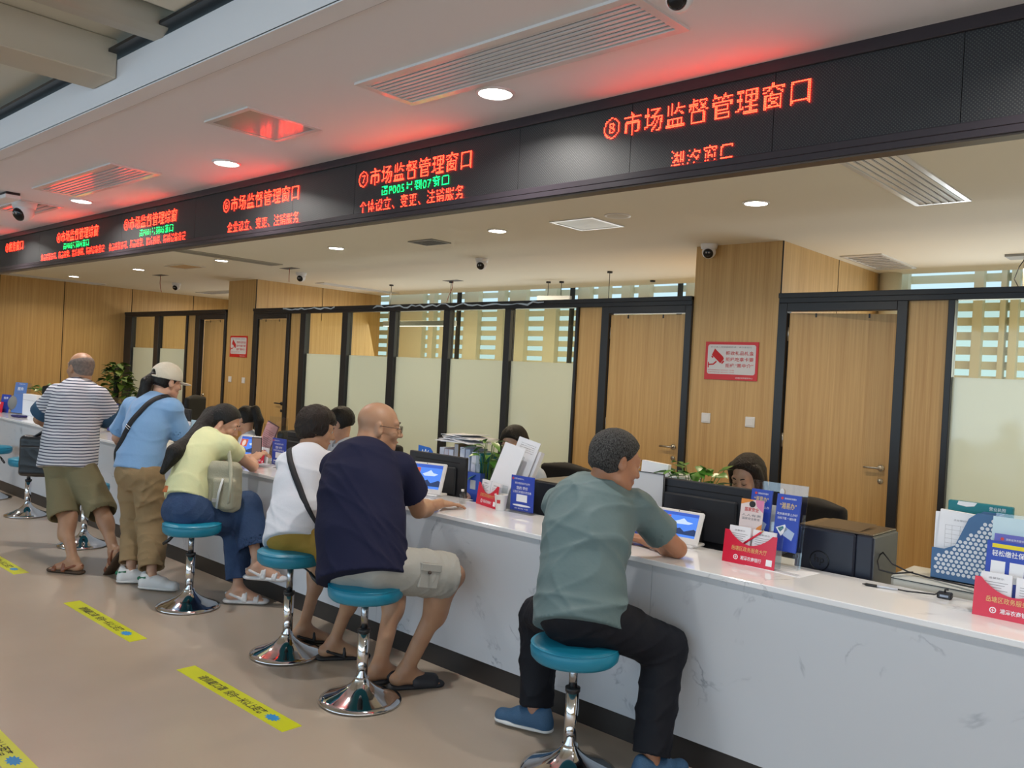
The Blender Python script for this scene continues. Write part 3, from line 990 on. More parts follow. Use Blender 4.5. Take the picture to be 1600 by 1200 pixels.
poster(-11.775, -11.280, 1.666, 1.983, 'small-looking red-framed camera poster on the far oak column')
def switch(x, z, label, g):
    t = thing('light_switch', label, 'light switch', (x, PY - 0.02, z), 0, g)
    p = MB(); p.bbox(-0.043, 0.043, -0.009, 0.0, -0.043, 0.043, 0.003); p.build('plate', WHITEP, t)
    p = MB(); p.bbox(-0.031, 0.031, -0.013, -0.009, -0.031, 0.031, 0.002); p.build('rocker', WHITEP, t)
switch(-3.685, 1.33, 'left white light switch under the poster on the near oak column', 'switches on the near column')
switch(-3.275, 1.325, 'right white light switch under the poster, beside the open door frame', 'switches on the near column')
switch(-11.735, 1.33, 'left white light switch on the far oak column', 'switches on the far column')
switch(-11.345, 1.328, 'right white light switch on the far oak column', 'switches on the far column')

# ================================================================== FLOOR STICKERS
YEL = mat('yellow_sticker', (0.62, 0.66, 0.004), 0.35)
def sticker(x0, y0, label, x1=None):
    t = thing('floor_sticker', label, 'floor sticker', (x0, y0, 0.0), 0, 'yellow distance stickers on the floor')
    L = (x1 - x0) if x1 else 0.99
    p = MB(); p.box(0, L, 0, 0.1, 0.0, 0.0012); p.build('strip', YEL, t)
    M = Matrix.Translation((0, 0, 0.0012)) @ Matrix.Rotation(-PI / 2, 4, 'X')
    w_ = MB()
    write(w_, '请佩戴口罩', M, 0.165, 0.024, width=0.235, height=0.052, bold=0.008)
    write(w_, '保持一米以上距离', M, 0.425, 0.024, width=0.335, height=0.052, bold=0.008)
    w_.build('lettering', INKK, t)
    b = MB(); rnd = random.Random(3); pts = []
    for k in range(22):
        a = 2 * PI * k / 22; r = 1.0 + (0.25 if k % 2 else -0.15)
        pts.append((0.83 + 0.042 * r * math.cos(a), 0.05 + 0.024 * r * math.sin(a)))
    b.add([(x, y, 0.0016) for x, y in pts], [tuple(range(22))]); b.build('splash_mark', mat('blue_splash', (0.01, 0.25, 0.62), 0.5), t)
sticker(-4.148, 2.072, 'yellow floor strip with black characters nearest the two near stools')
sticker(-5.702, 2.072, 'yellow floor strip lying in front of the woman in the white cap')
sticker(-7.62, 2.066, 'yellow floor strip at the left photo edge beside the sandals')
sticker(-4.42, 1.10, 'yellow floor strip cut by the bottom left corner of the photo')

# ================================================================== ORGANIC SHAPES (distance field + surface nets)
class Field:
    def __init__(s, lo, hi, h):
        s.h = h
        s.lo = np.array(lo, float) - 3 * h
        s.n = np.maximum(np.ceil((np.array(hi, float) + 3 * h - s.lo) / h).astype(int) + 1, 4)
        s.D = np.full(tuple(s.n), 0.2, np.float32)

    def _win(s, lo, hi):
        a = np.clip(np.floor((np.array(lo) - s.lo) / s.h).astype(int), 0, s.n - 1)
        b = np.clip(np.ceil((np.array(hi) - s.lo) / s.h).astype(int) + 1, 1, s.n)
        if np.any(b <= a): return None
        ax = [(s.lo[i] + np.arange(a[i], b[i]) * s.h).astype(np.float32) for i in range(3)]
        P = np.stack(np.meshgrid(*ax, indexing='ij'), -1)
        return (slice(a[0], b[0]), slice(a[1], b[1]), slice(a[2], b[2])), P

    def put(s, prim, k=0.02, op='add'):
        fn, lo, hi = prim
        m_ = 0.03 + k
        W = s._win(np.array(lo) - m_, np.array(hi) + m_)
        if W is None: return s
        sl, P = W
        d = fn(P)
        D = s.D[sl]
        if op == 'add':
            if k > 0:
                h = np.clip(0.5 + 0.5 * (D - d) / k, 0, 1)
                s.D[sl] = D * (1 - h) + d * h - k * h * (1 - h)
            else:
                s.D[sl] = np.minimum(D, d)
        elif op == 'sub':
            if k > 0:
                h = np.clip(0.5 - 0.5 * (D + d) / k, 0, 1)
                s.D[sl] = D * (1 - h) - d * h + k * h * (1 - h)
            else:
                s.D[sl] = np.maximum(D, -d)
        return s

    def warp(s, fn):
        """add a displacement fn(P) to the distance near the surface"""
        msk = np.abs(s.D) < 0.04
        idx = np.argwhere(msk)
        P = (s.lo + idx * s.h).astype(np.float32)
        s.D[msk] += fn(P).astype(np.float32)
        return s

    def mesh(s, name, m_, parent=None, base=(0, 0, 0), label=None):
        D = s.D
        S = D < 0
        nx, ny, nz = D.shape
        c = np.zeros((nx - 1, ny - 1, nz - 1), np.int8)
        for i in (0, 1):
            for j in (0, 1):
                for k in (0, 1):
                    c += S[i:nx - 1 + i, j:ny - 1 + j, k:nz - 1 + k]
        act = (c > 0) & (c < 8)
        cells = np.argwhere(act)
        if len(cells) == 0: return None
        ids = np.full(act.shape, -1, np.int64)
        ids[act] = np.arange(len(cells))
        acc = np.zeros((len(cells), 3)); cnt = np.zeros(len(cells))
        corners = [(i, j, k) for i in (0, 1) for j in (0, 1) for k in (0, 1)]
        vals = {q: D[cells[:, 0] + q[0], cells[:, 1] + q[1], cells[:, 2] + q[2]] for q in corners}
        for q in corners:
            for ax in range(3):
                if q[ax] == 0:
                    r = list(q); r[ax] = 1; r = tuple(r)
                    a, b = vals[q], vals[r]
                    mk = (a < 0) != (b < 0)
                    t = np.where(mk, a / np.where(mk, a - b, 1), 0)
                    p = np.array(q, float)[None, :].repeat(len(cells), 0)
                    p[:, ax] += t
                    acc += np.where(mk[:, None], p, 0); cnt += mk
        pos = s.lo + (cells + acc / np.maximum(cnt, 1)[:, None]) * s.h
        quads = []
        for ax in range(3):
            o1, o2 = (ax + 1) % 3, (ax + 2) % 3
            sa = [slice(None)] * 3; sb = [slice(None)] * 3
            sa[ax] = slice(0, -1); sb[ax] = slice(1, None)
            A, B_ = S[tuple(sa)], S[tuple(sb)]
            for sign in (0, 1):
                e = np.argwhere((A & ~B_) if sign == 0 else (~A & B_))
                if len(e) == 0: continue
                ok = (e[:, o1] > 0) & (e[:, o2] > 0) & (e[:, o1] < D.shape[o1] - 1) & (e[:, o2] < D.shape[o2] - 1)
                e = e[ok]
                def cid(d1, d2):
                    f = e.copy(); f[:, o1] -= d1; f[:, o2] -= d2
                    return ids[f[:, 0], f[:, 1], f[:, 2]]
                q = np.stack([cid(1, 1), cid(0, 1), cid(0, 0), cid(1, 0)], 1)
                if sign: q = q[:, ::-1]
                quads.append(q)
        Q = np.concatenate(quads)
        Q = Q[(Q >= 0).all(1)]
        pos = pos - np.array(base)
        me = bpy.data.meshes.new(name)
        me.vertices.add(len(pos)); me.vertices.foreach_set('co', pos.astype(np.float32).ravel())
        me.loops.add(len(Q) * 4); me.loops.foreach_set('vertex_index', Q.ravel().astype(np.int32))
        me.polygons.add(len(Q)); me.polygons.foreach_set('loop_start', (np.arange(len(Q)) * 4).astype(np.int32))
        me.polygons.foreach_set('loop_total', np.full(len(Q), 4, np.int32))
        me.update(calc_edges=True)
        me.validate()
        me.polygons.foreach_set('use_smooth', [True] * len(me.polygons))
        me.materials.append(m_)
        o = bpy.data.objects.new(name, me)
        COL.objects.link(o)
        if parent is not None: o.parent = parent
        if label: o['label'] = label
        return o


def A3(p): return np.array([p[0], p[1], p[2]], float)
def nrm(v):
    v = A3(v); return v / (np.linalg.norm(v) + 1e-12)


def cone(a, b, r1, r2, flat=None, cut=None, warp=None):
    """tapered capsule; flat=(direction, ratio) squashes it; cut=(point, normal) removes the side the normal points to"""
    a, b = A3(a), A3(b)
    def fn(P):
        pa = P - a.astype(np.float32); ba = (b - a).astype(np.float32)
        if flat is not None:
            f = nrm(flat[0]).astype(np.float32); g_ = np.float32(1.0 / flat[1] - 1)
            pa = pa + (pa @ f)[..., None] * f * g_
            ba = ba + (ba @ f) * f * g_
        t = np.clip((pa @ ba) / (ba @ ba + 1e-12), 0, 1)
        d = np.sqrt(((pa - t[..., None] * ba) ** 2).sum(-1)) - (r1 + (r2 - r1) * t)
        if flat is not None: d = d * np.float32(0.5 + 0.5 * min(flat[1], 1.0))
        if warp is not None: d = d + warp(P).astype(np.float32)
        if cut is not None:
            c_, n_ = A3(cut[0]), nrm(cut[1])
            d = np.maximum(d, (P - c_.astype(np.float32)) @ n_.astype(np.float32))
        return d
    r = max(r1, r2)
    return fn, np.minimum(a, b) - r, np.maximum(a, b) + r


def ell(c, rad, X=(1, 0, 0), Y=(0, 1, 0), Z=(0, 0, 1), cut=None):
    c = A3(c); R_ = np.stack([nrm(X), nrm(Y), nrm(Z)]).astype(np.float32); rr = np.array(rad, np.float32)
    def fn(P):
        q = (P - c.astype(np.float32)) @ R_.T
        k0 = np.sqrt(((q / rr) ** 2).sum(-1)); k1 = np.sqrt(((q / rr ** 2) ** 2).sum(-1)) + 1e-6
        d = k0 * (k0 - 1) / k1
        if cut is not None:
            for c_, n_ in (cut if isinstance(cut, list) else [cut]):
                d = np.maximum(d, (P - A3(c_).astype(np.float32)) @ nrm(n_).astype(np.float32))
        return d
    r = max(rad)
    return fn, c - r, c + r


def rbox(c, half, r, X=(1, 0, 0), Y=(0, 1, 0), Z=(0, 0, 1)):
    c = A3(c); R_ = np.stack([nrm(X), nrm(Y), nrm(Z)]).astype(np.float32); hh = np.array(half, np.float32) - r
    def fn(P):
        q = np.abs((P - c.astype(np.float32)) @ R_.T) - hh
        return np.sqrt((np.maximum(q, 0) ** 2).sum(-1)) + np.minimum(q.max(-1), 0) - r
    e = np.linalg.norm(half)
    return fn, c - e, c + e


def folds(amp, seed=0, fx=(9, 9, 22), axis=None, rid=1.0):
    """smooth wrinkles made of warped sines"""
    rnd = np.random.RandomState(seed)
    W_ = [(rnd.randn(3) * np.array(fx), rnd.rand() * 6.28) for _ in range(5)]
    Q_ = [(rnd.randn(3) * 5.0, rnd.rand() * 6.28) for _ in range(3)]
    K_ = [(rnd.randn(3) * 3.5, rnd.rand() * 6.28) for _ in range(3)]
    def fn(P):
        wv = sum(np.sin(P @ q + ph) for q, ph in Q_)
        o = 0
        for i, (q, ph) in enumerate(W_):
            mk = np.clip(0.5 + 0.75 * np.sin(P @ K_[i % 3][0] + K_[i % 3][1] + i * 2.0), 0, 1)
            sN = np.sin(P @ q + ph + wv * 1.5)
            o = o + (1 - np.abs(sN)) ** 3 * mk
        return -o * amp / 1.6
    return fn


# ================================================================== PEOPLE
SKIN1 = mat('warm_tan_skin', (0.44, 0.255, 0.155), 0.5, sss=0.12, var=(9, (0.38, 0.20, 0.12)))
SKIN2 = mat('light_skin', (0.62, 0.38, 0.27), 0.5, sss=0.15, var=(9, (0.57, 0.32, 0.22)))
SKIN3 = mat('brown_tan_skin', (0.42, 0.20, 0.115), 0.45, sss=0.15, var=(9, (0.36, 0.165, 0.09)))
HAIRB = mat('black_hair', (0.005, 0.0045, 0.0045), 0.42, spec=0.3, bump=(30, 0.7, (6, 6, 1)), var=(40, (0.012, 0.010, 0.009), (5, 5, 0.7)))
HAIRBR = mat('dark_brown_hair', (0.009, 0.006, 0.0045), 0.42, spec=0.3, bump=(30, 0.9, (6, 6, 1)), var=(40, (0.026, 0.014, 0.009), (5, 5, 0.7)))
HAIRG = mat('greying_hair', (0.006, 0.006, 0.006), 0.6, spec=0.25, bump=(220, 0.8), var=(120, (0.085, 0.085, 0.085), (2, 2, 1)))
HAIRS = mat('grey_stubble', (0.15, 0.125, 0.115), 0.8, bump=(300, 0.3), var=(60, (0.24, 0.18, 0.15)))
EYEW = mat('eye_white', (0.7, 0.68, 0.65), 0.2)
IRIS = mat('dark_iris', (0.015, 0.01, 0.008), 0.15)
LIPS = mat('lip_pink', (0.45, 0.13, 0.11), 0.45)


def head_frame(hd, look, up):
    f = nrm(look); u = nrm(up); u = nrm(u - f * (u @ f)); r = np.cross(f, u)
    return dict(c=A3(hd), f=f, u=u, r=r)


def hp(H, r, f, u, s=1.0):
    return H['c'] + (H['r'] * r + H['f'] * f + H['u'] * u) * s * H['s']


def head_skin(F_, H):
    R_, Fv, U = H['r'], H['f'], H['u']; s = H['s']
    ax = dict(X=R_, Y=Fv, Z=U)
    F_.put(ell(hp(H, 0, -0.012, 0.035), (0.075 * s, 0.095 * s, 0.083 * s), **ax), 0.0)
    F_.put(ell(hp(H, 0, 0.030, -0.030), (0.060 * s, 0.064 * s, 0.078 * s), **ax), 0.03)
    F_.put(ell(hp(H, 0, 0.066, -0.088), (0.027 * s, 0.024 * s, 0.022 * s), **ax), 0.03)
    F_.put(cone(hp(H, -0.05, 0.012, -0.068), hp(H, -0.02, 0.066, -0.09), 0.018 * s, 0.016 * s), 0.03)
    F_.put(cone(hp(H, 0.05, 0.012, -0.068), hp(H, 0.02, 0.066, -0.09), 0.018 * s, 0.016 * s), 0.03)
    for q in (-1, 1):
        F_.put(ell(hp(H, q * 0.036, 0.068, -0.022), (0.022 * s, 0.020 * s, 0.022 * s), **ax), 0.02)      # cheek
        F_.put(ell(hp(H, q * 0.030, 0.098, 0.012), (0.017 * s, 0.014 * s, 0.011 * s), **ax), 0.012, 'sub')  # socket
    F_.put(cone(hp(H, -0.038, 0.078, 0.034), hp(H, 0.038, 0.078, 0.034), 0.011 * s, 0.011 * s), 0.02)       # brow
    F_.put(cone(hp(H, 0, 0.088, 0.018), hp(H, 0, 0.108, -0.022), 0.008 * s, 0.0125 * s), 0.012)             # nose
    for q in (-1, 1):
        F_.put(ell(hp(H, q * 0.011, 0.098, -0.027), (0.008 * s, 0.010 * s, 0.007 * s), **ax), 0.006)
        # eyelids
        F_.put(ell(hp(H, q * 0.030, 0.080, 0.013), (0.0165 * s, 0.013 * s, 0.0125 * s), **ax), 0.004)
        # ear
        c = hp(H, q * 0.078, -0.004, -0.004)
        Z2 = nrm(U * 1.0 - Fv * 0.18); Y2 = nrm(Fv + U * 0.18)
        X2 = nrm(R_ * q + Fv * -0.35)
        F_.put(ell(c, (0.010 * s, 0.019 * s, 0.033 * s), X=X2, Y=np.cross(Z2, X2), Z=Z2), 0.008)
        F_.put(ell(hp(H, q * 0.089, 0.003, 0.0), (0.007 * s, 0.010 * s, 0.017 * s), X=X2, Y=np.cross(Z2, X2), Z=Z2), 0.005, 'sub')
    F_.put(cone(hp(H, -0.018, 0.090, -0.053), hp(H, 0.018, 0.090, -0.053), 0.0065 * s, 0.0065 * s), 0.006)
    F_.put(cone(hp(H, -0.016, 0.088, -0.064), hp(H, 0.016, 0.088, -0.064), 0.0075 * s, 0.0075 * s), 0.006)


def hand(F_, w_, d, n, side, curl=0.5, size=1.0, spread=0.10, thumb_side=1):
    """palm, four unequal bent fingers and a thumb; d = pointing direction, n = back of the hand"""
    d, n = nrm(d), nrm(n); n = nrm(n - d * (n @ d)); sd = nrm(side); sd = nrm(sd - d * (sd @ d) - n * (sd @ n))
    w_ = A3(w_)
    k = size
    pc = w_ + d * 0.048 * k
    F_.put(ell(pc, (0.038 * k, 0.052 * k, 0.016 * k), X=sd, Y=d, Z=n), 0.012)
    F_.put(cone(w_ - d * 0.01, w_ + d * 0.03 * k, 0.022 * k, 0.024 * k, flat=(n, 0.7)), 0.015)
    lens = [(0.040, 0.026, 0.020), (0.045, 0.029, 0.022), (0.041, 0.027, 0.021), (0.032, 0.020, 0.018)]
    for i, L in enumerate(lens):
        off = (1.5 - i) * 0.0185 * thumb_side
        p = w_ + d * (0.088 - (0.006 if i == 3 else 0) - (0.002 if i == 0 else 0)) * k + sd * off * k
        dd = nrm(d + sd * (1.5 - i) * spread * thumb_side)
        ang = 0.25 * curl
        r = 0.0085 * k
        for j, l in enumerate(L):
            dirv = nrm(dd * math.cos(ang) - n * math.sin(ang))
            q = p + dirv * l * k
            F_.put(cone(p, q, r, r * 0.93), 0.004)
            p = q; ang += curl * (0.75 if j == 0 else 0.6); r *= 0.92
    tb = w_ + d * 0.022 * k + sd * 0.026 * thumb_side * k - n * 0.004 * k
    t1 = tb + nrm(d * 0.75 + sd * 0.65 * thumb_side - n * 0.25) * 0.040 * k
    t2 = t1 + nrm(d * 0.95 + sd * 0.2 * thumb_side - n * 0.35 * curl) * 0.032 * k
    F_.put(cone(tb, t1, 0.014 * k, 0.0105 * k), 0.010)
    F_.put(cone(t1, t2, 0.0105 * k, 0.0088 * k), 0.004)


def bez(a, b, c, t): return a * (1 - t) ** 2 + 2 * b * t * (1 - t) + c * t * t


class Person:
    def __init__(s, name_label, J, look, up, hs=1.0, group=None, sexw=1.0, hunch=0.06, base=None, skin=SKIN1, hand_spec=None, foot_dir=None,
                 shod=False, closed=False, legs=True, bulk=1.0, h=0.0055, neck_r=0.055, limb=1.0):
        s.J = {k: A3(v) for k, v in J.items()}
        J = s.J
        s.H = head_frame(J['hd'], look, up); s.H['s'] = hs
        s.fwd = None
        r = nrm(J['sR'] - J['sL']); upv = nrm(J['nb'] - J['pel'])
        s.right = r; s.front = nrm(np.cross(upv, r)); s.up = upv      # front = up x right
        if base is None:
            base = (J['pel'][0], J['pel'][1], 0.0)
        s.base = base
        s.root = thing('person', name_label, 'person', base, 0, group)
        s.bulk = bulk; s.skin = skin; s.hunch = hunch; s.limb = limb
        s.spine = [J['pel'], (J['pel'] + J['nb']) / 2 - s.front * hunch, J['nb'] - upv * 0.03 * 1.0]
        s.closed = closed; s.fs = 0.72 if shod else 1.0
        s.build_body(h, hand_spec or {}, foot_dir or {}, legs, neck_r)

    def sp(s, t): return bez(s.spine[0], s.spine[1], s.spine[2], t)

    def torso(s, F_, infl, k=0.03, t0=0.0, w=(0.150, 0.135, 0.150, 0.165), depth=0.68, cut=None):
        """elliptical trunk from pelvis (0) to chest (1)"""
        ts = [0.0, 0.33, 0.62, 0.86]
        b = s.bulk
        for i in range(3):
            if ts[i + 1] < t0: continue
            F_.put(cone(s.sp(ts[i]), s.sp(ts[i + 1]), w[i] * b + infl, w[i + 1] * b + infl, flat=(s.front, depth), cut=cut), k)

    def build_body(s, h, hands, foots, legs, neck_r):
        J = s.J; H = s.H; l = s.limb
        pts = np.stack(list(J.values()))
        F_ = Field(pts.min(0) - 0.20, pts.max(0) + 0.20, h)
        head_skin(F_, H)
        F_.put(cone(hp(H, 0, -0.028, -0.045), J['nb'] - s.up * 0.02 + s.front * 0.02, neck_r * H['s'], (neck_r + 0.006)), 0.03)
        F_.put(cone(J['nb'] - s.up * 0.025, (J['sL'] + J['nb']) / 2, 0.05, 0.048), 0.03)
        F_.put(cone(J['nb'] - s.up * 0.025, (J['sR'] + J['nb']) / 2, 0.05, 0.048), 0.03)
        s.torso(F_, -0.03)
        for q in 'LR':
            F_.put(cone(s.sp(0.86), J['s' + q], 0.07, 0.05), 0.03)
            F_.put(cone(J['s' + q], J['e' + q], 0.050 * l, 0.038 * l), 0.015)
            F_.put(cone(J['e' + q], J['w' + q], 0.037 * l, 0.025 * l), 0.012)
            F_.put(ell(J['e' + q] * 0.72 + J['w' + q] * 0.28, (0.040 * l, 0.040 * l, 0.040 * l)), 0.04)
            hs_ = hands.get(q)
            if hs_: hand(F_, J['w' + q], **hs_)
            if legs:
                hh, kk, aa = J['h' + q], J['k' + q], J['a' + q]
                F_.put(cone(J['pel'], hh, 0.10, 0.09), 0.03)
                F_.put(cone(hh, kk, 0.082 * l, 0.056 * l), 0.03)
                F_.put(cone(kk, aa, 0.050 * l, 0.034 * l), 0.02)
                fd = nrm(foots.get(q, s.front))
                back = -fd
                c1 = kk * 0.70 + aa * 0.30 + back * 0.014
                F_.put(ell(c1, (0.056 * l, 0.056 * l, 0.10), Z=(kk - aa), X=np.cross(nrm(kk - aa), fd), Y=fd), 0.04)
                # foot: heel, instep, toes
                dn = foots.get(q + 'n', (0, 0, 1)); dn = nrm(dn)
                sole = aa - dn * 0.072
                heel = aa - fd * 0.040 - dn * 0.040
                ball = aa + fd * 0.120 - dn * 0.058
                g_ = s.fs; F_.put(cone(aa, heel, 0.034 * g_, 0.034 * g_), 0.02)
                F_.put(cone(aa, ball - fd * 0.03 * (1 - g_) * 3, 0.036 * g_, 0.026 * g_), 0.03)
                F_.put(cone(heel, ball, 0.033 * g_, 0.032 * g_, flat=(dn, 0.65)), 0.03)
                if s.fs < 1: continue
                sd = np.cross(fd, dn)
                for t in range(5):
                    o_ = (t - 2) * 0.0155
                    L_ = 0.052 - 0.006 * abs(t - (1 if q == 'L' else 3)) 
                    p0 = ball + sd * o_ - dn * 0.004
                    F_.put(cone(p0, p0 + fd * L_ - dn * 0.004, 0.0105, 0.0085), 0.006)
        s.body = F_.mesh('body', s.skin, s.root, s.base)
        # eyes
        for q in (-1, 1):
            if s.closed:
                e = MB(); e.tube([hp(H, q * a_, f_, u_) - A3(s.base) for a_, f_, u_ in ((0.016, 0.0915, 0.008), (0.030, 0.0945, 0.003), (0.045, 0.0865, 0.007))], [0.001, 0.0018, 0.001], 6)
                e.build('eyelashes', IRIS, s.root); continue
            e = MB(); c = hp(H, q * 0.030, 0.0865, 0.012) - A3(s.base)
            e.sphere(c, 0.0088 * H['s'], 10)
            eo = e.build('eye', EYEW, s.root)
            e = MB(); c2 = hp(H, q * 0.030, 0.0925, 0.011) - A3(s.base); e.sphere(c2, 0.0042 * H['s'], 8); e.build('iris', IRIS, eo)

    def brows(s, m_):
        b = MB(); H = s.H
        for q in (-1, 1):
            b.tube([hp(H, q * a, f, u) - A3(s.base) for a, f, u in ((0.014, 0.0935, 0.034), (0.030, 0.0925, 0.040), (0.046, 0.080, 0.035))], [0.003, 0.0035, 0.0015], 6)
        b.build('eyebrows', m_, s.root)

    def lips(s, m_=None):
        b = MB(); H = s.H
        b.tube([hp(H, a, f, u) - A3(s.base) for a, f, u in ((-0.022, 0.088, -0.058), (-0.008, 0.0975, -0.0565), (0.008, 0.0975, -0.0565), (0.022, 0.088, -0.058))], [0.002, 0.0045, 0.0045, 0.002], 8)
        b.build('lips', m_ or LIPS, s.root)

    def shirt(s, m_, sleeve=0.55, infl=0.018, hem=-0.05, amp=0.006, seed=1, w=(0.165, 0.158, 0.165, 0.175), depth=0.74, sr=(0.068, 0.078), neck=0.066, h=0.0075,
              name='shirt', hem_n=None, fx=(9, 9, 20), label=None, shoulder=0.062, front_cut=None, drape=None):
        J = s.J
        pts = np.stack([J[k] for k in ('pel', 'nb', 'sL', 'sR', 'eL', 'eR')])
        F_ = Field(pts.min(0) - 0.28, pts.max(0) + 0.25, h)
        s.torso(F_, infl, 0.04, w=w, depth=depth)
        F_.put(cone(s.sp(0.0) - s.up * 0.12, s.sp(0.15), w[0] * s.bulk + infl + 0.016, w[0] * s.bulk + infl, flat=(s.front, depth + 0.08)), 0.04)
        if drape:
            for d_ in drape: F_.put(d_, 0.05)
        for q in 'LR':
            sh, el = J['s' + q], J['e' + q]
            F_.put(cone(s.sp(0.80), sh, 0.095 * s.bulk, shoulder + 0.004), 0.05)
            F_.put(cone(J['nb'] - s.up * 0.035, sh, 0.052, shoulder - 0.004), 0.04)
        F_.put(cone(J['nb'] - s.up * 0.05, s.sp(0.8), 0.075, 0.12, flat=(s.front, 0.8)), 0.04)
        if amp: F_.warp(folds(amp, seed, fx))
        # hem
        hn = nrm(hem_n) if hem_n is not None else s.up
        base_pt = s.sp(0) + hn * hem
        sl, P = F_._win(F_.lo, F_.lo + F_.n * F_.h)
        F_.D[sl] = np.maximum(F_.D[sl], (base_pt.astype(np.float32) - P) @ hn.astype(np.float32))
        for q in 'LR':
            sh, el = J['s' + q], J['e' + q]
            ax_ = nrm(el - sh)
            cp = sh + (el - sh) * sleeve
            F_.put(cone(sh, sh + (el - sh) * (sleeve + 0.25), sr[0], sr[1] + 0.006, cut=(cp, ax_), warp=folds(amp * 0.8, seed + 50, fx) if amp else None), 0.03)
            F_.put(cone(cp - ax_ * 0.045, cp + ax_ * 0.08, sr[1] - 0.012, sr[1] - 0.006), 0.004, 'sub')
        H = s.H
        F_.put(cone(J['nb'] - s.up * 0.022 + s.front * 0.03, J['nb'] + s.up * 0.12 + s.front * 0.04, neck, neck + 0.02), 0.008, 'sub')
        return F_.mesh(name, m_, s.root, s.base, label)

    def collar(s, m_, r=0.068, name='collar', hgt=0.035, th=0.006, tilt=0.0):
        F_ = Field(s.J['nb'] - 0.16, s.J['nb'] + 0.16, 0.004)
        c = s.J['nb'] + s.front * 0.025 - s.up * 0.015
        upc = nrm(s.up + s.front * (0.25 + tilt))
        F_.put(cone(c - upc * 0.012, c + upc * hgt, r + 0.012, r, cut=(c + upc * hgt, upc)), 0.0)
        F_.put(cone(c - upc * 0.10, c + upc * 0.12, r - th + 0.012, r - th - 0.004), 0.0, 'sub')
        F_.put(cone(c - upc * 0.20, c - upc * 0.095, 0.09, 0.09), 0.002, 'sub')
        return F_.mesh(name, m_, s.root, s.base)

    def trousers(s, m_, stop=0.9, r=(0.098, 0.080, 0.070, 0.062), top=0.0, amp=0.006, seed=2, h=0.0075, name='trousers', waist=(0.146, 0.7), thigh_only=None, fx=(12, 12, 14), foots=None, label=None, flare=None):
        """stop: fraction of the shank covered (negative: fraction of the thigh left bare)"""
        J = s.J
        pts = np.stack([J[k] for k in ('pel', 'hL', 'hR', 'kL', 'kR', 'aL', 'aR')])
        F_ = Field(pts.min(0) - 0.20, pts.max(0) + 0.22, h)
        b = s.bulk
        F_.put(cone(J['pel'] + s.up * 0.0, s.sp(0.22), waist[0] * b, (waist[0] - 0.008) * b, flat=(s.front, waist[1])), 0.03)
        F_.put(ell(J['pel'] - s.up * 0.045 - s.front * 0.012, (0.154 * b, 0.120 * b, 0.10), X=s.right, Y=s.front, Z=s.up), 0.04)
        if amp: F_.warp(folds(amp, seed, fx))
        wf = folds(amp, seed + 30, fx) if amp else None
        # top cut
        tp = s.sp(0) + s.up * top
        sl, P = F_._win(F_.lo, F_.lo + F_.n * F_.h)
        F_.D[sl] = np.maximum(F_.D[sl], (P - tp.astype(np.float32)) @ s.up.astype(np.float32))
        for q in 'LR':
            hh, kk, aa = J['h' + q], J['k' + q], J['a' + q]
            st = stop[q] if isinstance(stop, dict) else stop
            if st < 0:
                cp = hh + (kk - hh) * (1 + st); ax_ = nrm(kk - hh)
                F_.put(cone(hh, cp + ax_ * 0.05, r[0], r[1] + 0.008, cut=(cp, ax_), warp=wf), 0.03)
                F_.put(cone(cp - ax_ * 0.03, cp + ax_ * 0.08, r[1] - 0.008, r[1] - 0.002), 0.003, 'sub')
            else:
                F_.put(cone(hh, kk, r[0], r[1], warp=wf), 0.03)
                cp = kk + (aa - kk) * st; ax_ = nrm(aa - kk)
                fr = (flare or {}).get(q, 0.0)
                F_.put(cone(kk, cp + ax_ * 0.05, r[1], r[3] + fr, cut=(cp, ax_), warp=wf), 0.03)
                F_.put(cone(cp - ax_ * 0.03, cp + ax_ * 0.08, r[3] + fr - 0.010, r[3] + fr - 0.006), 0.003, 'sub')
        return F_.mesh(name, m_, s.root, s.base, label)

    def hair(s, m_, puff=0.012, fringe=0.058, low=-0.035, extra=(), amp=0.003, seed=5, fx=(60, 60, 18), h=0.004, name='hair', side_low=-0.03, sideburn=True, lo=0.25, ears=True, frontcut=0.055):
        H = s.H; k = H['s']
        F_ = Field(H['c'] - lo, H['c'] + 0.22, h)
        ax = dict(X=H['r'], Y=H['f'], Z=H['u'])
        cuts = [(hp(H, 0, frontcut, fringe), nrm(H['f'] * 0.86 - H['u'] * 0.50)), (hp(H, 0, 0, low), -H['u'])]
        F_.put(ell(hp(H, 0, -0.014, 0.036), ((0.076 + puff) * k, (0.096 + puff) * k, (0.084 + puff * 1.2) * k), cut=cuts, **ax), 0)
        # back of the head / nape
        F_.put(ell(hp(H, 0, -0.045, -0.015), (0.064 * k + puff * 0.6, 0.058 * k + puff * 0.5, 0.062 * k), cut=[(hp(H, 0, 0, low - 0.02), -H['u'] - H['f'] * 0.4)], **ax), 0.02)
        if ears:
            for q in (-1, 1):
                F_.put(ell(hp(H, q * 0.088, 0.005, -0.006), (0.024 * k, 0.026 * k, 0.036 * k), **ax), 0.004, 'sub')
        F_.put(ell(hp(H, 0, 0.095, -0.02), (0.07 * k, 0.06 * k, 0.075 * k), **ax), 0.01, 'sub')
        for e in extra: F_.put(e, 0.012)
        if amp: F_.warp(folds(amp, seed, fx))
        return F_.mesh(name, m_, s.root, s.base)

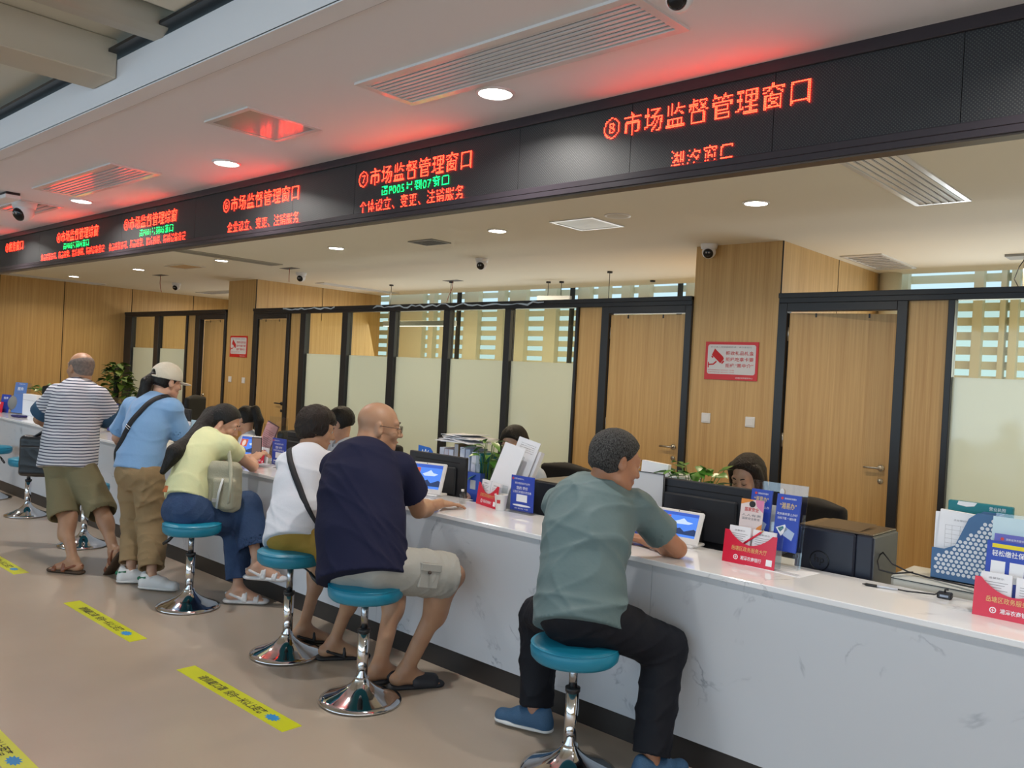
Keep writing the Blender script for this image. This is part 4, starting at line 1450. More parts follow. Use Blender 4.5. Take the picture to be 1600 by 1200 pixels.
    def glasses(s, m_):
        H = s.H; b = MB(); B0 = A3(s.base)
        for q in (-1, 1):
            ring = [hp(H, q * 0.032 + 0.024 * math.cos(a), 0.106, 0.008 + 0.017 * math.sin(a)) - B0 for a in np.linspace(0, 2 * PI, 17)]
            b.tube(ring, 0.0012, 6, caps=False)
            b.tube([hp(H, q * 0.056, 0.104, 0.012) - B0, hp(H, q * 0.078, 0.06, 0.012) - B0, hp(H, q * 0.084, -0.005, 0.012) - B0], 0.0014, 6)
        b.tube([hp(H, -0.008, 0.107, 0.012) - B0, hp(H, 0.008, 0.107, 0.012) - B0], 0.0012, 6)
        g = b.build('glasses', m_, s.root, 'thin spectacle frame')
        l = MB()
        for q in (-1, 1):
            ring = [hp(H, q * 0.032 + 0.023 * math.cos(a), 0.106, 0.008 + 0.016 * math.sin(a)) - B0 for a in np.linspace(0, 2 * PI, 17)[:-1]]
            l.add(ring, [tuple(range(16))])
        l.build('lenses', ACRYL, g)

    def shoe(s, q, m_upper, m_sole, fd, dn=(0, 0, 1), kind='sneaker', name='shoe', label=None, accent=None, strap=None):
        J = s.J; aa = J['a' + q]; fd = nrm(fd); dn = nrm(dn); sd = np.cross(fd, dn)
        fl = aa - dn * 0.078      # point under the ankle on the sole plane
        root = None
        if kind == 'sneaker':
            F_ = Field(aa - 0.26, aa + 0.26, 0.005)
            F_.put(cone(fl - fd * 0.045 + dn * 0.040, fl + fd * 0.165 + dn * 0.030, 0.042, 0.036, flat=(dn, 0.95)), 0)
            F_.put(cone(fl - fd * 0.030 + dn * 0.080, fl + fd * 0.075 + dn * 0.052, 0.040, 0.040), 0.03)
            F_.put(cone(fl - fd * 0.052 + dn * 0.03, fl - fd * 0.052 + dn * 0.098, 0.028, 0.020), 0.02)
            F_.put(ell(aa + dn * 0.055 + fd * 0.004, (0.036, 0.042, 0.050), X=sd, Y=fd, Z=dn), 0.006, 'sub')
            F_.put(cone(fl - fd * 0.3 - dn * 0.07, fl + fd * 0.4 - dn * 0.07, 0.085, 0.085), 0.004, 'sub')
            o = F_.mesh(name, m_upper, s.root, s.base, label)
            F2 = Field(aa - 0.26, aa + 0.26, 0.005)
            F2.put(cone(fl - fd * 0.050 + dn * 0.014, fl + fd * 0.160 + dn * 0.014, 0.041, 0.042, flat=(dn, 0.34)), 0)
            F2.put(cone(fl - fd * 0.0 + dn * 0.014, fl + fd * 0.12 + dn * 0.014, 0.040, 0.044, flat=(dn, 0.34)), 0.01)
            F2.mesh('sole', m_sole, o, s.base)
            if accent:
                a_ = MB()
                a_.tube([fl - fd * 0.084 + dn * 0.07 + sd * 0.012 - A3(s.base), fl - fd * 0.086 + dn * 0.07 - A3(s.base), fl - fd * 0.084 + dn * 0.07 - sd * 0.012 - A3(s.base)], 0.013, 8)
                for e in (-1, 1):
                    a_.tube([fl - fd * 0.07 + dn * 0.078 + sd * e * 0.026 - A3(s.base), fl - fd * 0.02 + dn * 0.086 + sd * e * 0.040 - A3(s.base)], 0.007, 8)
                a_.build('heel_tab', accent, o)
            lc = MB()
            for t in range(5):
                u = 0.045 + t * 0.017
                lc.tube([fl + fd * u + dn * (0.078 - t * 0.004) + sd * e * 0.022 - A3(s.base) for e in (-1, 0, 1)], 0.0028, 6)
            lc.build('laces', m_sole, o)
            return o
        # sandals and slides: sole slab plus straps
        F2 = Field(aa - 0.26, aa + 0.26, 0.005)
        F2.put(cone(fl - fd * 0.055 + dn * 0.002, fl + fd * 0.160 + dn * 0.002, 0.042, 0.046, flat=(dn, 0.42)), 0)
        o = F2.mesh(name, m_sole, s.root, s.base, label)
        F3 = Field(aa - 0.26, aa + 0.26, 0.0045)
        def arc(u, hgt, wd, r, z0=0.008, tw=0.0):
            P_ = []
            for a in np.linspace(0, PI, 9):
                P_.append(fl + fd * (u + tw * math.cos(a)) + sd * math.cos(a) * wd + dn * (z0 + math.sin(a) * hgt))
            for i in range(8): F3.put(cone(P_[i], P_[i + 1], r, r, ), 0.002)
        if kind == 'slide':
            F3.put(cone(fl + fd * 0.06 + dn * 0.02, fl + fd * 0.135 + dn * 0.012, 0.052, 0.050, flat=(dn, 0.9)), 0)
            F3.put(cone(fl + fd * 0.0 + dn * 0.016, fl + fd * 0.16 + dn * 0.008, 0.040, 0.036), 0.004, 'sub')
            F3.put(cone(fl - fd * 0.3 - dn * 0.07, fl + fd * 0.4 - dn * 0.07, 0.08, 0.08), 0.004, 'sub')
        elif kind == 'thong':
            arc(0.05, 0.062, 0.040, 0.009, tw=0.01)
            for e in (-1, 1):
                P_ = [fl - fd * 0.072 + dn * 0.05, fl - fd * 0.03 + sd * e * 0.038 + dn * 0.045, fl + fd * 0.05 + sd * e * 0.04 + dn * 0.016]
                for i in range(2): F3.put(cone(P_[i], P_[i + 1], 0.008, 0.009), 0.004)
            P_ = [fl + fd * 0.055 + dn * 0.068, fl + fd * 0.10 + dn * 0.05, fl + fd * 0.135 + dn * 0.012]
            for i in range(2): F3.put(cone(P_[i], P_[i + 1], 0.009, 0.006), 0.004)
        else:   # sandal with two wide straps and a heel strap
            for du in (-0.008, 0.008): arc(0.05 + du, 0.062, 0.040, 0.010)
            for du in (-0.008, 0.008): arc(0.125 + du, 0.030, 0.044, 0.009)
            for e in (-1, 1):
                P_ = [fl - fd * 0.075 + dn * 0.050, fl - fd * 0.035 + sd * e * 0.040 + dn * 0.052, fl + fd * 0.02 + sd * e * 0.042 + dn * 0.030, fl + fd * 0.05 + sd * e * 0.04 + dn * 0.012]
                for i in range(3): F3.put(cone(P_[i], P_[i + 1], 0.009, 0.009), 0.004)
            P_ = [fl + fd * 0.055 + dn * 0.066, fl + fd * 0.12 + dn * 0.038]
            F3.put(cone(P_[0], P_[1], 0.010, 0.010, flat=(dn, 0.6)), 0.004)
        F3.mesh('straps', m_upper, o, s.base)
        return o

# ================================================================== STOOLS
def make_stool(loc, seat_z, label, tilt=0.0, rz=0.6):
    t = thing('bar_stool', label, 'stool', loc, rz, 'teal swivel stools along the counter')
    b = MB()
    b.lathe([(0.0, 0.004), (0.192, 0.002), (0.198, 0.006), (0.196, 0.013), (0.170, 0.024), (0.120, 0.042), (0.075, 0.066), (0.048, 0.088), (0.034, 0.108), (0.033, 0.118), (0.0, 0.118)], n=64)
    b.build('base', CHROME, t)
    p = MB(); p.cyl((0, 0, 0), 0.0275, 0.116, 0.335, 28); p.build('outer_column', CHROME, t)
    p = MB(); p.lathe([(0.0, 0.333), (0.0305, 0.333), (0.031, 0.35), (0.0, 0.352)], n=28); p.build('collar', BLACKP, t)
    p = MB(); p.cyl((0, 0, 0), 0.0175, 0.34, seat_z - 0.085, 24); p.cyl((0, 0, 0), 0.03, seat_z - 0.10, seat_z - 0.078, 20); p.build('gas_lift', mat('steel_lift', (0.35, 0.36, 0.38), 0.22, 1.0), t)
    s_ = MB()
    s_.lathe([(0.0, -0.080), (0.12, -0.080), (0.165, -0.076), (0.178, -0.062), (0.182, -0.035), (0.178, -0.012), (0.160, -0.002), (0.0, 0.004)], (0, 0, seat_z), 56)
    so = s_.build('seat', TEAL, t)
    q = MB(); q.lathe([(0.1795, -0.016), (0.1815, -0.013), (0.179, -0.010)], (0, 0, seat_z), 56); q.build('piping', TEAL, so)
    l = MB(); l.tube([(0.02, 0.0, seat_z - 0.088), (0.10, 0.0, seat_z - 0.095), (0.14, 0, seat_z - 0.115)], 0.005, 8)
    l.tube([(0.135, 0, seat_z - 0.112), (0.165, 0, seat_z - 0.14), (0.20, 0, seat_z - 0.165)], [0.008, 0.012, 0.010], 10)
    l.build('height_lever', BLACKP, t)
    return t
make_stool((-2.095, 2.735, 0), 0.540, 'teal round stool under the man in the grey-green T-shirt', rz=1.6)
make_stool((-3.228, 2.545, 0), 0.575, 'teal round stool under the man in the navy T-shirt', rz=2.2)
make_stool((-4.015, 2.634, 0), 0.585, 'teal round stool under the woman in white with mustard shorts', rz=0.3)
make_stool((-5.178, 2.645, 0), 0.555, 'teal round stool under the long-haired woman in yellow', rz=3.7)
make_stool((-7.353, 2.807, 0), 0.52, 'empty teal stool behind the walking man in stripes', rz=-0.6)
make_stool((-8.978, 2.889, 0), 0.56, 'chrome-based stool standing behind the black briefcase', rz=-0.3)
make_stool((-10.199, 2.92, 0), 0.56, 'farthest teal stool, cut by the left photo edge', rz=0.3)

# ================================================================== CUSTOMERS
JT = {
 'A': dict(hd=(-2.125, 2.989, 1.252), nb=(-2.215, 2.955, 1.092), sL=(-2.392, 2.960, 1.035), sR=(-2.050, 3.060, 1.058), eR=(-1.973, 3.283, 0.872), wR=(-2.19, 3.37, 0.860), eL=(-2.487, 3.190, 0.865), wL=(-2.31, 3.36, 0.865),
           pel=(-2.088, 2.743, 0.675), hL=(-2.172, 2.777, 0.640), hR=(-2.000, 2.777, 0.640), kR=(-1.878, 3.060, 0.500), aR=(-1.815, 2.899, 0.085), kL=(-2.50, 2.99, 0.50), aL=(-2.448, 2.930, 0.085)),
 'B': dict(hd=(-3.508, 2.796, 1.293), nb=(-3.475, 2.672, 1.145), sL=(-3.660, 2.650, 1.075), sR=(-3.335, 2.810, 1.095), eR=(-3.375, 2.985, 0.862), wR=(-3.468, 3.225, 0.868), eL=(-3.731, 2.900, 0.862), wL=(-3.80, 3.16, 0.865),
           pel=(-3.270, 2.545, 0.690), hL=(-3.348, 2.600, 0.650), hR=(-3.165, 2.560, 0.650), kR=(-3.080, 2.975, 0.575), aR=(-3.225, 2.820, 0.085), kL=(-3.50, 2.990, 0.515), aL=(-3.360, 2.760, 0.085)),
 'C': dict(hd=(-4.304, 2.958, 1.213), nb=(-4.262, 2.872, 1.060), sL=(-4.415, 2.850, 1.000), sR=(-4.130, 2.975, 1.020), eR=(-4.240, 3.150, 0.865), wR=(-4.40, 3.30, 0.862), eL=(-4.488, 3.12, 0.865), wL=(-4.60, 3.32, 0.862),
           pel=(-4.055, 2.680, 0.680), hL=(-4.130, 2.72, 0.645), hR=(-3.965, 2.700, 0.645), kL=(-4.250, 3.015, 0.470), aL=(-4.120, 2.81, 0.085), kR=(-3.68, 2.86, 0.490), aR=(-3.80, 2.79, 0.085)),
 'D': dict(hd=(-5.465, 2.990, 1.161), nb=(-5.400, 2.850, 1.060), sL=(-5.560, 2.885, 1.000), sR=(-5.240, 2.890, 1.025), eR=(-5.277, 3.116, 0.875), wR=(-5.470, 3.225, 0.900), eL=(-5.590, 3.154, 0.870), wL=(-5.64, 3.285, 0.900),
           pel=(-5.270, 2.640, 0.650), hL=(-5.345, 2.690, 0.615), hR=(-5.190, 2.630, 0.615), kL=(-5.165, 3.020, 0.620), aL=(-4.958, 3.003, 0.262), kR=(-5.215, 2.984, 0.500), aR=(-5.066, 2.93, 0.095)),
 'E': dict(hd=(-6.083, 2.856, 1.420), nb=(-6.050, 2.770, 1.275), sL=(-6.245, 2.685, 1.225), sR=(-5.895, 2.815, 1.235), eR=(-5.910, 2.930, 0.985), wR=(-6.055, 3.110, 0.900), eL=(-6.42, 2.655, 0.985), wL=(-6.495, 2.880, 0.940),
           pel=(-5.995, 2.640, 0.800), hL=(-6.085, 2.640, 0.760), hR=(-5.905, 2.670, 0.760), kL=(-6.085, 2.68, 0.410), aL=(-5.955, 2.600, 0.082), kR=(-5.905, 2.72, 0.410), aR=(-5.710, 2.640, 0.082)),
 'F': dict(hd=(-6.961, 2.573, 1.480), nb=(-6.920, 2.555, 1.325), sL=(-7.080, 2.455, 1.270), sR=(-6.760, 2.640, 1.270), eL=(-7.275, 2.395, 1.060), wL=(-7.390, 2.60, 0.985), eR=(-6.850, 2.820, 1.040), wR=(-7.040, 2.93, 0.900),
           pel=(-6.830, 2.470, 0.800), hL=(-6.900, 2.440, 0.760), hR=(-6.755, 2.510, 0.760), kL=(-6.690, 2.40, 0.420), aL=(-6.450, 2.398, 0.090), kR=(-6.510, 2.60, 0.440), aR=(-6.240, 2.60, 0.175)),
}
flat_dn = (0, 0, 1)

# ---- A: man in the grey-green T-shirt
CLOTH_A = mat('grey_green_jersey', (0.105, 0.165, 0.175), 0.62, bump=(14, 0.35), sheen=0.05)
A_ = Person('man in grey-green T-shirt and black trousers leaning on the counter, greying hair', JT['A'], (0.50, 0.82, -0.30), (0.05, 0.28, 1), hs=1.06, skin=SKIN3, hunch=0.05,
            hand_spec=dict(R=dict(d=(-0.9, 0.25, 0), n=(0, 0, 1), side=(0, 1, 0), curl=0.35, thumb_side=1), L=dict(d=(0.9, 0.25, 0), n=(0, 0, 1), side=(0, 1, 0), curl=0.35, thumb_side=1)),
            foot_dir=dict(R=(0.25, 0.9, 0), L=(-0.85, -0.25, 0)), bulk=1.02, limb=1.05, shod=True)
A_.shirt(CLOTH_A, sleeve=0.62, amp=0.012, seed=11, w=(0.150, 0.140, 0.160, 0.172), hem=-0.085, sr=(0.068, 0.076), fx=(7, 7, 9))
A_.trousers(mat('black_trousers', (0.006, 0.007, 0.012), 0.7, spec=0.25, bump=(18, 0.3)), stop=0.93, r=(0.105, 0.088, 0.08, 0.072), amp=0.010, seed=4)
A_.hair(HAIRG, puff=0.014, fringe=0.075, low=-0.055, amp=0.003, seed=3, fx=(110, 110, 110))
A_.brows(HAIRB); A_.lips()
SH_B = mat('blue_mesh_shoe', (0.035, 0.10, 0.20), 0.6, bump=(200, 0.3))
SH_W = mat('white_rubber', (0.72, 0.72, 0.72), 0.5)
A_.shoe('L', SH_B, SH_W, (-0.85, -0.25, 0), label='blue sports shoe with white sole')
A_.shoe('R', SH_B, SH_W, (0.25, 0.9, 0), label='blue sports shoe with white sole')

# ---- B: bald man in navy
CLOTH_B = mat('navy_cotton', (0.012, 0.014, 0.042), 0.8, bump=(14, 0.35), spec=0.2)
B_ = Person('bald heavy man with glasses in navy T-shirt and light cargo shorts on a stool', JT['B'], (0.55, 0.82, -0.12), (0.04, 0.1, 1), hs=1.10, skin=SKIN1, hunch=0.06, bulk=1.16, limb=1.12, neck_r=0.066,
            hand_spec=dict(R=dict(d=(0.10, 0.95, -0.10), n=(0, 0, 1), side=(1, 0, 0), curl=0.30, thumb_side=-1), L=dict(d=(0.2, 0.95, -0.05), n=(0, 0, 1), side=(1, 0, 0), curl=0.3, thumb_side=1)),
            foot_dir=dict(R=(0.45, 0.85, 0), L=(0.35, 0.9, 0)))
B_.shirt(CLOTH_B, sleeve=0.60, amp=0.010, seed=21, w=(0.162, 0.162, 0.160, 0.152), hem=-0.115, sr=(0.080, 0.092), depth=0.82, neck=0.074, fx=(6, 6, 7))
CARGO = mat('stone_cargo_cotton', (0.36, 0.36, 0.335), 0.85, bump=(20, 0.4))
B_.trousers(CARGO, stop=-0.06, r=(0.115, 0.106, 0, 0), amp=0.007, seed=6, name='shorts')
pk = MB()
def cargo_pocket(mb, c, fx_, up_, nn, w_, h_):
    M = frame_m(c, fx_, up_)
    mb.bbox(-w_, w_, -0.012, 0.012, -h_, h_, 0.005, M); mb.bbox(-w_ - 0.003, w_ + 0.003, -0.016, 0.016, h_ * 0.35, h_, 0.004, M)
kb = A3(JT['B']['kR']); hb = A3(JT['B']['hR']); axb = nrm(kb - hb); 
cc = hb * 0.42 + kb * 0.58 + np.array([0.098, -0.045, 0.01])
cargo_pocket(pk, cc - A3(B_.base), axb, np.cross(nrm((0.9, -0.4, 0.05)), axb) * 1, None, 0.055, 0.06)
po = pk.build('cargo_pocket', CARGO, B_.root)
pb = MB(); pb.sphere(cc - A3(B_.base) + np.array([0.017, -0.010, 0.02]), 0.009, 8); pb.build('button', mat('brown_button', (0.06, 0.04, 0.03), 0.4), po)
B_.glasses(mat('dark_frame_metal', (0.05, 0.05, 0.06), 0.3, 0.8)); B_.brows(HAIRB); B_.lips()
SLIDE = mat('charcoal_rubber', (0.022, 0.024, 0.032), 0.55)
B_.shoe('R', SLIDE, SLIDE, (0.45, 0.85, 0), kind='slide', name='slide_sandal', label='charcoal rubber slide')
B_.shoe('L', SLIDE, SLIDE, (0.35, 0.9, 0), kind='slide', name='slide_sandal', label='charcoal rubber slide')

# ---- C: woman in white T-shirt
CLOTH_C = mat('white_cotton', (0.66, 0.69, 0.76), 0.85, bump=(14, 0.35), sheen=0.05)
C_ = Person('short-haired woman in white T-shirt and mustard shorts seated beside the bald man', JT['C'], (0.55, 0.78, -0.25), (0.0, 0.22, 1), hs=1.0, skin=SKIN1, hunch=0.05, bulk=0.94, limb=0.9,
            hand_spec=dict(R=dict(d=(-0.4, 0.9, 0), n=(0, 0, 1), side=(1, 0, 0), thumb_side=-1), L=dict(d=(0.3, 0.9, 0), n=(0, 0, 1), side=(1, 0, 0), thumb_side=1)),
            foot_dir=dict(R=(0.50, 0.80, 0), L=(0.45, 0.85, 0)))
C_.shirt(CLOTH_C, sleeve=0.85, amp=0.011, seed=31, w=(0.145, 0.132, 0.142, 0.150), hem=-0.085, fx=(7, 7, 9), neck=0.07)
C_.trousers(mat('mustard_cotton', (0.30, 0.19, 0.025), 0.8, bump=(20, 0.4)), stop=-0.02, r=(0.100, 0.086, 0, 0), amp=0.006, seed=7, name='shorts')
H = C_.H; axh = dict(X=H['r'], Y=H['f'], Z=H['u'])
C_.hair(HAIRBR, puff=0.026, fringe=0.062, low=-0.055, amp=0.005, seed=8, fx=(30, 30, 30), ears=False,
        extra=[ell(hp(H, 0, -0.05, -0.01), (0.088, 0.072, 0.080), **axh), ell(hp(H, 0.068, 0.020, 0.02), (0.022, 0.045, 0.05), **axh), ell(hp(H, -0.068, 0.020, 0.02), (0.022, 0.045, 0.05), **axh), ell(hp(H, 0.0, 0.062, 0.075), (0.06, 0.035, 0.03), **axh)])
C_.brows(HAIRB); C_.lips()
THB = mat('black_rubber', (0.012, 0.012, 0.015), 0.55)
C_.shoe('R', THB, THB, (0.50, 0.80, 0), kind='thong', name='sandal', label='black rubber sandal')
C_.shoe('L', THB, THB, (0.45, 0.85, 0), kind='thong', name='sandal', label='black rubber sandal')

# ---- D: long-haired woman in pale yellow
CLOTH_D = mat('pale_yellow_cotton', (0.68, 0.70, 0.40), 0.85, bump=(14, 0.35), sheen=0.05)
D_ = Person('long-haired woman in pale yellow T-shirt and jeans hunched over her phone', JT['D'], (0.66, 0.62, -0.50), (0.35, 0.42, 1), hs=1.02, skin=SKIN2, hunch=0.09, bulk=0.95, limb=0.9, neck_r=0.05,
            hand_spec=dict(R=dict(d=(-0.30, 0.80, 0.45), n=(0.3, -0.4, 0.8), side=(-1, 0, 0), curl=0.8, thumb_side=1), L=dict(d=(0.5, 0.75, 0.3), n=(-0.3, -0.4, 0.8), side=(1, 0, 0), curl=0.8, thumb_side=1)),
            foot_dir=dict(R=(0.65, 0.72, 0), L=(0.75, 0.60, 0.0)))
D_.shirt(CLOTH_D, sleeve=0.42, amp=0.010, seed=41, w=(0.132, 0.126, 0.140, 0.146), hem=0.03, sr=(0.060, 0.064), fx=(7, 7, 9))
D_.trousers(mat('blue_denim', (0.016, 0.042, 0.115), 0.85, bump=(60, 0.4), var=(6, (0.035, 0.075, 0.17))), stop=dict(L=0.72, R=0.86), r=(0.112, 0.096, 0.09, 0.075), amp=0.007, seed=9, name='jeans', top=0.10, waist=(0.152, 0.74), flare=dict(L=0.035, R=0.0))
lt = MB(); pt = D_.sp(0.10) - D_.front * 0.125 - D_.right * 0.05 - A3(D_.base)
lt.bbox(-0.026, 0.026, -0.004, 0.004, -0.022, 0.022, 0.002, frame_m(pt, D_.right, D_.up)); lt.build('leather_patch', mat('orange_leather', (0.50, 0.14, 0.04), 0.6), D_.root)
H = D_.H; axh = dict(X=H['r'], Y=H['f'], Z=H['u'])
bk = -nrm((0.40, 0.75, 0))
p0 = hp(H, -0.01, -0.095, 0.0); p1 = A3(D_.J['nb']) + np.array([-0.02, -0.105, -0.02]); p2 = D_.sp(0.62) - D_.front * 0.155 + D_.right * 0.005; p3 = D_.sp(0.30) - D_.front * 0.175 - D_.right * 0.03
D_.hair(HAIRB, puff=0.014, fringe=0.066, low=-0.04, amp=0.003, seed=12, fx=(50, 50, 20), lo=0.75, h=0.0055,
        extra=[cone(hp(H, 0, -0.03, 0.02), p0, 0.08, 0.07), cone(p0, p1, 0.070, 0.068), cone(p1, p2, 0.068, 0.056), cone(p2, p3, 0.056, 0.020)])
D_.brows(HAIRB); D_.lips()
WS = mat('white_sandal', (0.72, 0.72, 0.74), 0.5)
D_.shoe('R', WS, WS, (0.65, 0.72, 0), kind='sandal', name='sandal', label='white platform sandal')
D_.shoe('L', WS, WS, (0.75, 0.60, 0.0), kind='sandal', name='sandal', label='white platform sandal')

# ---- E: woman in light blue with a cap
CLOTH_E = mat('light_blue_cotton', (0.215, 0.40, 0.68), 0.85, bump=(14, 0.4), sheen=0.2)
E_ = Person('standing woman in cream cap, light blue T-shirt and khaki trousers', JT['E'], (-0.02, 0.98, -0.20), (0.0, 0.12, 1), hs=1.02, skin=SKIN2, hunch=0.03, bulk=0.98, limb=0.92, neck_r=0.05,
            hand_spec=dict(R=dict(d=(-0.5, 0.8, -0.1), n=(0, 0, 1), side=(1, 0, 0), curl=0.6, thumb_side=-1), L=dict(d=(-0.1, 0.95, -0.1), n=(-0.3, 0, 1), side=(1, 0, 0), curl=0.6, thumb_side=1)),
            foot_dir=dict(R=(0.80, 0.60, 0), L=(0.55, 0.80, 0)), shod=True)
E_.shirt(CLOTH_E, sleeve=0.80, amp=0.013, seed=51, w=(0.140, 0.136, 0.146, 0.148), hem=-0.015, sr=(0.062, 0.078), depth=0.82, fx=(7, 7, 8))
E_.trousers(mat('khaki_cotton', (0.30, 0.205, 0.105), 0.85, bump=(20, 0.5)), stop=0.83, r=(0.104, 0.092, 0.09, 0.080), amp=0.013, seed=10, waist=(0.155, 0.8))
H = E_.H; axh = dict(X=H['r'], Y=H['f'], Z=H['u'])
q0 = hp(H, -0.01, -0.100, 0.02); q1 = hp(H, -0.02, -0.135, -0.03); q2 = hp(H, -0.025, -0.130, -0.14); q3 = hp(H, -0.02, -0.120, -0.245)
E_.hair(HAIRB, puff=0.006, fringe=0.05, low=-0.04, amp=0.002, seed=13, lo=0.42, extra=[cone(q0, q1, 0.034, 0.038), cone(q1, q2, 0.038, 0.042), cone(q2, q3, 0.042, 0.018)])
E_.brows(HAIRB); E_.lips()
CAPM = mat('cream_cotton_twill', (0.66, 0.62, 0.51), 0.9, bump=(90, 0.25))
F_ = Field(H['c'] - 0.22, H['c'] + 0.24, 0.004)
F_.put(ell(hp(H, 0, -0.012, 0.045), (0.095, 0.116, 0.102), cut=[(hp(H, 0, 0, 0.022), -H['u'] + H['f'] * 0.05)], **axh), 0)
F_.put(ell(hp(H, 0, -0.008, 0.040), (0.089, 0.110, 0.094), **axh), 0, 'sub')
F_.put(ell(hp(H, 0, -0.125, 0.035), (0.040, 0.045, 0.038), **axh), 0.004, 'sub')
F_.warp(folds(0.002, 3, (25, 25, 25)))
cap = F_.mesh('cap', CAPM, E_.root, E_.base, 'cream baseball cap')
F_ = Field(H['c'] - 0.24, H['c'] + 0.26, 0.004)
F_.put(ell(hp(H, 0, 0.115, 0.018), (0.072, 0.066, 0.010), **axh), 0)
F_.put(ell(hp(H, 0, 0.115, -0.012), (0.06, 0.085, 0.022), **axh), 0.003, 'sub')
F_.mesh('brim', CAPM, cap, E_.base)
sb = MB(); sb.tube([hp(H, 0.092 * math.sin(a), -0.010 - 0.113 * math.cos(a), 0.024) - A3(E_.base) for a in np.linspace(-0.55, 0.55, 9)], 0.007, 8, flat=((0.2, 0.5, 0), 0.5)); sb.build('adjuster_strap', CAPM, cap)
SN = mat('white_leather', (0.72, 0.73, 0.75), 0.45)
GRN = mat('green_leather', (0.01, 0.16, 0.075), 0.5)
E_.shoe('R', SN, SH_W, (0.80, 0.60, 0), label='white trainer with green heel tab', accent=GRN)
E_.shoe('L', SN, SH_W, (0.55, 0.80, 0), label='white trainer with green heel tab', accent=GRN)
for q in 'LR':
    sk = MB(); a_ = A3(JT['E']['a' + q]) - A3(E_.base); sk.lathe([(0.043, -0.03), (0.043, 0.012), (0.040, 0.014)], a_, 24); sk.build('sock', SN, E_.root, 'short white sock')

# ---- F: striped polo man walking
CLOTH_F = stripe_mat('navy_white_stripes', (0.66, 0.67, 0.72), (0.045, 0.055, 0.11), 0.0225, 0.34)
F1 = Person('balding man in navy-and-white striped polo and olive shorts walking past', JT['F'], (-0.95, -0.25, -0.03), (0, 0.03, 1), hs=1.06, skin=SKIN1, hunch=0.02, bulk=1.06, limb=1.0, neck_r=0.062,
            hand_spec=dict(L=dict(d=(0.55, 0.80, -0.1), n=(0.0, 0, 1), side=(1, 0, 0), curl=1.1, thumb_side=1), R=dict(d=(-0.6, 0.7, -0.3), n=(0.2, 0, 1), side=(1, 0, 0), curl=0.7, thumb_side=-1)),
            foot_dir=dict(L=(-0.80, -0.50, 0), R=(-0.62, -0.10, -0.72), Rn=(-0.75, -0.12, 0.62)))
F1.shirt(CLOTH_F, sleeve=0.72, amp=0.008, seed=61, w=(0.172, 0.165, 0.164, 0.160), hem=-0.085, sr=(0.078, 0.094), depth=0.84, fx=(6, 6, 10), name='polo_shirt', neck=0.072)
TRIM = mat('slate_blue_knit', (0.03, 0.085, 0.16), 0.85, bump=(150, 0.3))
F1.collar(TRIM, r=0.080, hgt=0.058)
for q in 'LR':
    sh, el = F1.J['s' + q], F1.J['e' + q]; ax_ = nrm(el - sh); cp = sh + (el - sh) * 0.72
    Fc = Field(cp - 0.15, cp + 0.15, 0.005)
    Fc.put(cone(cp - ax_ * 0.03, cp + ax_ * 0.06, 0.0985, 0.1045, cut=(cp + ax_ * 0.014, ax_)), 0)
    Fc.put(cone(cp - ax_ * 0.10, cp - ax_ * 0.098 , 0.075, 0.075), 0, 'sub')
    Fc.put(cone(cp - ax_ * 0.15, cp + ax_ * 0.12, 0.086, 0.090), 0, 'sub')
    Fc.mesh('sleeve_cuff', TRIM, F1.root, F1.base)
F1.trousers(mat('olive_cotton', (0.20, 0.175, 0.095), 0.85, bump=(20, 0.5)), stop=dict(L=0.10, R=0.02), r=(0.115, 0.104, 0, 0.100), amp=0.007, seed=14, name='shorts', waist=(0.165, 0.8))
H = F1.H; axh = dict(X=H['r'], Y=H['f'], Z=H['u'])
Fh = Field(H['c'] - 0.16, H['c'] + 0.16, 0.004)
Fh.put(ell(hp(H, 0, -0.014, 0.030), (0.0805 * 1.06, 0.099 * 1.06, 0.085 * 1.06), cut=[(hp(H, 0, 0, 0.062), H['u'] + H['f'] * 0.25), (hp(H, 0, 0, -0.048), -H['u']), (hp(H, 0, 0.035, 0), H['f'])], **axh), 0)
Fh.put(ell(hp(H, 0, -0.042, -0.02), (0.064 * 1.06, 0.058 * 1.06, 0.055 * 1.06), cut=[(hp(H, 0, 0, -0.060), -H['u'])], **axh), 0.015)
for q in (-1, 1): Fh.put(ell(hp(H, q * 0.09, 0.004, -0.008), (0.028, 0.026, 0.040), **axh), 0.003, 'sub')
Fh.mesh('hair', HAIRS, F1.root, F1.base, 'thin grey fringe of hair around a bald crown')
F1.brows(HAIRB); F1.lips()
BS = mat('brown_leather', (0.20, 0.065, 0.028), 0.45)
BSS = mat('dark_brown_sole', (0.06, 0.035, 0.02), 0.7)
F1.shoe('L', BS, BSS, (-0.80, -0.50, 0), kind='sandal', name='sandal', label='brown leather sandal')
F1.shoe('R', BS, BSS, (-0.62, -0.10, -0.72), dn=(-0.75, -0.12, 0.62), kind='sandal', name='sandal', label='brown leather sandal')

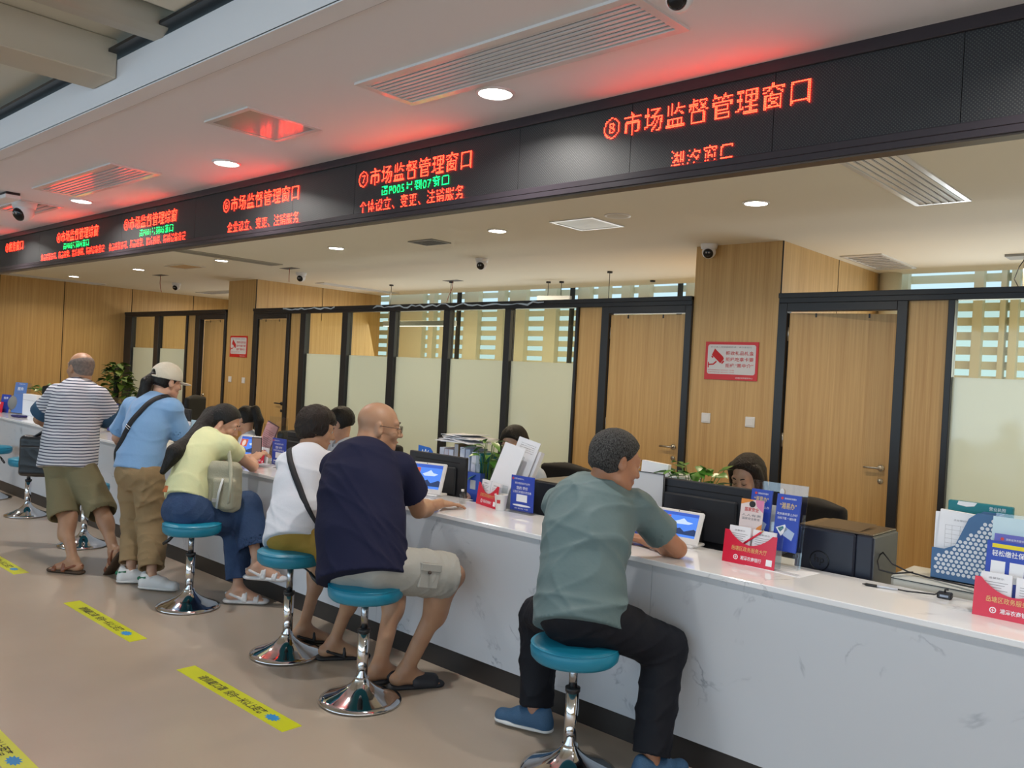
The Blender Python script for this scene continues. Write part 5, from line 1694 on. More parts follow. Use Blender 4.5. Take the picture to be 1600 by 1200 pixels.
# ================================================================== STAFF BEHIND THE COUNTER
SHIRT_L = mat('pale_blue_uniform_cotton', (0.52, 0.60, 0.74), 0.8, bump=(14, 0.3))
def clerk(px, py, Y, face, look, label, hs=1.0, skin=SKIN2, hz=None, closed=False):
    hd = A3(on(px, py, 'y', Y)) if hz is None else A3((on(px, py, 'y', Y)[0], Y, hz))
    f = nrm((face[0], face[1], 0)); r = np.cross(f, (0, 0, 1.0))
    nb = hd - f * 0.035 + np.array([0, 0, -0.165])
    J = dict(hd=hd, nb=nb, sL=nb - r * 0.17 + np.array([0, 0, -0.045]), sR=nb + r * 0.17 + np.array([0, 0, -0.045]), pel=nb - f * 0.05 + np.array([0, 0, -0.47]))
    for q, sg in (('L', -1), ('R', 1)):
        s_ = J['s' + q]
        J['e' + q] = s_ + r * sg * 0.045 + f * 0.10 + np.array([0, 0, -0.22])
        w_ = J['e' + q] + f * 0.21 - r * sg * 0.06; w_[2] = 0.79
        J['w' + q] = w_
        J['h' + q] = J['pel'] + r * sg * 0.09
        J['k' + q] = J['h' + q] + f * 0.36 + np.array([0, 0, 0.0])
        J['a' + q] = np.array([J['k' + q][0], J['k' + q][1], 0.08])
    hn = dict(d=f, n=(0, 0, 1), side=r, curl=0.6)
    P = Person(label, J, look, (0, 0, 1), hs=hs, skin=skin, hunch=0.02, bulk=0.88, limb=0.85, neck_r=0.048,
               hand_spec=dict(R=dict(hn, thumb_side=-1), L=dict(hn, thumb_side=1)), foot_dir=dict(R=f, L=f), shod=True, closed=closed, h=0.0055)
    P.shirt(SHIRT_L, sleeve=0.7, amp=0.008, seed=int(px), w=(0.15, 0.145, 0.155, 0.155), hem=-0.02, sr=(0.060, 0.068), name='uniform_shirt')
    P.collar(SHIRT_L, r=0.058, hgt=0.030)
    P.trousers(mat('dark_uniform_cloth', (0.015, 0.018, 0.03), 0.8), stop=0.9, amp=0.004)
    for q in 'LR': P.shoe(q, BLACKP, BLACKP, f)
    P.brows(HAIRB); P.lips()
    return P
# J: clerk at the nearest window
CJ = clerk(1168, 748, 4.42, (0.0, -1), (-0.06, -1, -0.38), 'woman clerk with dark brown hair looking down behind the nearest black monitor', closed=True)
H = CJ.H; axh = dict(X=H['r'], Y=H['f'], Z=H['u'])
CJ.hair(HAIRBR, puff=0.020, fringe=0.075, low=-0.06, amp=0.003, seed=3, fx=(25, 25, 60), ears=False, lo=0.34, extra=[
    cone(hp(H, 0.072, 0.02, 0.07), hp(H, 0.082, 0.0, -0.10), 0.028, 0.034), cone(hp(H, -0.072, 0.02, 0.07), hp(H, -0.082, 0.0, -0.10), 0.028, 0.034),
    cone(hp(H, 0.0, -0.06, -0.02), hp(H, 0, -0.075, -0.15), 0.075, 0.07)])
# I: clerk hidden behind the sheets
CI = clerk(803, 696, 4.30, (0.1, -1), (0.25, -0.9, -0.35), 'clerk with white mask mostly hidden behind the tall stand of white sheets')
H = CI.H; axh = dict(X=H['r'], Y=H['f'], Z=H['u'])
CI.hair(HAIRB, puff=0.018, fringe=0.07, low=-0.06, seed=4, fx=(30, 30, 30), ears=True, extra=[ell(hp(H, 0, -0.06, 0.0), (0.085, 0.06, 0.085), **axh)])
F_ = Field(H['c'] - 0.16, H['c'] + 0.16, 0.004)
F_.put(ell(hp(H, 0, 0.045, -0.055), (0.066, 0.075, 0.055), cut=[(hp(H, 0, 0.03, 0), -H['f'])], **axh), 0)
F_.mesh('face_mask', mat('white_mask', (0.75, 0.78, 0.82), 0.8), CI.root, CI.base, 'white face mask')
# H: male clerk with glasses
CH = clerk(532, 662, 4.40, (-0.35, -0.95), (-0.80, -0.60, -0.30), 'male clerk with black hair and glasses in pale shirt behind the bald man', hs=1.03)
H = CH.H; axh = dict(X=H['r'], Y=H['f'], Z=H['u'])
CH.hair(HAIRB, puff=0.022, fringe=0.045, low=-0.035, seed=6, fx=(35, 35, 25), extra=[ell(hp(H, 0.0, 0.07, 0.07), (0.066, 0.035, 0.030), **axh)])
CH.glasses(mat('dark_frame_metal', (0.05, 0.05, 0.06), 0.3, 0.8))
# G: clerk with ponytail
CG = clerk(384, 655, 4.35, (-0.5, -0.85), (-0.93, -0.42, -0.10), 'woman clerk with high black ponytail, glasses and earring in profile')
H = CG.H; axh = dict(X=H['r'], Y=H['f'], Z=H['u'])
CG.hair(HAIRB, puff=0.012, fringe=0.06, low=-0.03, seed=8, fx=(40, 40, 20), lo=0.40, extra=[
    ell(hp(H, 0, -0.09, 0.085), (0.035, 0.035, 0.035)), cone(hp(H, 0, -0.115, 0.09), hp(H, 0, -0.150, -0.02), 0.042, 0.046), cone(hp(H, 0, -0.150, -0.02), hp(H, 0, -0.135, -0.16), 0.046, 0.028)])
CG.glasses(mat('thin_gold_frame', (0.5, 0.36, 0.2), 0.3, 1.0))
e = MB(); e.sphere(hp(H, 0.086, 0.0, -0.048) - A3(CG.base), 0.007, 8); e.build('earring', mat('gold', (0.8, 0.55, 0.2), 0.2, 1.0), CG.root)

def office_chair(x, y, rz, label, top=1.02):
    t = thing('office_chair', label, 'office chair', (x, y, 0), rz)
    M_ = mat('black_mesh_fabric', (0.012, 0.012, 0.014), 0.7)
    b = MB()
    for k in range(5):
        a = 2 * PI * k / 5; b.tube([(0, 0, 0.10), (0.28 * math.cos(a), 0.28 * math.sin(a), 0.06)], [0.025, 0.018], 8)
    b.cyl((0, 0, 0), 0.025, 0.08, 0.42, 16); b.build('base', BLACKP, t)
    c = MB()
    for k in range(5):
        a = 2 * PI * k / 5; c.sphere((0.28 * math.cos(a), 0.28 * math.sin(a), 0.028), 0.028, 8)
    c.build('castors', BLACKP, t)
    s_ = Field((-0.30, -0.30, 0.36), (0.30, 0.30, 0.55), 0.012); s_.put(rbox((0, 0, 0.44), (0.24, 0.23, 0.04), 0.035), 0); s_.mesh('seat', M_, t)
    f = Field((-0.3, 0.1, 0.5), (0.3, 0.4, top + 0.06), 0.012)
    f.put(rbox((0, 0.26, (0.58 + top) / 2), (0.225, 0.028, (top - 0.58) / 2), 0.026), 0)
    f.put(ell((0, 0.27, top - 0.06), (0.21, 0.030, 0.085)), 0.03)
    f.mesh('backrest', M_, t)
    a = MB(); a.tube([(0, 0.05, 0.41), (0, 0.27, 0.43), (0, 0.29, 0.62)], 0.02, 8)
    for sx in (-0.27, 0.27): a.tube([(sx * 0.8, 0.0, 0.42), (sx, 0.02, 0.5), (sx, 0.02, 0.66)], 0.014, 8); a.box(sx - 0.03, sx + 0.03, -0.10, 0.14, 0.66, 0.685)
    a.build('arm_frame', BLACKP, t)
    return t
office_chair(CJ.base[0] + 0.12, 4.62, -0.35, 'black office chair behind the clerk at the nearest window', 0.96)
office_chair(CI.base[0] + 0.14, 4.46, 0.0, 'black office chair behind the clerk hidden by white sheets', 0.98)
office_chair(CH.base[0] - 0.02, 4.66, 0.2, 'black office chair of the male clerk', 0.92)
office_chair(CG.base[0] + 0.05, 4.70, 0.4, 'black office chair of the ponytailed clerk', 0.90)
office_chair(-9.25, 4.95, 2.2, 'empty black office chair near the far oak column', 1.16)
office_chair(-12.55, 4.15, 0.5, 'dark office chair behind the counter at the left photo edge', 1.12)

# ================================================================== BAGS
from mathutils.bvhtree import BVHTree
def surf_ribbon(mb, person, shirt_o, c, u, v, width, th0, th1, n=48, off=0.007):
    """a strap lying on the shirt, in the plane through c spanned by u and v"""
    bvh = BVHTree.FromPolygons([tuple(w_.co) for w_ in shirt_o.data.vertices], [tuple(p_.vertices) for p_ in shirt_o.data.polygons])
    B0 = A3(person.base); u = nrm(u); v = nrm(v - u * (np.dot(u, v))); nn = np.cross(u, v)
    pts = []
    for a in np.linspace(th0, th1, n):
        d = u * math.cos(a) + v * math.sin(a)
        o = A3(c) + d * 0.6 - B0
        hit = bvh.ray_cast(Vector(o), Vector(-d), 0.6)
        if hit[0] is not None: pts.append((A3(hit[0]) + d * off + B0, d))
    P_ = np.array([p for p, d in pts])
    for _ in range(3): P_[1:-1] = (P_[:-2] + P_[1:-1] * 2 + P_[2:]) / 4
    vs = []; fs = []
    for i, (p, d) in enumerate(zip(P_, [d for _, d in pts])):
        for e, o in ((-1, -0.002), (1, -0.002), (1, 0.003), (-1, 0.003)):
            vs.append(p + nn * e * width / 2 + d * o)
    for i in range(len(P_) - 1):
        for k in range(4):
            j = (k + 1) % 4
            fs.append((i * 4 + k, i * 4 + j, (i + 1) * 4 + j, (i + 1) * 4 + k))
    mb.add(vs, fs, True)
    return P_, nn
WEB = mat('black_webbing', (0.008, 0.009, 0.013), 0.7, bump=(200, 0.3))
def crossbody(person, shoulder, label, width, bag_at, cpos=0.55, bagcol=WEB, name='shoulder_bag', vdir=1.0, clip=True):
    sh_o = [o for o in person.root.children if o.name.startswith(('shirt', 'polo'))][0]
    sg_ = 1 if shoulder == 'R' else -1
    S_ = person.J['s' + shoulder] * 0.55 + person.J['nb'] * 0.45 + np.array([0, 0, 0.03])
    c = (S_ + person.sp(0.06) - person.right * sg_ * 0.15) / 2
    u = nrm(S_ - c)
    t = thing(name, label, 'bag', (0, 0, 0))
    mb = MB(); P_, nn = surf_ribbon(mb, person, sh_o, c, u, person.front, width, 0, 2 * PI, 90)
    mb.build('strap', WEB, t)
    if clip:
        back = [p for p in P_ if (p - c) @ person.front < -0.05]
        p = back[len(back) // 2]; 
        k = MB(); M = frame_m(p - person.front * 0.004, nn, nrm(np.cross(nn, person.front)))
        k.bbox(-width / 2 - 0.004, width / 2 + 0.004, -0.004, 0.003, -0.010, -0.005, 0.001, M); k.bbox(-width / 2 - 0.004, width / 2 + 0.004, -0.004, 0.003, 0.005, 0.010, 0.001, M)
        k.build('buckle', mat('steel_buckle', (0.6, 0.6, 0.6), 0.25, 1.0), t)
    F_ = Field(A3(bag_at) - 0.2, A3(bag_at) + 0.2, 0.008)
    F_.put(rbox(bag_at, (0.11, 0.035, 0.08), 0.03, X=person.right, Y=person.front, Z=(0, 0, 1)), 0)
    F_.warp(folds(0.003, 2)); F_.mesh('pouch', bagcol, t)
    return t
crossbody(E_, 'R', 'black crossbody bag strap over the light blue T-shirt of the capped woman', 0.042, E_.sp(0.1) + E_.front * 0.17 - E_.right * 0.10)
crossbody(C_, 'L', 'black crossbody bag strap over the white T-shirt', 0.034, C_.sp(0.1) + C_.front * 0.15 + C_.right * 0.08, clip=False)

# beige canvas bag hanging from the seated woman's right shoulder
CANV = mat('beige_canvas', (0.37, 0.36, 0.27), 0.9, bump=(140, 0.35))
bc = A3(on(350, 760, 'y', 2.83))
t = thing('canvas_backpack', 'beige canvas backpack hanging at the lap of the woman in yellow', 'backpack', (0, 0, 0))
cr = np.array([0.73, 0.68, 0.0]); cf = np.array([-0.68, 0.73, 0])
F_ = Field(bc - 0.28, bc + 0.28, 0.007)
F_.put(rbox(bc, (0.110, 0.055, 0.165), 0.05, X=cr, Y=cf), 0)
F_.put(rbox(bc - cf * 0.05 + cr * 0.02 - np.array([0, 0, 0.04]), (0.075, 0.03, 0.10), 0.025, X=cr, Y=cf), 0.006)
F_.warp(folds(0.007, 9, (12, 12, 14)))
F_.mesh('body', CANV, t)
sR = A3(JT['D']['sR']); eR = A3(JT['D']['eR'])
stp = MB()
side = -cf
pp = [A3(on(357, 786, 'y', 2.745)), A3(on(360, 760, 'y', 2.745)), A3(on(361, 732, 'y', 2.80)), A3(on(358, 708, 'y', 2.87)), A3(on(353, 694, 'y', 2.93)), A3(on(352, 700, 'y', 3.02)), bc + np.array([0, 0, 0.15]) + cf * 0.05]
pts = []
for i in range(len(pp) - 1):
    for k in range(5): pts.append(pp[i] * (1 - k / 5) + pp[i + 1] * k / 5)
pts.append(pp[-1])
pts = np.array(pts)
for _ in range(4): pts[1:-1] = (pts[:-2] + 2 * pts[1:-1] + pts[2:]) / 4
stp.tube(list(pts), 0.021, 12, flat=(nrm((-0.2, -0.55, 0.25)), 0.3))
stp.build('strap', CANV, t)
w2 = MB(); w2.tube([bc + cr * 0.015 - cf * 0.075 + np.array([0, 0, 0.06]), bc + cr * 0.00 - cf * 0.10 + np.array([0, 0, -0.03]), bc - cr * 0.01 - cf * 0.10 + np.array([0, 0, -0.13])], 0.010, 8, flat=((0.3, -0.9, 0), 0.3))
w2.build('webbing_tail', mat('grey_white_webbing', (0.6, 0.62, 0.62), 0.8), t)
bk_ = MB(); bk_.bbox(-0.018, 0.018, -0.006, 0.006, -0.012, 0.012, 0.002, frame_m(bc - cr * 0.025 - cf * 0.095 + np.array([0, 0, -0.08]), cr, (0, 0, 1))); bk_.build('buckle', mat('grey_buckle', (0.35, 0.34, 0.32), 0.4), t)

# black briefcase hanging from the striped man's left forearm
LEA = mat('black_nylon', (0.010, 0.012, 0.016), 0.42, bump=(30, 0.25))
wl = A3(F1.J['wL'])
bc = wl - cr * 0.13 - np.array([0, 0, 0.245])
t = thing('briefcase', 'black briefcase hanging from the forearm of the man in stripes', 'bag', (0, 0, 0))
F_ = Field(bc - 0.32, bc + 0.32, 0.008)
F_.put(rbox(bc, (0.185, 0.05, 0.165), 0.035, X=cr, Y=cf), 0)
F_.put(rbox(bc - cf * 0.045 - np.array([0, 0, 0.03]), (0.165, 0.022, 0.115), 0.02, X=cr, Y=cf), 0.004)
F_.warp(folds(0.006, 19, (8, 8, 10)))
F_.mesh('body', LEA, t)
hd_ = MB()
for e in (-0.02, 0.02):
    a0 = bc - cr * 0.075 + cf * e + np.array([0, 0, 0.155]); a1 = bc + cr * 0.085 + cf * e + np.array([0, 0, 0.155]); top = 2 * (wl + cf * e + np.array([0, 0, 0.028])) - (a0 + a1) / 2
    P_ = [a0 * (1 - tt) ** 2 + 2 * top * tt * (1 - tt) + a1 * tt ** 2 for tt in np.linspace(0, 1, 13)]
    hd_.tube(P_, 0.010, 10)
hd_.build('handles', LEA, t)
z_ = MB(); z_.tube([bc - cr * 0.15 - cf * 0.069 + np.array([0, 0, 0.075]), bc + cr * 0.15 - cf * 0.069 + np.array([0, 0, 0.075])], 0.004, 6); z_.build('zip', mat('grey_zip', (0.12, 0.13, 0.14), 0.4, 0.5), t)

# phone held by the seated woman
t = thing('smartphone', 'black smartphone held upright by the woman in yellow', 'phone', (0, 0, 0))
pc = A3(on(401, 700, 'y', 3.29)); 
M = frame_m(pc, nrm((0.80, 0.60, 0.0)), nrm((0.35, 0.25, 0.85)))
b = MB(); b.bbox(-0.038, 0.038, -0.004, 0.004, -0.078, 0.078, 0.003, M); b.build('case', BLACKP, t)
b = MB(); b.box(-0.034, 0.034, -0.0048, -0.004, -0.072, 0.072, M); b.build('screen', mat('phone_screen', (0.03, 0.025, 0.025), 0.1, emit=(0.16, 0.11, 0.10), es=0.8), t)

# ================================================================== THINGS ON THE COUNTER
T = CTZ
def place(name, label, cat, px, py, rz=0.0, z=T, y=None, group=None):
    p = on(px, py, 'z', z) if y is None else Vector((on(px, py, 'y', y)[0], y, z))
    return thing(name, label, cat, (p[0], p[1], z), rz, group)

def tilt_M(ang, x=0, y=0, z=0):
    """lean back about the x axis"""
    return Matrix.Translation((x, y, z)) @ Matrix.Rotation(-ang, 4, 'X')

def monitor(x, y, rz, label, w=0.54, h=0.33, z0=0.735, top=1.11, sticker=False):
    t = thing('monitor', label, 'monitor', (x, y, z0), rz)
    zc = top - z0 - h
    b = MB(); b.bbox(-w / 2, w / 2, -0.012, 0.016, zc, zc + h, 0.005); b.bbox(-w * 0.36, w * 0.36, -0.030, -0.010, zc + 0.05, zc + h - 0.07, 0.008); b.build('back_housing', mat('matte_black_housing', (0.012, 0.014, 0.020), 0.5), t)
    s_ = MB(); s_.box(-w / 2 + 0.012, w / 2 - 0.012, 0.016, 0.0165, zc + 0.014, zc + h - 0.012); s_.build('screen', mat('office_screen', (0.02, 0.02, 0.02), 0.1, emit=(0.5, 0.6, 0.8), es=0.6), t)
    n = MB(); n.bbox(-0.035, 0.035, -0.055, -0.028, 0.01, zc + h * 0.6, 0.004); n.build('stand', BLACKP, t)
    n = MB(); n.bbox(-0.12, 0.12, -0.10, 0.09, 0.0, 0.012, 0.004); n.build('base', BLACKP, t)
    g = MB(); g.box(-w * 0.38, w * 0.40, -0.0135, -0.012, zc + h - 0.042, zc + h - 0.038); g.build('vent_slot', mat('vent_dark', (0.003, 0.003, 0.003), 0.9), t)
    if sticker:
        g = MB(); g.bbox(-w / 2 + 0.012, -w / 2 + 0.068, -0.0135, -0.012, zc + h - 0.062, zc + h - 0.014, 0.0005); g.build('sticker', mat('pale_green_sticker', (0.50, 0.58, 0.52), 0.4), t)
    return t
x0 = on(1012, 744, 'y', 3.72)[0]; x1 = on(1168, 772, 'y', 3.70)[0]
monitor((x0 + x1) / 2, 3.78, 0.0, 'large black monitor with pale sticker, seen from behind at the nearest window', w=x1 - x0, h=0.34, top=1.118, sticker=True)
monitor(-4.12, 3.79, 0.02, 'black monitor behind the white tablet beside the bald man', w=0.54, h=0.30, top=1.062)
monitor(-6.15 + 0.42, 3.82, 0.05, 'black monitor behind the blue sign near the short-haired woman', w=0.50, h=0.30, top=1.06)
monitor(-8.0, 3.92, -0.1, 'black monitor right of the woman in the cap', w=0.46, h=0.30, top=1.115)
monitor(-9.62, 3.90, 0.0, 'black monitor partly hidden between the two standing customers', w=0.50, h=0.22, top=0.965)

def case(px0, py0, px1, py1, Y, D, top, label, name='computer_case', col=None):
    a = on(px0, py0, 'y', Y)[0]; b_ = on(px1, py1, 'y', Y)[0]
    t = thing(name, label, 'computer case', ((a + b_) / 2, Y, 0.735)); w_ = b_ - a
    b = MB(); b.bbox(-w_ / 2, w_ / 2, 0, D, 0, top - 0.735, 0.006); b.build('housing', mat('matte_black_housing', (0.012, 0.014, 0.020), 0.5), t)
    b = MB(); b.bbox(-w_ / 2 + 0.008, w_ / 2 - 0.008, 0.01, D - 0.01, top - 0.735, top - 0.735 + 0.006, 0.002); b.build('top_cover', mat('brown_grey_cover', (0.16, 0.13, 0.10), 0.5), t)
    return t
case(828, 760, 905, 760, 3.72, 0.42, 1.0, 'black box-shaped office machine beside the blue sign, left of the grey-shirted man', 'office_machine')

# white photo tablets leaning on the counter
def tablet(px, py, rz, label, w=0.275, h=0.165, ang=0.40, Y=3.53, z=T):
    t = thing('display_tablet', label, 'tablet', (on(px, py, 'y', Y)[0], Y, z), rz, None)
    M = tilt_M(ang, 0, 0, 0.012)
    b = MB(); b.bbox(-w / 2, w / 2, -0.006, 0.010, 0, h, 0.006, M); b.build('frame', WHITEP, t)
    b = MB(); b.bbox(-w / 2 + 0.02, w / 2 - 0.02, -0.01, 0.12, 0.0, 0.014, 0.004); b.add([(-0.05, 0.01, 0.01), (0.05, 0.01, 0.01), (0.05, 0.10, 0.014), (-0.05, 0.10, 0.014), (-0.05, 0.055, 0.11), (0.05, 0.055, 0.11)], [(0, 1, 5, 4), (2, 3, 4, 5), (0, 4, 3), (1, 2, 5)]); b.build('foot', WHITEP, t)
    s_ = MB(); s_.box(-w / 2 + 0.022, w / 2 - 0.022, -0.0066, -0.006, 0.034, h - 0.014, M)
    so = s_.build('screen', mat('tablet_sky_screen', (0.01, 0.02, 0.05), 0.12, emit=(0.10, 0.28, 0.95), es=0.75), t)
    x0_, x1_, z0_, z1_ = -w / 2 + 0.022, w / 2 - 0.022, 0.034, h - 0.014
    hh = z1_ - z0_
    q = MB(); q.box(x0_, x1_, -0.0072, -0.0066, z1_ - hh * 0.13, z1_, M); q.build('screen_header', mat('screen_header_blue', (0.01, 0.02, 0.05), 0.2, emit=(0.05, 0.12, 0.55), es=0.8), so)
    q = MB(); q.box(x0_ + 0.004, x0_ + (x1_ - x0_) * 0.34, -0.0074, -0.0068, z0_ + hh * 0.42, z1_ - hh * 0.15, M); po_ = q.build('portrait_panel', mat('screen_portrait_red', (0.05, 0.01, 0.01), 0.2, emit=(0.55, 0.12, 0.07), es=0.8), so)
    q = MB(); cx_ = x0_ + (x1_ - x0_) * 0.18; cz_ = z0_ + hh * 0.62
    q.prism([(cx_ + 0.019 * math.cos(a), cz_ + 0.026 * math.sin(a)) for a in np.linspace(0, 2 * PI, 15)[:-1]], -0.0078, -0.0074, M); q.build('portrait_face', mat('screen_face', (0.1, 0.08, 0.07), 0.2, emit=(0.75, 0.58, 0.5), es=0.8), so)
    q = MB(); poly = [(x0_, z0_ + hh * 0.30)]
    for i in range(9): poly.append((x0_ + (x1_ - x0_) * (i + 0.5) / 9, z0_ + hh * (0.30 + 0.07 * ((i * 7) % 3 - 1))))
    poly += [(x1_, z0_ + hh * 0.32), (x1_, z0_ + hh * 0.10), (x0_, z0_ + hh * 0.10)]
    q.prism(poly[::-1], -0.0071, -0.0067, M); q.build('screen_skyline', mat('screen_skyline_dark', (0.01, 0.01, 0.02), 0.2, emit=(0.03, 0.06, 0.16), es=0.7), so)
    q = MB(); q.prism([(x0_ + (x1_ - x0_) * u, z0_ + hh * v) for u, v in ((0.42, 0.6), (0.55, 0.68), (0.66, 0.78), (0.75, 0.66), (0.9, 0.62), (0.8, 0.54), (0.5, 0.52))][::-1], -0.0071, -0.0067, M); q.build('screen_cloud', mat('screen_cloud_white', (0.1, 0.1, 0.1), 0.2, emit=(0.55, 0.7, 0.95), es=0.8), so)
    q = MB(); q.prism([(0.003 * math.cos(a), h - 0.007 + 0.003 * math.sin(a)) for a in np.linspace(0, 2 * PI, 11)[:-1]], -0.0066, -0.0059, M); q.build('camera_lens', BLACKP, t)
    return t
tablet(1050, 850, 0.05, 'white photo tablet facing the man in grey-green, showing a portrait and blue sky', w=0.265, h=0.165)
tablet(658, 768, 0.30, 'white photo tablet beside the hand of the bald man', w=0.28, h=0.20, ang=0.35, Y=3.50)
tablet(385, 709, 0.25, 'white photo tablet in front of the ponytailed clerk', w=0.27, h=0.19, ang=0.40, Y=3.50)

# blue acrylic evaluation signs
def blue_sign(px0, px1, py, Y, label, h=0.205, rz=0.0):
    a = on(px0, py, 'y', Y)[0]; b_ = on(px1, py, 'y', Y)[0]; w_ = min(b_ - a, 0.19)
    t = thing('service_rating_sign', label, 'sign', ((a + b_) / 2, Y, T), rz, None)
    b = MB(); b.bbox(-w_ / 2 - 0.012, w_ / 2 + 0.012, -0.035, 0.035, 0, 0.010, 0.002); b.build('acrylic_base', ACRYL, t)
    b = MB(); b.bbox(-w_ / 2, w_ / 2, -0.003, 0.003, 0.010, h, 0.0012); p = b.build('panel', BLUE, t)
    I = Matrix.Identity(4); y = -0.0038
    q = MB()
    write(q, '岳塘区政务服务中心', I, -w_ * 0.36, h - 0.022, width=w_ * 0.42, height=0.009, y=y)
    write(q, '请您对我的服务作出评价', I, 0, h - 0.048, width=w_ * 0.66, height=0.012, align='c', y=y)
    write(q, '您的 评价', I, 0, h - 0.078, width=w_ * 0.50, height=0.019, bold=0.02, align='c', y=y)
    write(q, '让我们的服务更完善', I, 0, h - 0.098, width=w_ * 0.80, height=0.014, align='c', y=y)
    q.box(-w_ * 0.23, w_ * 0.23, y - 0.0001, -0.003, 0.062, h - 0.105)
    q.prism([(w_ * 0.40 * math.cos(k_ / 12 * 2 * PI) * (1.0), 0.041 + 0.006 * math.sin(k_ / 12 * 2 * PI)) for k_ in range(12)][::-1], y, -0.003)
    write(q, '满意  基本满意  不满意', I, 0, 0.020, width=w_ * 0.6, height=0.007, align='c', y=y)
    q.build('lettering', INKW, t, 'white characters and blank white square')
    q = MB(); q.box(-w_ * 0.45, -w_ * 0.38, y, -0.003, h - 0.024, h - 0.012); q.build('red_seal', mat('seal_red', (0.6, 0.05, 0.05), 0.5), t)
    return t
blue_sign(797, 833, 797, 3.575, 'blue rating sign on clear base beside the paper cup', h=0.208)
blue_sign(425, 446, 720, 3.50, 'blue rating sign standing left of the short-haired woman', h=0.21)
blue_sign(978, 1008, 800, 3.52, 'blue rating sign half hidden behind the head of the greying man', h=0.235)
blue_sign(305, 327, 690, 3.50, 'blue rating sign behind the long-haired woman', h=0.20)

# red bank leaflet holders
def red_holder(px0, px1, py, Y, label, w=None, h=0.142, rz=0.0, short='the red holder'):
    a = on(px0, py, 'y', Y)[0]; b_ = on(px1, py, 'y', Y)[0]; w_ = w or (b_ - a)
    t = thing('leaflet_holder', label, 'leaflet holder', (a + w_ / 2, Y, T), rz, None)
    M = tilt_M(0.12)
    poly = [(-w_ / 2, 0.0), (-w_ / 2, h)]
    for k in range(13):
        u = k / 12; x = -w_ / 2 + w_ * (0.08 + 0.84 * u)
        poly.append((x, h - 0.052 * math.sin(PI * u) ** 0.8 - 0.004 * (1 - abs(2 * u - 1))))
    poly += [(w_ / 2, h), (w_ / 2, 0.0)]
    b = MB(); b.prism(poly[::-1], -0.003, 0.0, M); b.build('red_front', RED, t)
    b = MB(); b.box(-w_ / 2, -w_ / 2 + 0.003, 0.0, 0.06, 0, h * 0.98, M); b.box(w_ / 2 - 0.003, w_ / 2, 0.0, 0.06, 0, h * 0.98, M); b.box(-w_ / 2, w_ / 2, 0.0, 0.06, 0, 0.003, M); b.box(-w_ / 2, w_ / 2, 0.057, 0.06, 0, h + 0.01, M)
    b.build('acrylic_box', ACRYL, t)
    q = MB(); write(q, '岳塘区政务服务大厅', M, 0, h * 0.40, width=w_ * 0.68, height=0.021, align='c', y=-0.0036); q.build('gold_lettering', INKY, t)
    q = MB(); write(q, '湘潭农商银行', M, -w_ * 0.15, h * 0.14, width=w_ * 0.40, height=0.018, bold=0.02, y=-0.0036)
    n_ = 20
    q.prism([(-w_ * 0.24 + 0.011 * math.cos(2 * PI * k / n_), h * 0.20 + 0.011 * math.sin(2 * PI * k / n_)) for k in range(n_)], -0.0036, -0.003, M)
    q.box(w_ * 0.34, w_ * 0.45, -0.0036, -0.003, h * 0.10, h * 0.10 + w_ * 0.11, M)
    q.build('bank_lettering', INKW, t, 'white bank name, round emblem and blank square')
    q = MB()
    cx_, cz_ = -w_ * 0.24, h * 0.20
    q.prism([(cx_ + 0.008 * math.cos(2 * PI * k / 8), cz_ + 0.008 * math.sin(2 * PI * k / 8)) for k in range(8)], -0.0040, -0.0036, M); q.build('emblem_core', RED, t)
    q = MB(); q.box(cx_ - 0.001, cx_ + 0.001, -0.0044, -0.004, cz_ - 0.006, cz_ + 0.006, M); q.box(cx_ - 0.005, cx_ + 0.005, -0.0044, -0.004, cz_ - 0.001, cz_ + 0.001, M); q.build('emblem_cross', INKW, t)
    # white notice slips standing in it
    for i, (u, hh, ww, yy) in enumerate(((-0.24, h + 0.020, 0.100, 0.012), (0.22, h + 0.016, 0.105, 0.016))):
        s_ = thing('notice_slips', 'white notice slips in the %s half of %s' % ('left' if i == 0 else 'right', short), 'paper slips', t.location, rz)
        b = MB(); b.box(w_ * u - ww / 2, w_ * u + ww / 2, yy, yy + 0.012, 0.006, hh, M); b.build('paper', PAPER, s_)
        q = MB(); write(q, '温馨提示', M, w_ * u, hh - 0.022, width=ww * 0.5, height=0.007, align='c', y=yy - 0.0006)
        for k in range(4): q.box(w_ * u - ww * 0.38, w_ * u + ww * (0.38 - 0.1 * (k % 3)), yy - 0.0006, yy, hh - 0.034 - k * 0.009, hh - 0.0325 - k * 0.009, M)
        q.build('printed_lines', INKG, s_)
    return t
red_holder(1128, 1208, 880, 3.425, 'red bank leaflet holder in front of the clear brochure rack', w=0.245, short='the red holder before the clear rack')
red_holder(737, 774, 790, 3.56, 'red bank leaflet holder behind the paper cup', w=0.235, h=0.13, rz=-0.28, short='the red holder by the paper cup')
red_holder(1519, 1600, 956, 3.40, 'red bank leaflet holder cut by the right photo edge', w=0.25, h=0.138, short='the red holder cut by the photo edge')
red_holder(396, 414, 722, 3.46, 'red holder under the pink notice', w=0.14, h=0.11, short='the small red holder under the pink notice')

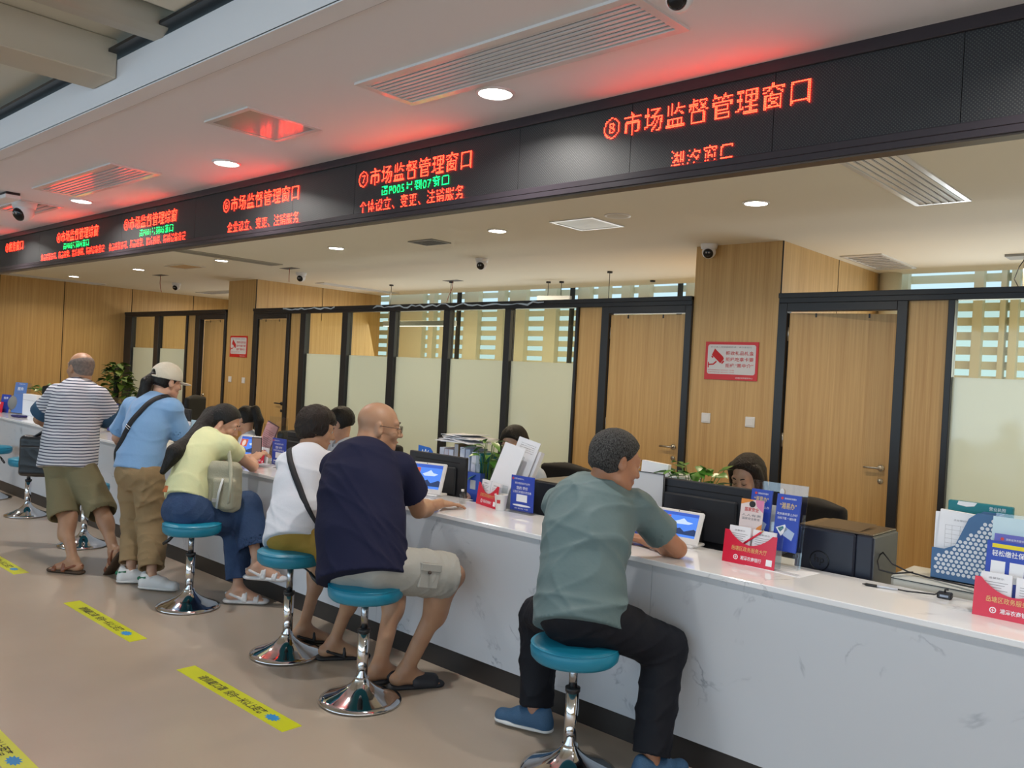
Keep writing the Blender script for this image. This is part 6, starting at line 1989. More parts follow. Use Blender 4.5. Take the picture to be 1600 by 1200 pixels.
def leaflet(x, y, z, w_, h_, ang, m_, label, head=None, sub=None, rz=0.0, th=0.004, inkm=None, name='leaflet', lines=0, hs=(0.7, 0.028), logo=False, picture=None):
    t = thing(name, label, 'leaflet', (x, y, z), rz)
    M = tilt_M(ang)
    b = MB(); b.box(-w_ / 2, w_ / 2, 0, th, 0, h_, M); b.build('sheet', m_, t)
    q = MB()
    if head: write(q, head, M, 0, h_ * 0.74, width=w_ * hs[0], height=hs[1], bold=0.03, align='c')
    if head: q.build('title_lettering', inkm or INKY, t)
    q = MB(); any_ = False
    if sub:
        for i, s in enumerate(sub): write(q, s, M, 0, h_ * (0.63 - 0.075 * i), width=w_ * (0.86 - 0.08 * i), height=0.011, align='c'); any_ = True
    for k in range(lines):
        q.box(-w_ * 0.38, w_ * (0.38 - 0.07 * (k % 3)), -0.0006, 0, h_ * 0.62 - k * h_ * 0.055, h_ * 0.62 - k * h_ * 0.055 + 0.002, M); any_ = True
    if any_: q.build('small_print', INKW if m_ is BLUE else INKG, t)
    if logo:
        q = MB(); q.prism([(-w_ * 0.28 + 0.006 * math.cos(2 * PI * k / 10), h_ - 0.018 + 0.006 * math.sin(2 * PI * k / 10)) for k in range(10)], -0.0006, 0, M); q.build('round_seal', mat('seal_red', (0.6, 0.05, 0.05), 0.5), t)
        q = MB(); write(q, '湖南省政务服务', M, -w_ * 0.18, h_ - 0.022, width=w_ * 0.5, height=0.008); q.build('header_lettering', INKW, t)
    if picture:
        for nm, mm, poly in picture:
            q = MB(); q.prism([(w_ * u, h_ * v) for u, v in poly], -0.0007, 0, M); q.build(nm, mm, t)
    return t
PHONEP = [('phone_drawing', INKW, [(-0.42, 0.40), (-0.05, 0.47), (0.06, 0.38), (-0.18, 0.26)]), ('phone_screen_drawing', mat('print_teal', (0.02, 0.30, 0.40), 0.5), [(-0.36, 0.395), (-0.12, 0.44), (-0.08, 0.40), (-0.22, 0.33)]),
          ('card_drawing', mat('print_pale_blue', (0.40, 0.50, 0.70), 0.5), [(-0.02, 0.43), (0.38, 0.34), (0.28, 0.20), (-0.10, 0.28)])]
# clear brochure rack
xa = on(1162, 885, 'y', 3.52)[0]; xb = on(1243, 885, 'y', 3.52)[0]
t = thing('brochure_rack', 'clear acrylic brochure rack standing behind the red holder', 'brochure rack', ((xa + xb) / 2, 3.515, T))
M = tilt_M(0.13)
w_ = xb - xa + 0.02
b = MB(); b.bbox(-w_ / 2, w_ / 2, 0.03, 0.033, 0.0, 0.365, 0.001, M); b.build('back_panel', ACRYL, t)
b = MB(); b.box(-w_ / 2, w_ / 2, 0.0, 0.003, 0.10, 0.19, M); b.box(-w_ / 2, -w_ / 2 + 0.003, 0, 0.03, 0.0, 0.24, M); b.box(w_ / 2 - 0.003, w_ / 2, 0, 0.03, 0.0, 0.24, M); b.box(-w_ / 2, w_ / 2, 0.0, 0.03, 0.0, 0.003, M); b.build('pocket', ACRYL, t)
b = MB(); b.prism([(0.012 + 0.011 * math.cos(k / 12 * 2 * PI), 0.325 + 0.017 * math.sin(k / 12 * 2 * PI)) for k in range(12)], 0.026, 0.029, M); b.build('hang_hole', mat('white_clip', (0.7, 0.7, 0.7), 0.4), t)
leaflet(xa + 0.055, 3.520, T + 0.10, 0.098, 0.225, 0.13, BLUE, 'blue leaflet with gold title in the left pocket of the clear rack', '“湘易办”', ['在湖南掌上办'], logo=True, picture=PHONEP, th=0.010)
leaflet(xb - 0.052, 3.505, T + 0.075, 0.108, 0.245, 0.13, BLUE, 'blue leaflet with phone drawing in the right pocket of the clear rack', '“湘易办”', ['政务服务掌上办好', '扫码下载 一键办理'], logo=True, picture=PHONEP, th=0.010)
leaflet(xa + 0.035, 3.478, T + 0.075, 0.108, 0.205, 0.13, mat('cream_print', (0.72, 0.62, 0.62), 0.5), 'white and orange national security leaflet in front of the blue ones', '国家安全', ['人人有责', '国家安全教育'], inkm=INKR, hs=(0.62, 0.018), lines=0,
        picture=[('orange_corner', mat('print_orange', (0.72, 0.26, 0.05), 0.5), [(-0.5, 1.0), (0.1, 1.0), (-0.15, 0.94), (-0.5, 0.88)]), ('pink_corner', mat('print_pink', (0.68, 0.22, 0.40), 0.5), [(0.5, 1.0), (0.12, 1.0), (0.2, 0.86), (0.5, 0.74)]),
                 ('orange_blot', mat('print_orange', (0.72, 0.26, 0.05), 0.5), [(0.5, 0.5), (0.30, 0.42), (0.15, 0.20), (0.3, 0.08), (0.5, 0.1)]),
                 ('round_emblem', INKK, [(0.0 + 0.14 * math.cos(k / 12 * 2 * PI), 0.90 + 0.07 * math.sin(k / 12 * 2 * PI)) for k in range(12)])])
t = thing('pencil', 'red pencil leaning between the slips in the near red holder', 'pencil', (-1.70, 3.445, T)); b = MB(); b.tube([(-0.045, 0, 0.085), (0.035, 0.012, 0.150)], 0.0045, 8); b.build('shaft', RED, t); b = MB(); b.tube([(0.035, 0.012, 0.150), (0.045, 0.0135, 0.158)], [0.0045, 0.001], 8); b.build('tip', mat('pencil_wood', (0.6, 0.4, 0.2), 0.7), t)
# flat sheet on the counter
t = place('flat_sheet', 'white sheet lying flat on the counter under the red holder', 'sheet', 1232, 893, -0.1)
b = MB(); b.box(-0.17, 0.09, -0.07, 0.10, 0.0, 0.0012); b.build('paper', PAPER, t)
b = MB()
for k in range(5): b.box(-0.15, 0.07, -0.055 + k * 0.008, -0.053 + k * 0.008, 0.0012, 0.0014)
b.build('printed_lines', INKG, t)

# right edge group
xa9 = on(1541, 860, 'y', 3.50)[0]
t = thing('brochure_rack', 'clear acrylic brochure rack at the right photo edge', 'brochure rack', (xa9 + 0.13, 3.535, T))
b = MB(); b.bbox(-0.13, 0.13, 0.03, 0.033, 0.0, 0.358, 0.001, M); b.box(-0.13, -0.127, 0, 0.03, 0, 0.24, M); b.box(0.127, 0.13, 0, 0.03, 0, 0.24, M); b.box(-0.13, 0.13, 0, 0.003, 0, 0.15, M); b.build('acrylic_body', ACRYL, t)
b = MB(); b.prism([(-0.085 + 0.006 * math.cos(k / 12 * 2 * PI), 0.315 + 0.009 * math.sin(k / 12 * 2 * PI)) for k in range(12)], 0.0265, 0.0275, M); b.build('hang_hole', INKK, t)
leaflet(xa9 + 0.085, 3.530, T + 0.07, 0.165, 0.275, 0.13, mat('pale_print', (0.50, 0.66, 0.74), 0.5), 'pale blue leaflet in the back of the rack at the right photo edge', lines=0)
leaflet(xa9 + 0.075, 3.512, T + 0.07, 0.118, 0.215, 0.13, mat('violet_print', (0.12, 0.12, 0.46), 0.4), 'violet leaflet behind the blue social insurance leaflet', logo=True)
leaflet(xa9 + 0.070, 3.490, T + 0.05, 0.142, 0.210, 0.13, BLUE, 'blue social insurance leaflet with yellow band at the right photo edge', '轻松缴社保', None, inkm=INKW, hs=(0.74, 0.022),
        picture=[('yellow_band', mat('print_yellow', (0.75, 0.62, 0.02), 0.5), [(-0.38, 0.955), (0.38, 0.955), (0.38, 0.885), (-0.38, 0.885)]), ('white_square', INKW, [(-0.38, 0.66), (-0.05, 0.66), (-0.05, 0.30), (-0.38, 0.30)]), ('white_square', INKW, [(0.05, 0.66), (0.38, 0.66), (0.38, 0.30), (0.05, 0.30)])])

# printer
xa = on(1240, 885, 'y', 3.68)[0]; xb = on(1361, 905, 'y', 3.68)[0]
t = thing('laser_printer', 'black laser printer with round embossed logo beside the clear rack', 'printer', ((xa + xb) / 2, 3.68, 0.735))
w_ = (xb - xa); hh = 1.0 - 0.735
PRB = mat('blue_black_printer', (0.014, 0.017, 0.032), 0.35)
b = MB(); b.bbox(-w_ / 2, w_ / 2 - 0.075, 0, 0.30, 0, hh, 0.008); b.build('front_body', PRB, t)
b = MB(); b.bbox(w_ / 2 - 0.073, w_ / 2, 0.002, 0.30, 0, hh, 0.006); b.build('side_body', PRB, t)
b = MB(); b.bbox(w_ / 2 - 0.001, w_ / 2 + 0.004, 0.01, 0.295, 0.006, hh - 0.006, 0.001); b.build('side_cover', mat('grey_side_cover', (0.10, 0.105, 0.115), 0.4), t)
b = MB(); b.bbox(-w_ / 2 + 0.01, w_ / 2 - 0.004, 0.01, 0.295, hh, hh + 0.008, 0.003); b.add([(-0.10, 0.03, hh + 0.009), (0.10, 0.03, hh + 0.009), (0.10, 0.24, hh + 0.02), (-0.10, 0.24, hh + 0.02)], [(0, 1, 2, 3)]); b.build('top_cover', mat('brown_reflection_top', (0.10, 0.07, 0.045), 0.25), t)  # brown reflection on the top is put into the cover colour
b = MB(); ring = [(-0.055 + 0.042 * math.cos(a), -0.001, 0.125 + 0.042 * math.sin(a)) for a in np.linspace(0, 2 * PI, 33)]
b.tube(ring, 0.0025, 6, caps=False); write(b, 'hp', Matrix.Identity(4), -0.055, 0.105, width=0.045, height=0.045, bold=0.01, align='c', y=-0.0015)
b.build('logo_mark', mat('logo_black', (0.005, 0.005, 0.008), 0.2), t)
b = MB(); b.add([(w_ / 2 - 0.02, 0.30, 0.04), (w_ / 2 - 0.02, 0.36, 0.20), (-w_ / 2 + 0.05, 0.36, 0.20), (-w_ / 2 + 0.05, 0.30, 0.04), (w_ / 2 - 0.02, 0.30, 0.20), (-w_ / 2 + 0.05, 0.30, 0.20)], [(0, 1, 2, 3), (0, 4, 1), (1, 4, 5, 2), (3, 2, 5)]); b.build('paper_tray', BLACKP, t)

# scanner, cable, pen with stand
t = thing('document_scanner', 'off-white flat scanner with black cables beside the printer', 'scanner', (on(1460, 915, 'y', 3.66)[0], 3.70, 0.735))
b = MB(); b.bbox(-0.175, 0.22, -0.03, 0.24, 0, 0.132, 0.015); b.build('body', mat('offwhite_plastic', (0.62, 0.60, 0.54), 0.45), t)
b = MB(); b.box(-0.10, 0.20, 0.0, 0.004, 0.1321, 0.1330); b.box(-0.17, 0.20, -0.0325, -0.030, 0.112, 0.115); b.build('slot', BLACKP, t)
x_p = xb + 0.006
cab = MB(); A0 = Vector((x_p, 3.76, 0.92)); 
P_ = [A0, (x_p + 0.02, 3.73, 0.935), (x_p + 0.07, 3.70, 0.90), (x_p + 0.14, 3.68, 0.883), (x_p + 0.22, 3.68, 0.875), (x_p + 0.32, 3.67, 0.873), (x_p + 0.42, 3.66, 0.872)]
cab.tube(P_, 0.0035, 8); P2 = [A0, (x_p + 0.01, 3.70, 0.90), (x_p + 0.03, 3.665, 0.872), (x_p + 0.09, 3.665, 0.868), (x_p + 0.16, 3.68, 0.885)]; cab.tube(P2, 0.0035, 8)
o = cab.build('printer_cable', BLACKP); tag(o, 'black cable looping from the printer side over the scanner', 'cable')
pa = on(1347, 912, 'z', T + 0.006); pb_ = on(1403, 921, 'z', T + 0.006); pbase = on(1476, 935, 'z', T)
t = thing('chained_pen', 'clear pen with black grip lying on the counter, tied to its stand', 'pen', (0, 0, 0))
d = (pb_ - pa); 
b = MB(); b.tube([pa, pa + d * 0.10], [0.0012, 0.0045], 8); b.tube([pa + d * 0.10, pa + d * 0.42], 0.0058, 10); b.build('grip', BLACKP, t)
b = MB(); b.tube([pa + d * 0.42, pb_], 0.0045, 10); b.build('barrel', mat('clear_barrel', (0.6, 0.62, 0.68), 0.15), t)
b = MB(); b.tube([pb_, pb_ + Vector((0.035, 0.0, 0.0)), Vector((pbase[0] - 0.03, pbase[1] - 0.02, T + 0.012)), Vector((pbase[0] - 0.01, pbase[1], T + 0.024))], 0.003, 8); b.build('cord', BLACKP, t)
t = thing('pen_stand', 'small black pen stand block at the end of the cord', 'pen stand', pbase, 0.1)
b = MB(); b.bbox(-0.026, 0.026, -0.018, 0.018, 0, 0.024, 0.004); b.build('block', BLACKP, t)
b = MB(); b.box(-0.015, 0.015, -0.0186, -0.018, 0.008, 0.016); b.build('label', mat('grey_label', (0.3, 0.35, 0.45), 0.4), t)
b = MB(); b.tube([(0.0, 0, 0.024), (0.0, 0, 0.034), (0.012, 0, 0.036)], 0.004, 8); b.build('socket', BLACKP, t)

# perforated blue magazine file with papers, teal folder
xl = on(1457, 880, 'y', 3.74)[0]; xr = on(1545, 880, 'y', 3.74)[0]; w_ = xr - xl + 0.03
z0f = 0.870
t = thing('magazine_file', 'blue perforated magazine file holding forms on the scanner', 'magazine file', (xl + w_ / 2, 3.72, z0f))
BF = mat('blue_file_plastic', (0.055, 0.14, 0.30), 0.45)
prof = [(-w_ / 2, 0), (w_ / 2, 0), (w_ / 2, 0.285), (w_ / 2 - 0.075, 0.285), (w_ / 2 - 0.105, 0.26), (-w_ / 2 + 0.085, 0.145), (-w_ / 2 + 0.045, 0.125), (-w_ / 2, 0.125)]
b = MB(); b.prism(prof, 0, 0.003); b.prism(prof, 0.087, 0.09); b.box(-w_ / 2, w_ / 2, 0, 0.09, 0, 0.003); b.box(w_ / 2 - 0.003, w_ / 2, 0, 0.09, 0, 0.285); b.build('side_panels', BF, t)
def inside(x, z):
    if not (-w_ / 2 + 0.012 < x < w_ / 2 - 0.010 and 0.016 < z < 0.268): return False
    lim = 0.112 if x < -w_ / 2 + 0.05 else min(0.268, 0.112 + (x + w_ / 2 - 0.05) * 0.98)
    return z < lim
b = MB()
row = 0; z = 0.014
while z < 0.28:
    x = -w_ / 2 + 0.018 + (0.0095 if row % 2 else 0)
    while x < w_ / 2:
        if inside(x, z): b.prism([(x + 0.0072 * math.cos(k / 12 * 2 * PI), z + 0.0072 * math.sin(k / 12 * 2 * PI)) for k in range(12)], -0.0012, 0.0)
        x += 0.019
    z += 0.0165; row += 1
b.build('perforation', mat('paper_seen_through_holes', (0.66, 0.70, 0.76), 0.7), t, 'rows of round holes showing the papers')
t = thing('form_papers', 'white printed forms standing in the blue magazine file', 'papers', (xl + 0.095, 3.742, z0f + 0.005))
b = MB(); b.box(-0.09, 0.085, 0, 0.02, 0, 0.272, Matrix.Rotation(0.05, 4, 'Y')); b.box(-0.10, 0.07, 0.021, 0.03, 0, 0.262, Matrix.Rotation(0.0, 4, 'Y')); b.build('paper', PAPER, t)
q = MB(); write(q, '企业登记申请表格', Matrix.Identity(4), 0.02, 0.235, width=0.09, height=0.007, align='c')
for k in range(6): q.box(-0.055, 0.06, -0.0004, 0.0, 0.215 - k * 0.018, 0.2156 - k * 0.018)
for x in (-0.055, -0.03, 0.0, 0.03, 0.06): q.box(x, x + 0.0006, -0.0004, 0.0, 0.125, 0.2156)
q.build('printed_table', INKG, t)
t = thing('teal_folder', 'teal folder standing behind the blue magazine file', 'folder', (on(1530, 790, 'y', 3.85)[0], 3.86, 0.735))
b = MB(); b.bbox(-0.12, 0.12, 0, 0.03, 0, 0.445, 0.004); b.build('cover', mat('teal_card', (0.01, 0.19, 0.23), 0.5), t)
q = MB(); write(q, '营业执照', Matrix.Identity(4), 0.035, 0.42, width=0.06, height=0.016); q.build('lettering', INKW, t)
q = MB(); q.prism([(-0.08, 0.445), (-0.01, 0.445), (-0.02, 0.43), (-0.05, 0.425), (-0.085, 0.43)][::-1], -0.001, 0.0); q.build('white_patch', INKW, t)

# window 7: sheets stand, cup, files
x7 = on(755, 752, 'y', 3.56)[0]
t = thing('sheet_stand', 'tall white sheet leaning in a clear stand behind the red holder and cup', 'sheet', (x7 + 0.05, 3.585, T))
Ms = tilt_M(0.30) @ Matrix.Rotation(0.17, 4, 'Y')
b = MB(); b.box(-0.085, 0.09, 0, 0.003, 0.09, 0.385, Ms); b.build('paper', PAPER, t)
b = MB(); b.box(-0.10, 0.10, 0.004, 0.007, 0, 0.34, Ms); b.box(-0.10, 0.10, 0.007, 0.03, 0, 0.003, Ms); b.build('acrylic_holder', ACRYL, t)
t = thing('handwritten_sheet', 'sheet with handwritten notes covering the hidden clerk\'s face', 'sheet', (x7 + 0.065, 3.640, T - 0.09))
b = MB(); b.box(-0.095, 0.085, 0, 0.004, 0.12, 0.515, Ms); b.box(-0.08, 0.10, 0.02, 0.05, 0.0, 0.47, Ms); b.build('paper', PAPER, t)
q = MB()
rnd = random.Random(5)
for k in range(5):
    x = -0.06
    while x < 0.06:
        l = rnd.uniform(0.004, 0.012); q.box(x, x + l, -0.0006, 0.0, 0.485 - k * 0.012 + rnd.uniform(-.001, .001), 0.487 - k * 0.012, Ms); x += l + 0.003
q.build('handwriting', INKG, t)
t = place('paper_cup', 'small white paper cup with red square mark on the counter', 'cup', 782, 797)
b = MB(); b.lathe([(0.0, 0.002), (0.028, 0.0), (0.0285, 0.003), (0.0385, 0.086), (0.0405, 0.088), (0.0402, 0.091), (0.0375, 0.091), (0.0275, 0.006), (0.0, 0.006)], n=36); b.build('cup_body', mat('white_cup_paper', (0.80, 0.79, 0.77), 0.6), t)
q = MB(); Mq = Matrix.Rotation(0.35, 4, 'Z')
for k in range(6):
    a0 = -0.30 + k * 0.1; a1 = a0 + 0.1; r_ = 0.0355
    q.add([(r_ * math.sin(a0), -r_ * math.cos(a0), 0.042), (r_ * math.sin(a1), -r_ * math.cos(a1), 0.042), (r_ * 1.045 * math.sin(a1), -r_ * 1.045 * math.cos(a1), 0.062), (r_ * 1.045 * math.sin(a0), -r_ * 1.045 * math.cos(a0), 0.062)], [(0, 1, 2, 3)], False, Mq)
q.build('red_mark', mat('seal_red', (0.6, 0.05, 0.05), 0.5), t)

# stack of files behind window 7 monitor
xs_, xe_ = on(672, 740, 'y', 3.98)[0], on(750, 740, 'y', 3.98)[0]
t = thing('file_box', 'blue desktop file box with paper labels behind the monitor', 'file box', ((xs_ + xe_) / 2, 3.98, 0.735))
W_ = xe_ - xs_
b = MB(); b.bbox(-W_ / 2, W_ / 2, 0, 0.03, 0, 0.21, 0.003); b.bbox(-W_ / 2, W_ / 2, 0.0, 0.22, 0, 0.02, 0.003)
for k in range(5): u = -W_ / 2 + k * W_ / 4; b.box(u - 0.003, u + 0.003, 0, 0.22, 0, 0.21)
b.build('box', mat('royal_blue_plastic', (0.03, 0.08, 0.40), 0.4), t)
for k in range(4):
    u = -W_ / 2 + (k + 0.5) * W_ / 4; q = MB(); q.box(u - 0.025, u + 0.025, -0.001, 0.0, 0.10, 0.16)
    q.build('spine_label', mat('grey_label_paper', (0.5, 0.5, 0.46), 0.7), t)
cols = [('white', PAPER), ('pale pink', mat('pale_pink_card', (0.62, 0.48, 0.50), 0.7)), ('white', PAPER), ('brown', mat('brown_card', (0.22, 0.14, 0.06), 0.7)), ('white', PAPER), ('pale blue', mat('pale_blue_card', (0.45, 0.52, 0.66), 0.7)), ('white', PAPER), ('teal', mat('teal_card', (0.01, 0.19, 0.23), 0.5))]
rnd = random.Random(8)
for k, (nm, mm) in enumerate(cols):
    u = xs_ + 0.03 + (k + 0.5) * (W_ - 0.06) / len(cols)
    t = thing('document_file', '%s document file standing in the blue file box' % nm, 'file', (u, 4.02, 0.757), 0, 'files in the blue box')
    h_ = 0.33 + rnd.uniform(-0.02, 0.03)
    b = MB(); Mr = Matrix.Rotation(rnd.uniform(-.03, .03), 4, 'Y')
    b.box(-0.021, 0.021, 0, 0.17, 0, h_, Mr); b.build('cover', mm, t)
    b = MB()
    for i in range(5): b.box(-0.016 + i * 0.007, -0.013 + i * 0.007, -0.002, 0.165, 0.01, h_ - 0.004, Mr)
    b.build('page_edges', PAPER, t)
t = thing('paper_pile', 'loose white papers fanned on top of the standing files', 'papers', ((xs_ + xe_) / 2 - 0.02, 4.10, 1.125))
b = MB()
for k in range(7):
    a = rnd.uniform(-0.4, 0.4); Mk = Matrix.Translation((rnd.uniform(-0.05, 0.05), rnd.uniform(-0.03, 0.03), k * 0.008)) @ Matrix.Rotation(a, 4, 'Z') @ Matrix.Rotation(0.06 * (k % 3 - 1), 4, 'Y')
    b.box(-0.16, 0.16, -0.11, 0.11, 0, 0.004, Mk)
b.build('sheets', PAPER, t)
t = thing('blue_tag', 'blue card with white squiggle beside the paper pile', 'card', (xs_ - 0.03, 3.93, 0.90))
b = MB(); b.prism([(-0.05, 0), (0.10, 0), (0.10, 0.15), (0.07, 0.175), (-0.05, 0.185)][::-1], 0, 0.004); b.build('card', mat('sign_blue', (0.015, 0.13, 0.52), 0.4), t)
q = MB(); q.tube([(-0.02, -0.002, 0.12), (0.0, -0.002, 0.155), (0.01, -0.002, 0.125), (0.03, -0.002, 0.16), (0.04, -0.002, 0.13), (0.06, -0.002, 0.155)], 0.004, 6); q.build('squiggle', INKW, t)
# document plate and pad on the counter by the bald man
t = place('document_pad', 'flat laminated sheet on the counter by the bald man\'s hand', 'document', 700, 781, 0.1)
b = MB(); b.box(-0.22, 0.10, -0.05, 0.12, 0, 0.003); b.build('sheet', mat('grey_print_sheet', (0.45, 0.47, 0.52), 0.35), t)
t = place('sanitizer_bottle', 'small clear bottle beside the monitor of the bald man\'s window', 'bottle', 722, 786)
b = MB(); b.lathe([(0, 0), (0.018, 0), (0.018, 0.05), (0.008, 0.06), (0.008, 0.07), (0, 0.07)], n=20); b.build('bottle_body', ACRYL, t)
b = MB(); b.cyl((0, 0, 0), 0.009, 0.069, 0.082, 14); b.build('cap', WHITEP, t)

# window 6 / 5 items around the seated woman
xk = on(398, 715, 'y', 3.52)[0]
t = thing('pink_notice', 'tall pink printed notice leaning in a stand left of the blue sign', 'notice', (xk + 0.03, 3.53, T))
Mp = tilt_M(0.25) @ Matrix.Rotation(0.22, 4, 'Y')
b = MB(); b.box(-0.085, 0.085, 0, 0.004, 0.02, 0.31, Mp); b.build('paper', mat('pink_paper', (0.68, 0.36, 0.38), 0.7), t)
q = MB(); write(q, '公告', Mp, 0, 0.275, width=0.025, height=0.010, align='c')
for k in range(12): q.box(-0.065, 0.065 - 0.02 * (k % 4 == 3), -0.0006, 0, 0.25 - k * 0.0145, 0.253 - k * 0.0145, Mp)
q.build('printed_lines', mat('brown_red_ink', (0.35, 0.10, 0.10), 0.7), t)
b = MB(); b.box(-0.09, 0.09, 0.005, 0.008, 0, 0.32, Mp); b.build('dark_backing', mat('dark_backing', (0.06, 0.03, 0.08), 0.4), t)
t = place('open_papers', 'white papers lying on the counter beside the seated woman\'s elbow', 'papers', 418, 728, 0.2)
b = MB(); b.box(-0.10, 0.10, -0.05, 0.07, 0, 0.006); b.box(-0.08, 0.13, -0.06, 0.05, 0.006, 0.010, Matrix.Rotation(0.2, 4, 'Z')); b.build('sheets', PAPER, t)
t = place('glass_ashtray', 'clear glass tray on the counter left of the short-haired woman', 'glass tray', 434, 729)
b = MB(); b.lathe([(0, 0), (0.05, 0), (0.062, 0.02), (0.055, 0.035), (0.04, 0.03), (0, 0.01)], n=24); b.build('bowl', ACRYL, t)
for px, py, w_, h_, mm, lb, hd_ in [(296, 664, 0.12, 0.24, mat('pale_cyan_print', (0.42, 0.60, 0.72), 0.5), 'pale blue leaflet standing beyond the woman in yellow', None), (288, 660, 0.13, 0.22, mat('pale_print2', (0.68, 0.66, 0.70), 0.5), 'white and pink leaflet standing behind the capped woman', None)]:
    p_ = on(px, py, 'y', 3.55)
    leaflet(p_[0], 3.55, T, w_, h_, 0.2, mm, lb, lines=5)
p_ = on(330, 650, 'y', 3.56)
t = thing('brochure_rack', 'clear rack with red leaflet beyond the long-haired woman', 'brochure rack', (p_[0], 3.54, T))
b = MB(); b.bbox(-0.13, 0.13, 0.03, 0.033, 0, 0.33, 0.001, M); b.box(-0.13, 0.13, 0, 0.003, 0, 0.12, M); b.build('acrylic_body', ACRYL, t)
leaflet(p_[0] - 0.03, 3.545, T + 0.01, 0.11, 0.23, 0.13, mat('pink_white_print', (0.70, 0.50, 0.52), 0.5), 'pink leaflet in the clear rack beyond the long-haired woman', '便民', None, inkm=INKR, hs=(0.5, 0.02), lines=4)
p_ = on(437, 655, 'y', 3.60)
t = thing('brochure_rack', 'empty clear acrylic rack behind the pink notice', 'brochure rack', (p_[0] + 0.02, 3.58, T))
b = MB(); b.bbox(-0.13, 0.13, 0.0, 0.003, 0.0, 0.36, 0.001); b.box(-0.13, -0.127, -0.05, 0.0, 0, 0.30); b.box(0.127, 0.13, -0.05, 0.0, 0, 0.30); b.box(-0.13, 0.13, -0.05, -0.047, 0.1, 0.2); b.build('acrylic_body', ACRYL, t)
# by the standing customers and the left edge
p_ = on(172, 664, 'y', 3.50)
t = thing('brochure_rack', 'clear brochure rack between the striped man and the capped woman', 'brochure rack', (p_[0], 3.50, T))
b = MB(); b.bbox(-0.14, 0.14, 0.03, 0.033, 0, 0.35, 0.001, M); b.box(-0.14, 0.14, 0, 0.003, 0, 0.12, M); b.build('acrylic_body', ACRYL, t)
leaflet(p_[0] - 0.01, 3.505, T + 0.01, 0.15, 0.28, 0.13, BLUE, 'blue leaflet in the rack between the two standing customers', '服务', ['办事指南'], inkm=INKW, hs=(0.5, 0.03), logo=True)
p_ = on(22, 636, 'y', 3.45)
t = thing('brochure_rack', 'clear brochure rack with blue leaflets at the left photo edge', 'brochure rack', (p_[0], 3.47, T), 0.3)
b = MB(); b.bbox(-0.16, 0.16, 0.03, 0.033, 0, 0.38, 0.001, M); b.box(-0.16, 0.16, 0, 0.003, 0, 0.12, M); b.build('acrylic_body', ACRYL, t)
leaflet(p_[0] + 0.02, 3.475, T + 0.01, 0.22, 0.37, 0.13, mat('blue_white_print', (0.10, 0.20, 0.50), 0.4), 'tall blue leaflet in the rack at the left photo edge', '服务', ['办事指南'], inkm=INKW, hs=(0.5, 0.04), logo=True, rz=0.3)
leaflet(p_[0] - 0.22, 3.40, T, 0.20, 0.22, 0.15, BLUE, 'low blue leaflet at the left photo edge before the rack', '指南', None, inkm=INKW, hs=(0.5, 0.03), rz=0.2)
leaflet(p_[0] - 0.26, 3.34, T, 0.22, 0.13, 0.15, RED, 'small red card holder at the left photo edge', '农商', None, inkm=INKW, hs=(0.5, 0.03), rz=0.2)
t = thing('white_box', 'white paper box on the counter left of the striped man', 'box', (on(52, 640, 'y', 3.55)[0], 3.50, T))
b = MB(); b.bbox(-0.22, 0.24, 0, 0.08, 0, 0.25, 0.004); b.build('carton', PAPER, t); b = MB(); b.box(-0.22, 0.24, -0.0008, 0, 0.18, 0.182); b.build('fold_line', INKG, t)
t = thing('grey_sphere_speaker', 'round grey perforated ball speaker on the far counter', 'speaker', (on(29, 625, 'y', 3.53)[0], 3.53, T))
b = MB(); b.sphere((0, 0, 0.115), 0.115, 16); b.build('shell', mat('grey_perforated', (0.24, 0.24, 0.23), 0.6, bump=(260, 0.6)), t); b = MB(); b.cyl((0, 0, 0), 0.06, 0, 0.012, 24); b.build('foot', BLACKP, t)
t = place('dark_blue_wallet', 'dark blue case lying on the counter by the striped man\'s elbow', 'case', 30, 652, 0.2)
b = MB(); b.bbox(-0.09, 0.09, -0.05, 0.05, 0, 0.025, 0.008); b.build('case_body', mat('navy_leather', (0.015, 0.015, 0.12), 0.4), t)

# papers and clipboard behind the greying man's head
xg = on(1017, 730, 'y', 3.95)[0]
t = thing('paper_stack', 'upright white papers behind the greying man\'s head', 'papers', (xg, 3.95, 0.735))
b = MB(); b.box(-0.085, 0.085, 0, 0.03, 0, 0.435, Matrix.Rotation(0.06, 4, 'Y')); b.build('sheets', PAPER, t)
t = thing('paper_stack', 'low stack of white papers beside the green plant', 'papers', (on(1044, 730, 'y', 4.0)[0], 3.98, 0.735))
b = MB()
for k in range(6): b.box(-0.10, 0.10, -0.02, 0.20, 0.30 + k * 0.012, 0.308 + k * 0.012, Matrix.Rotation(0.05 * (k % 3 - 1), 4, 'Z'))
b.build('sheets', PAPER, t); b = MB(); b.bbox(-0.11, 0.11, -0.02, 0.22, 0.0, 0.30, 0.004); b.build('tray', mat('grey_tray', (0.2, 0.2, 0.22), 0.5), t)
t = thing('document_board', 'grey document frame with black rim behind the greying man\'s face', 'document frame', (on(1002, 750, 'y', 3.72)[0], 3.75, 0.735))
b = MB(); b.bbox(-0.12, 0.12, 0, 0.01, 0, 0.40, 0.003); b.build('sheet', mat('pale_grey_sheet', (0.55, 0.57, 0.60), 0.5), t)
b = MB(); b.tube([(-0.12, -0.002, 0.0), (-0.12, -0.002, 0.40), (0.12, -0.002, 0.40), (0.12, -0.002, 0.0)], 0.004, 6); b.build('rim', BLACKP, t)

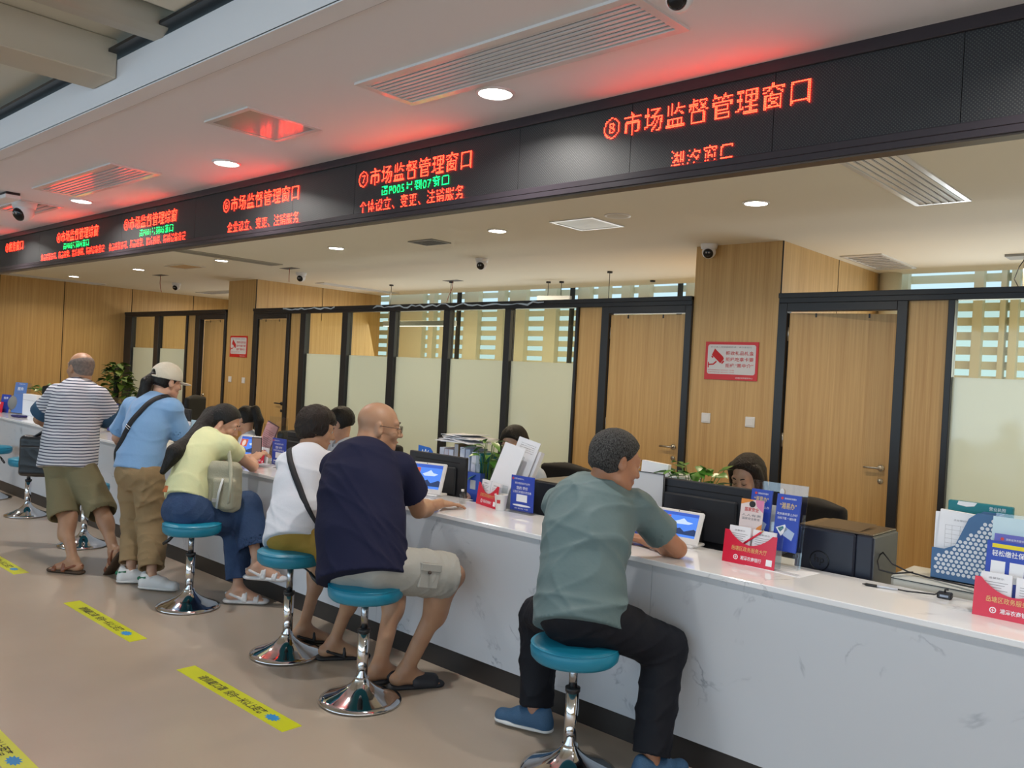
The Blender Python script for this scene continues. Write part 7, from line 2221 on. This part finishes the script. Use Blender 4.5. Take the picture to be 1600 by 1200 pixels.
# ================================================================== PLANTS
def leaf_geo(mb, base, d, up, L, W_, droop=0.25):
    d = nrm(d); up = nrm(up); sd = nrm(np.cross(d, up)); up = np.cross(sd, d)
    prof = [(0, 0.0), (0.12, 0.55), (0.3, 1.0), (0.55, 0.85), (0.8, 0.42), (1.0, 0.0)]
    vs = []; fs = []
    for t_, w_ in prof:
        c = A3(base) + d * L * t_ - np.array([0, 0, 1]) * droop * L * t_ * t_
        vs += [c - sd * W_ * w_ / 2 + up * 0.10 * W_ * w_, c, c + sd * W_ * w_ / 2 + up * 0.10 * W_ * w_]
    for i in range(len(prof) - 1):
        a = i * 3; fs += [(a, a + 1, a + 4, a + 3), (a + 1, a + 2, a + 5, a + 4)]
    mb.add(vs, fs, True)
def plant(x, y, z, label, n, R, Hh, L, pot_r, pot_h, seed, m_=LEAF, pot_m=None, tower=None, name='potted_plant', W_=0.55, cone_=False):
    rnd = random.Random(seed)
    t = thing(name, label, 'potted plant', (x, y, z))
    b = MB()
    if pot_m == 'square': b.bbox(-pot_r, pot_r, -pot_r, pot_r, 0, pot_h, 0.004); pm = mat('dark_blue_pot', (0.02, 0.07, 0.16), 0.4)
    else: b.lathe([(0, 0), (pot_r * 0.75, 0), (pot_r, pot_h), (pot_r * 0.94, pot_h), (pot_r * 0.7, pot_h * 0.8), (0, pot_h * 0.8)], n=24); pm = pot_m or mat('white_pot', (0.6, 0.6, 0.58), 0.4)
    b.build('pot', pm, t)
    lv = MB(); st = MB()
    for k in range(n):
        a = rnd.uniform(0, 2 * PI); u = rnd.random()
        if cone_:
            zz = pot_h + Hh * u; rr = R * (1 - u) ** 0.8 * rnd.uniform(0.55, 1.0) + 0.03
        else:
            zz = pot_h + Hh * (0.25 + 0.75 * u); rr = R * rnd.uniform(0.25, 1.0)
        p = np.array([rr * math.cos(a), rr * math.sin(a), zz])
        root_ = np.array([0.02 * math.cos(a), 0.02 * math.sin(a), pot_h * 0.8 if not cone_ else max(pot_h, zz - 0.06)])
        st.tube([root_, (root_ + p) / 2 + np.array([0, 0, 0.02]), p], 0.0022, 5)
        leaf_geo(lv, p, (math.cos(a + rnd.uniform(-.6, .6)), math.sin(a + rnd.uniform(-.6, .6)), rnd.uniform(-0.3, 0.6)), (rnd.uniform(-.3, .3), rnd.uniform(-.3, .3), 1), L * rnd.uniform(0.7, 1.15), L * W_ * rnd.uniform(0.8, 1.1), rnd.uniform(0.1, 0.5))
    if tower: 
        b = MB(); b.cyl((0, 0, 0), 0.035, pot_h * 0.5, tower, 12); b.build('support_pole', mat('black_net_pole', (0.015, 0.013, 0.01), 0.9), t)
    st.build('stems', mat('stem_green', (0.10, 0.20, 0.04), 0.6), t)
    lv.build('leaves', m_, t)
    return t
p_ = on(1088, 748, 'y', 4.05)
plant(p_[0], 4.05, 0.735, 'green pothos plant over the near black monitor beside the white papers', 70, 0.17, 0.28, 0.11, 0.07, 0.16, 3, W_=0.65)
p_ = on(762, 715, 'y', 4.05)
plant(p_[0], 4.05, 0.735, 'upright green plant left of the white sheet stand', 34, 0.08, 0.30, 0.12, 0.06, 0.13, 7, W_=0.42)
p_ = on(552, 680, 'y', 4.08)
plant(p_[0], 4.08, 0.735, 'small green plant between the male clerk and the bald head', 18, 0.08, 0.14, 0.08, 0.06, 0.14, 9)
p_ = on(60, 603, 'y', 4.3)
plant(p_[0], 4.4, 0.735, 'low green plant on the far desk left of the striped man', 26, 0.16, 0.16, 0.15, 0.08, 0.22, 11)
p_ = on(181, 620, 'y', 4.75)
plant(p_[0], 4.75, 0.735, 'tall climbing pothos on a black pole between the two standing customers', 190, 0.30, 0.66, 0.135, 0.09, 0.10, 13, LEAFD, 'square', tower=0.70, name='pothos_tower', cone_=True, W_=0.75)
t = thing('desk_cabinet', 'pale low cabinet under the tall climbing plant', 'cabinet', (p_[0], 4.75, 0))
b = MB(); b.bbox(-0.4, 0.4, -0.2, 0.2, 0, 0.733, 0.004); b.build('body', mat('grey_white_laminate', (0.6, 0.6, 0.58), 0.5), t)
for s_ in (-1, 1):
    b = MB(); b.bbox(s_ * 0.2 - 0.19, s_ * 0.2 + 0.19, -0.215, -0.2, 0.03, 0.70, 0.002); d_ = b.build('door', mat('grey_white_laminate', (0.6, 0.6, 0.58), 0.5), t)
    b = MB(); b.bbox(s_ * 0.03 - 0.006, s_ * 0.03 + 0.006, -0.235, -0.215, 0.5, 0.6, 0.002); b.build('handle', HANDLE, d_)
q_ = on(60, 603, 'y', 4.3)
t = thing('side_cabinet', 'low cabinet under the low plant at the far left desk', 'cabinet', (q_[0], 4.36, 0)); b = MB(); b.bbox(-0.16, 0.16, -0.12, 0.16, 0, 0.733, 0.004); b.build('body', mat('grey_white_laminate', (0.6, 0.6, 0.58), 0.5), t)
b = MB(); b.bbox(-0.15, 0.15, -0.132, -0.12, 0.03, 0.70, 0.002); b.build('door', mat('grey_white_laminate', (0.6, 0.6, 0.58), 0.5), t)
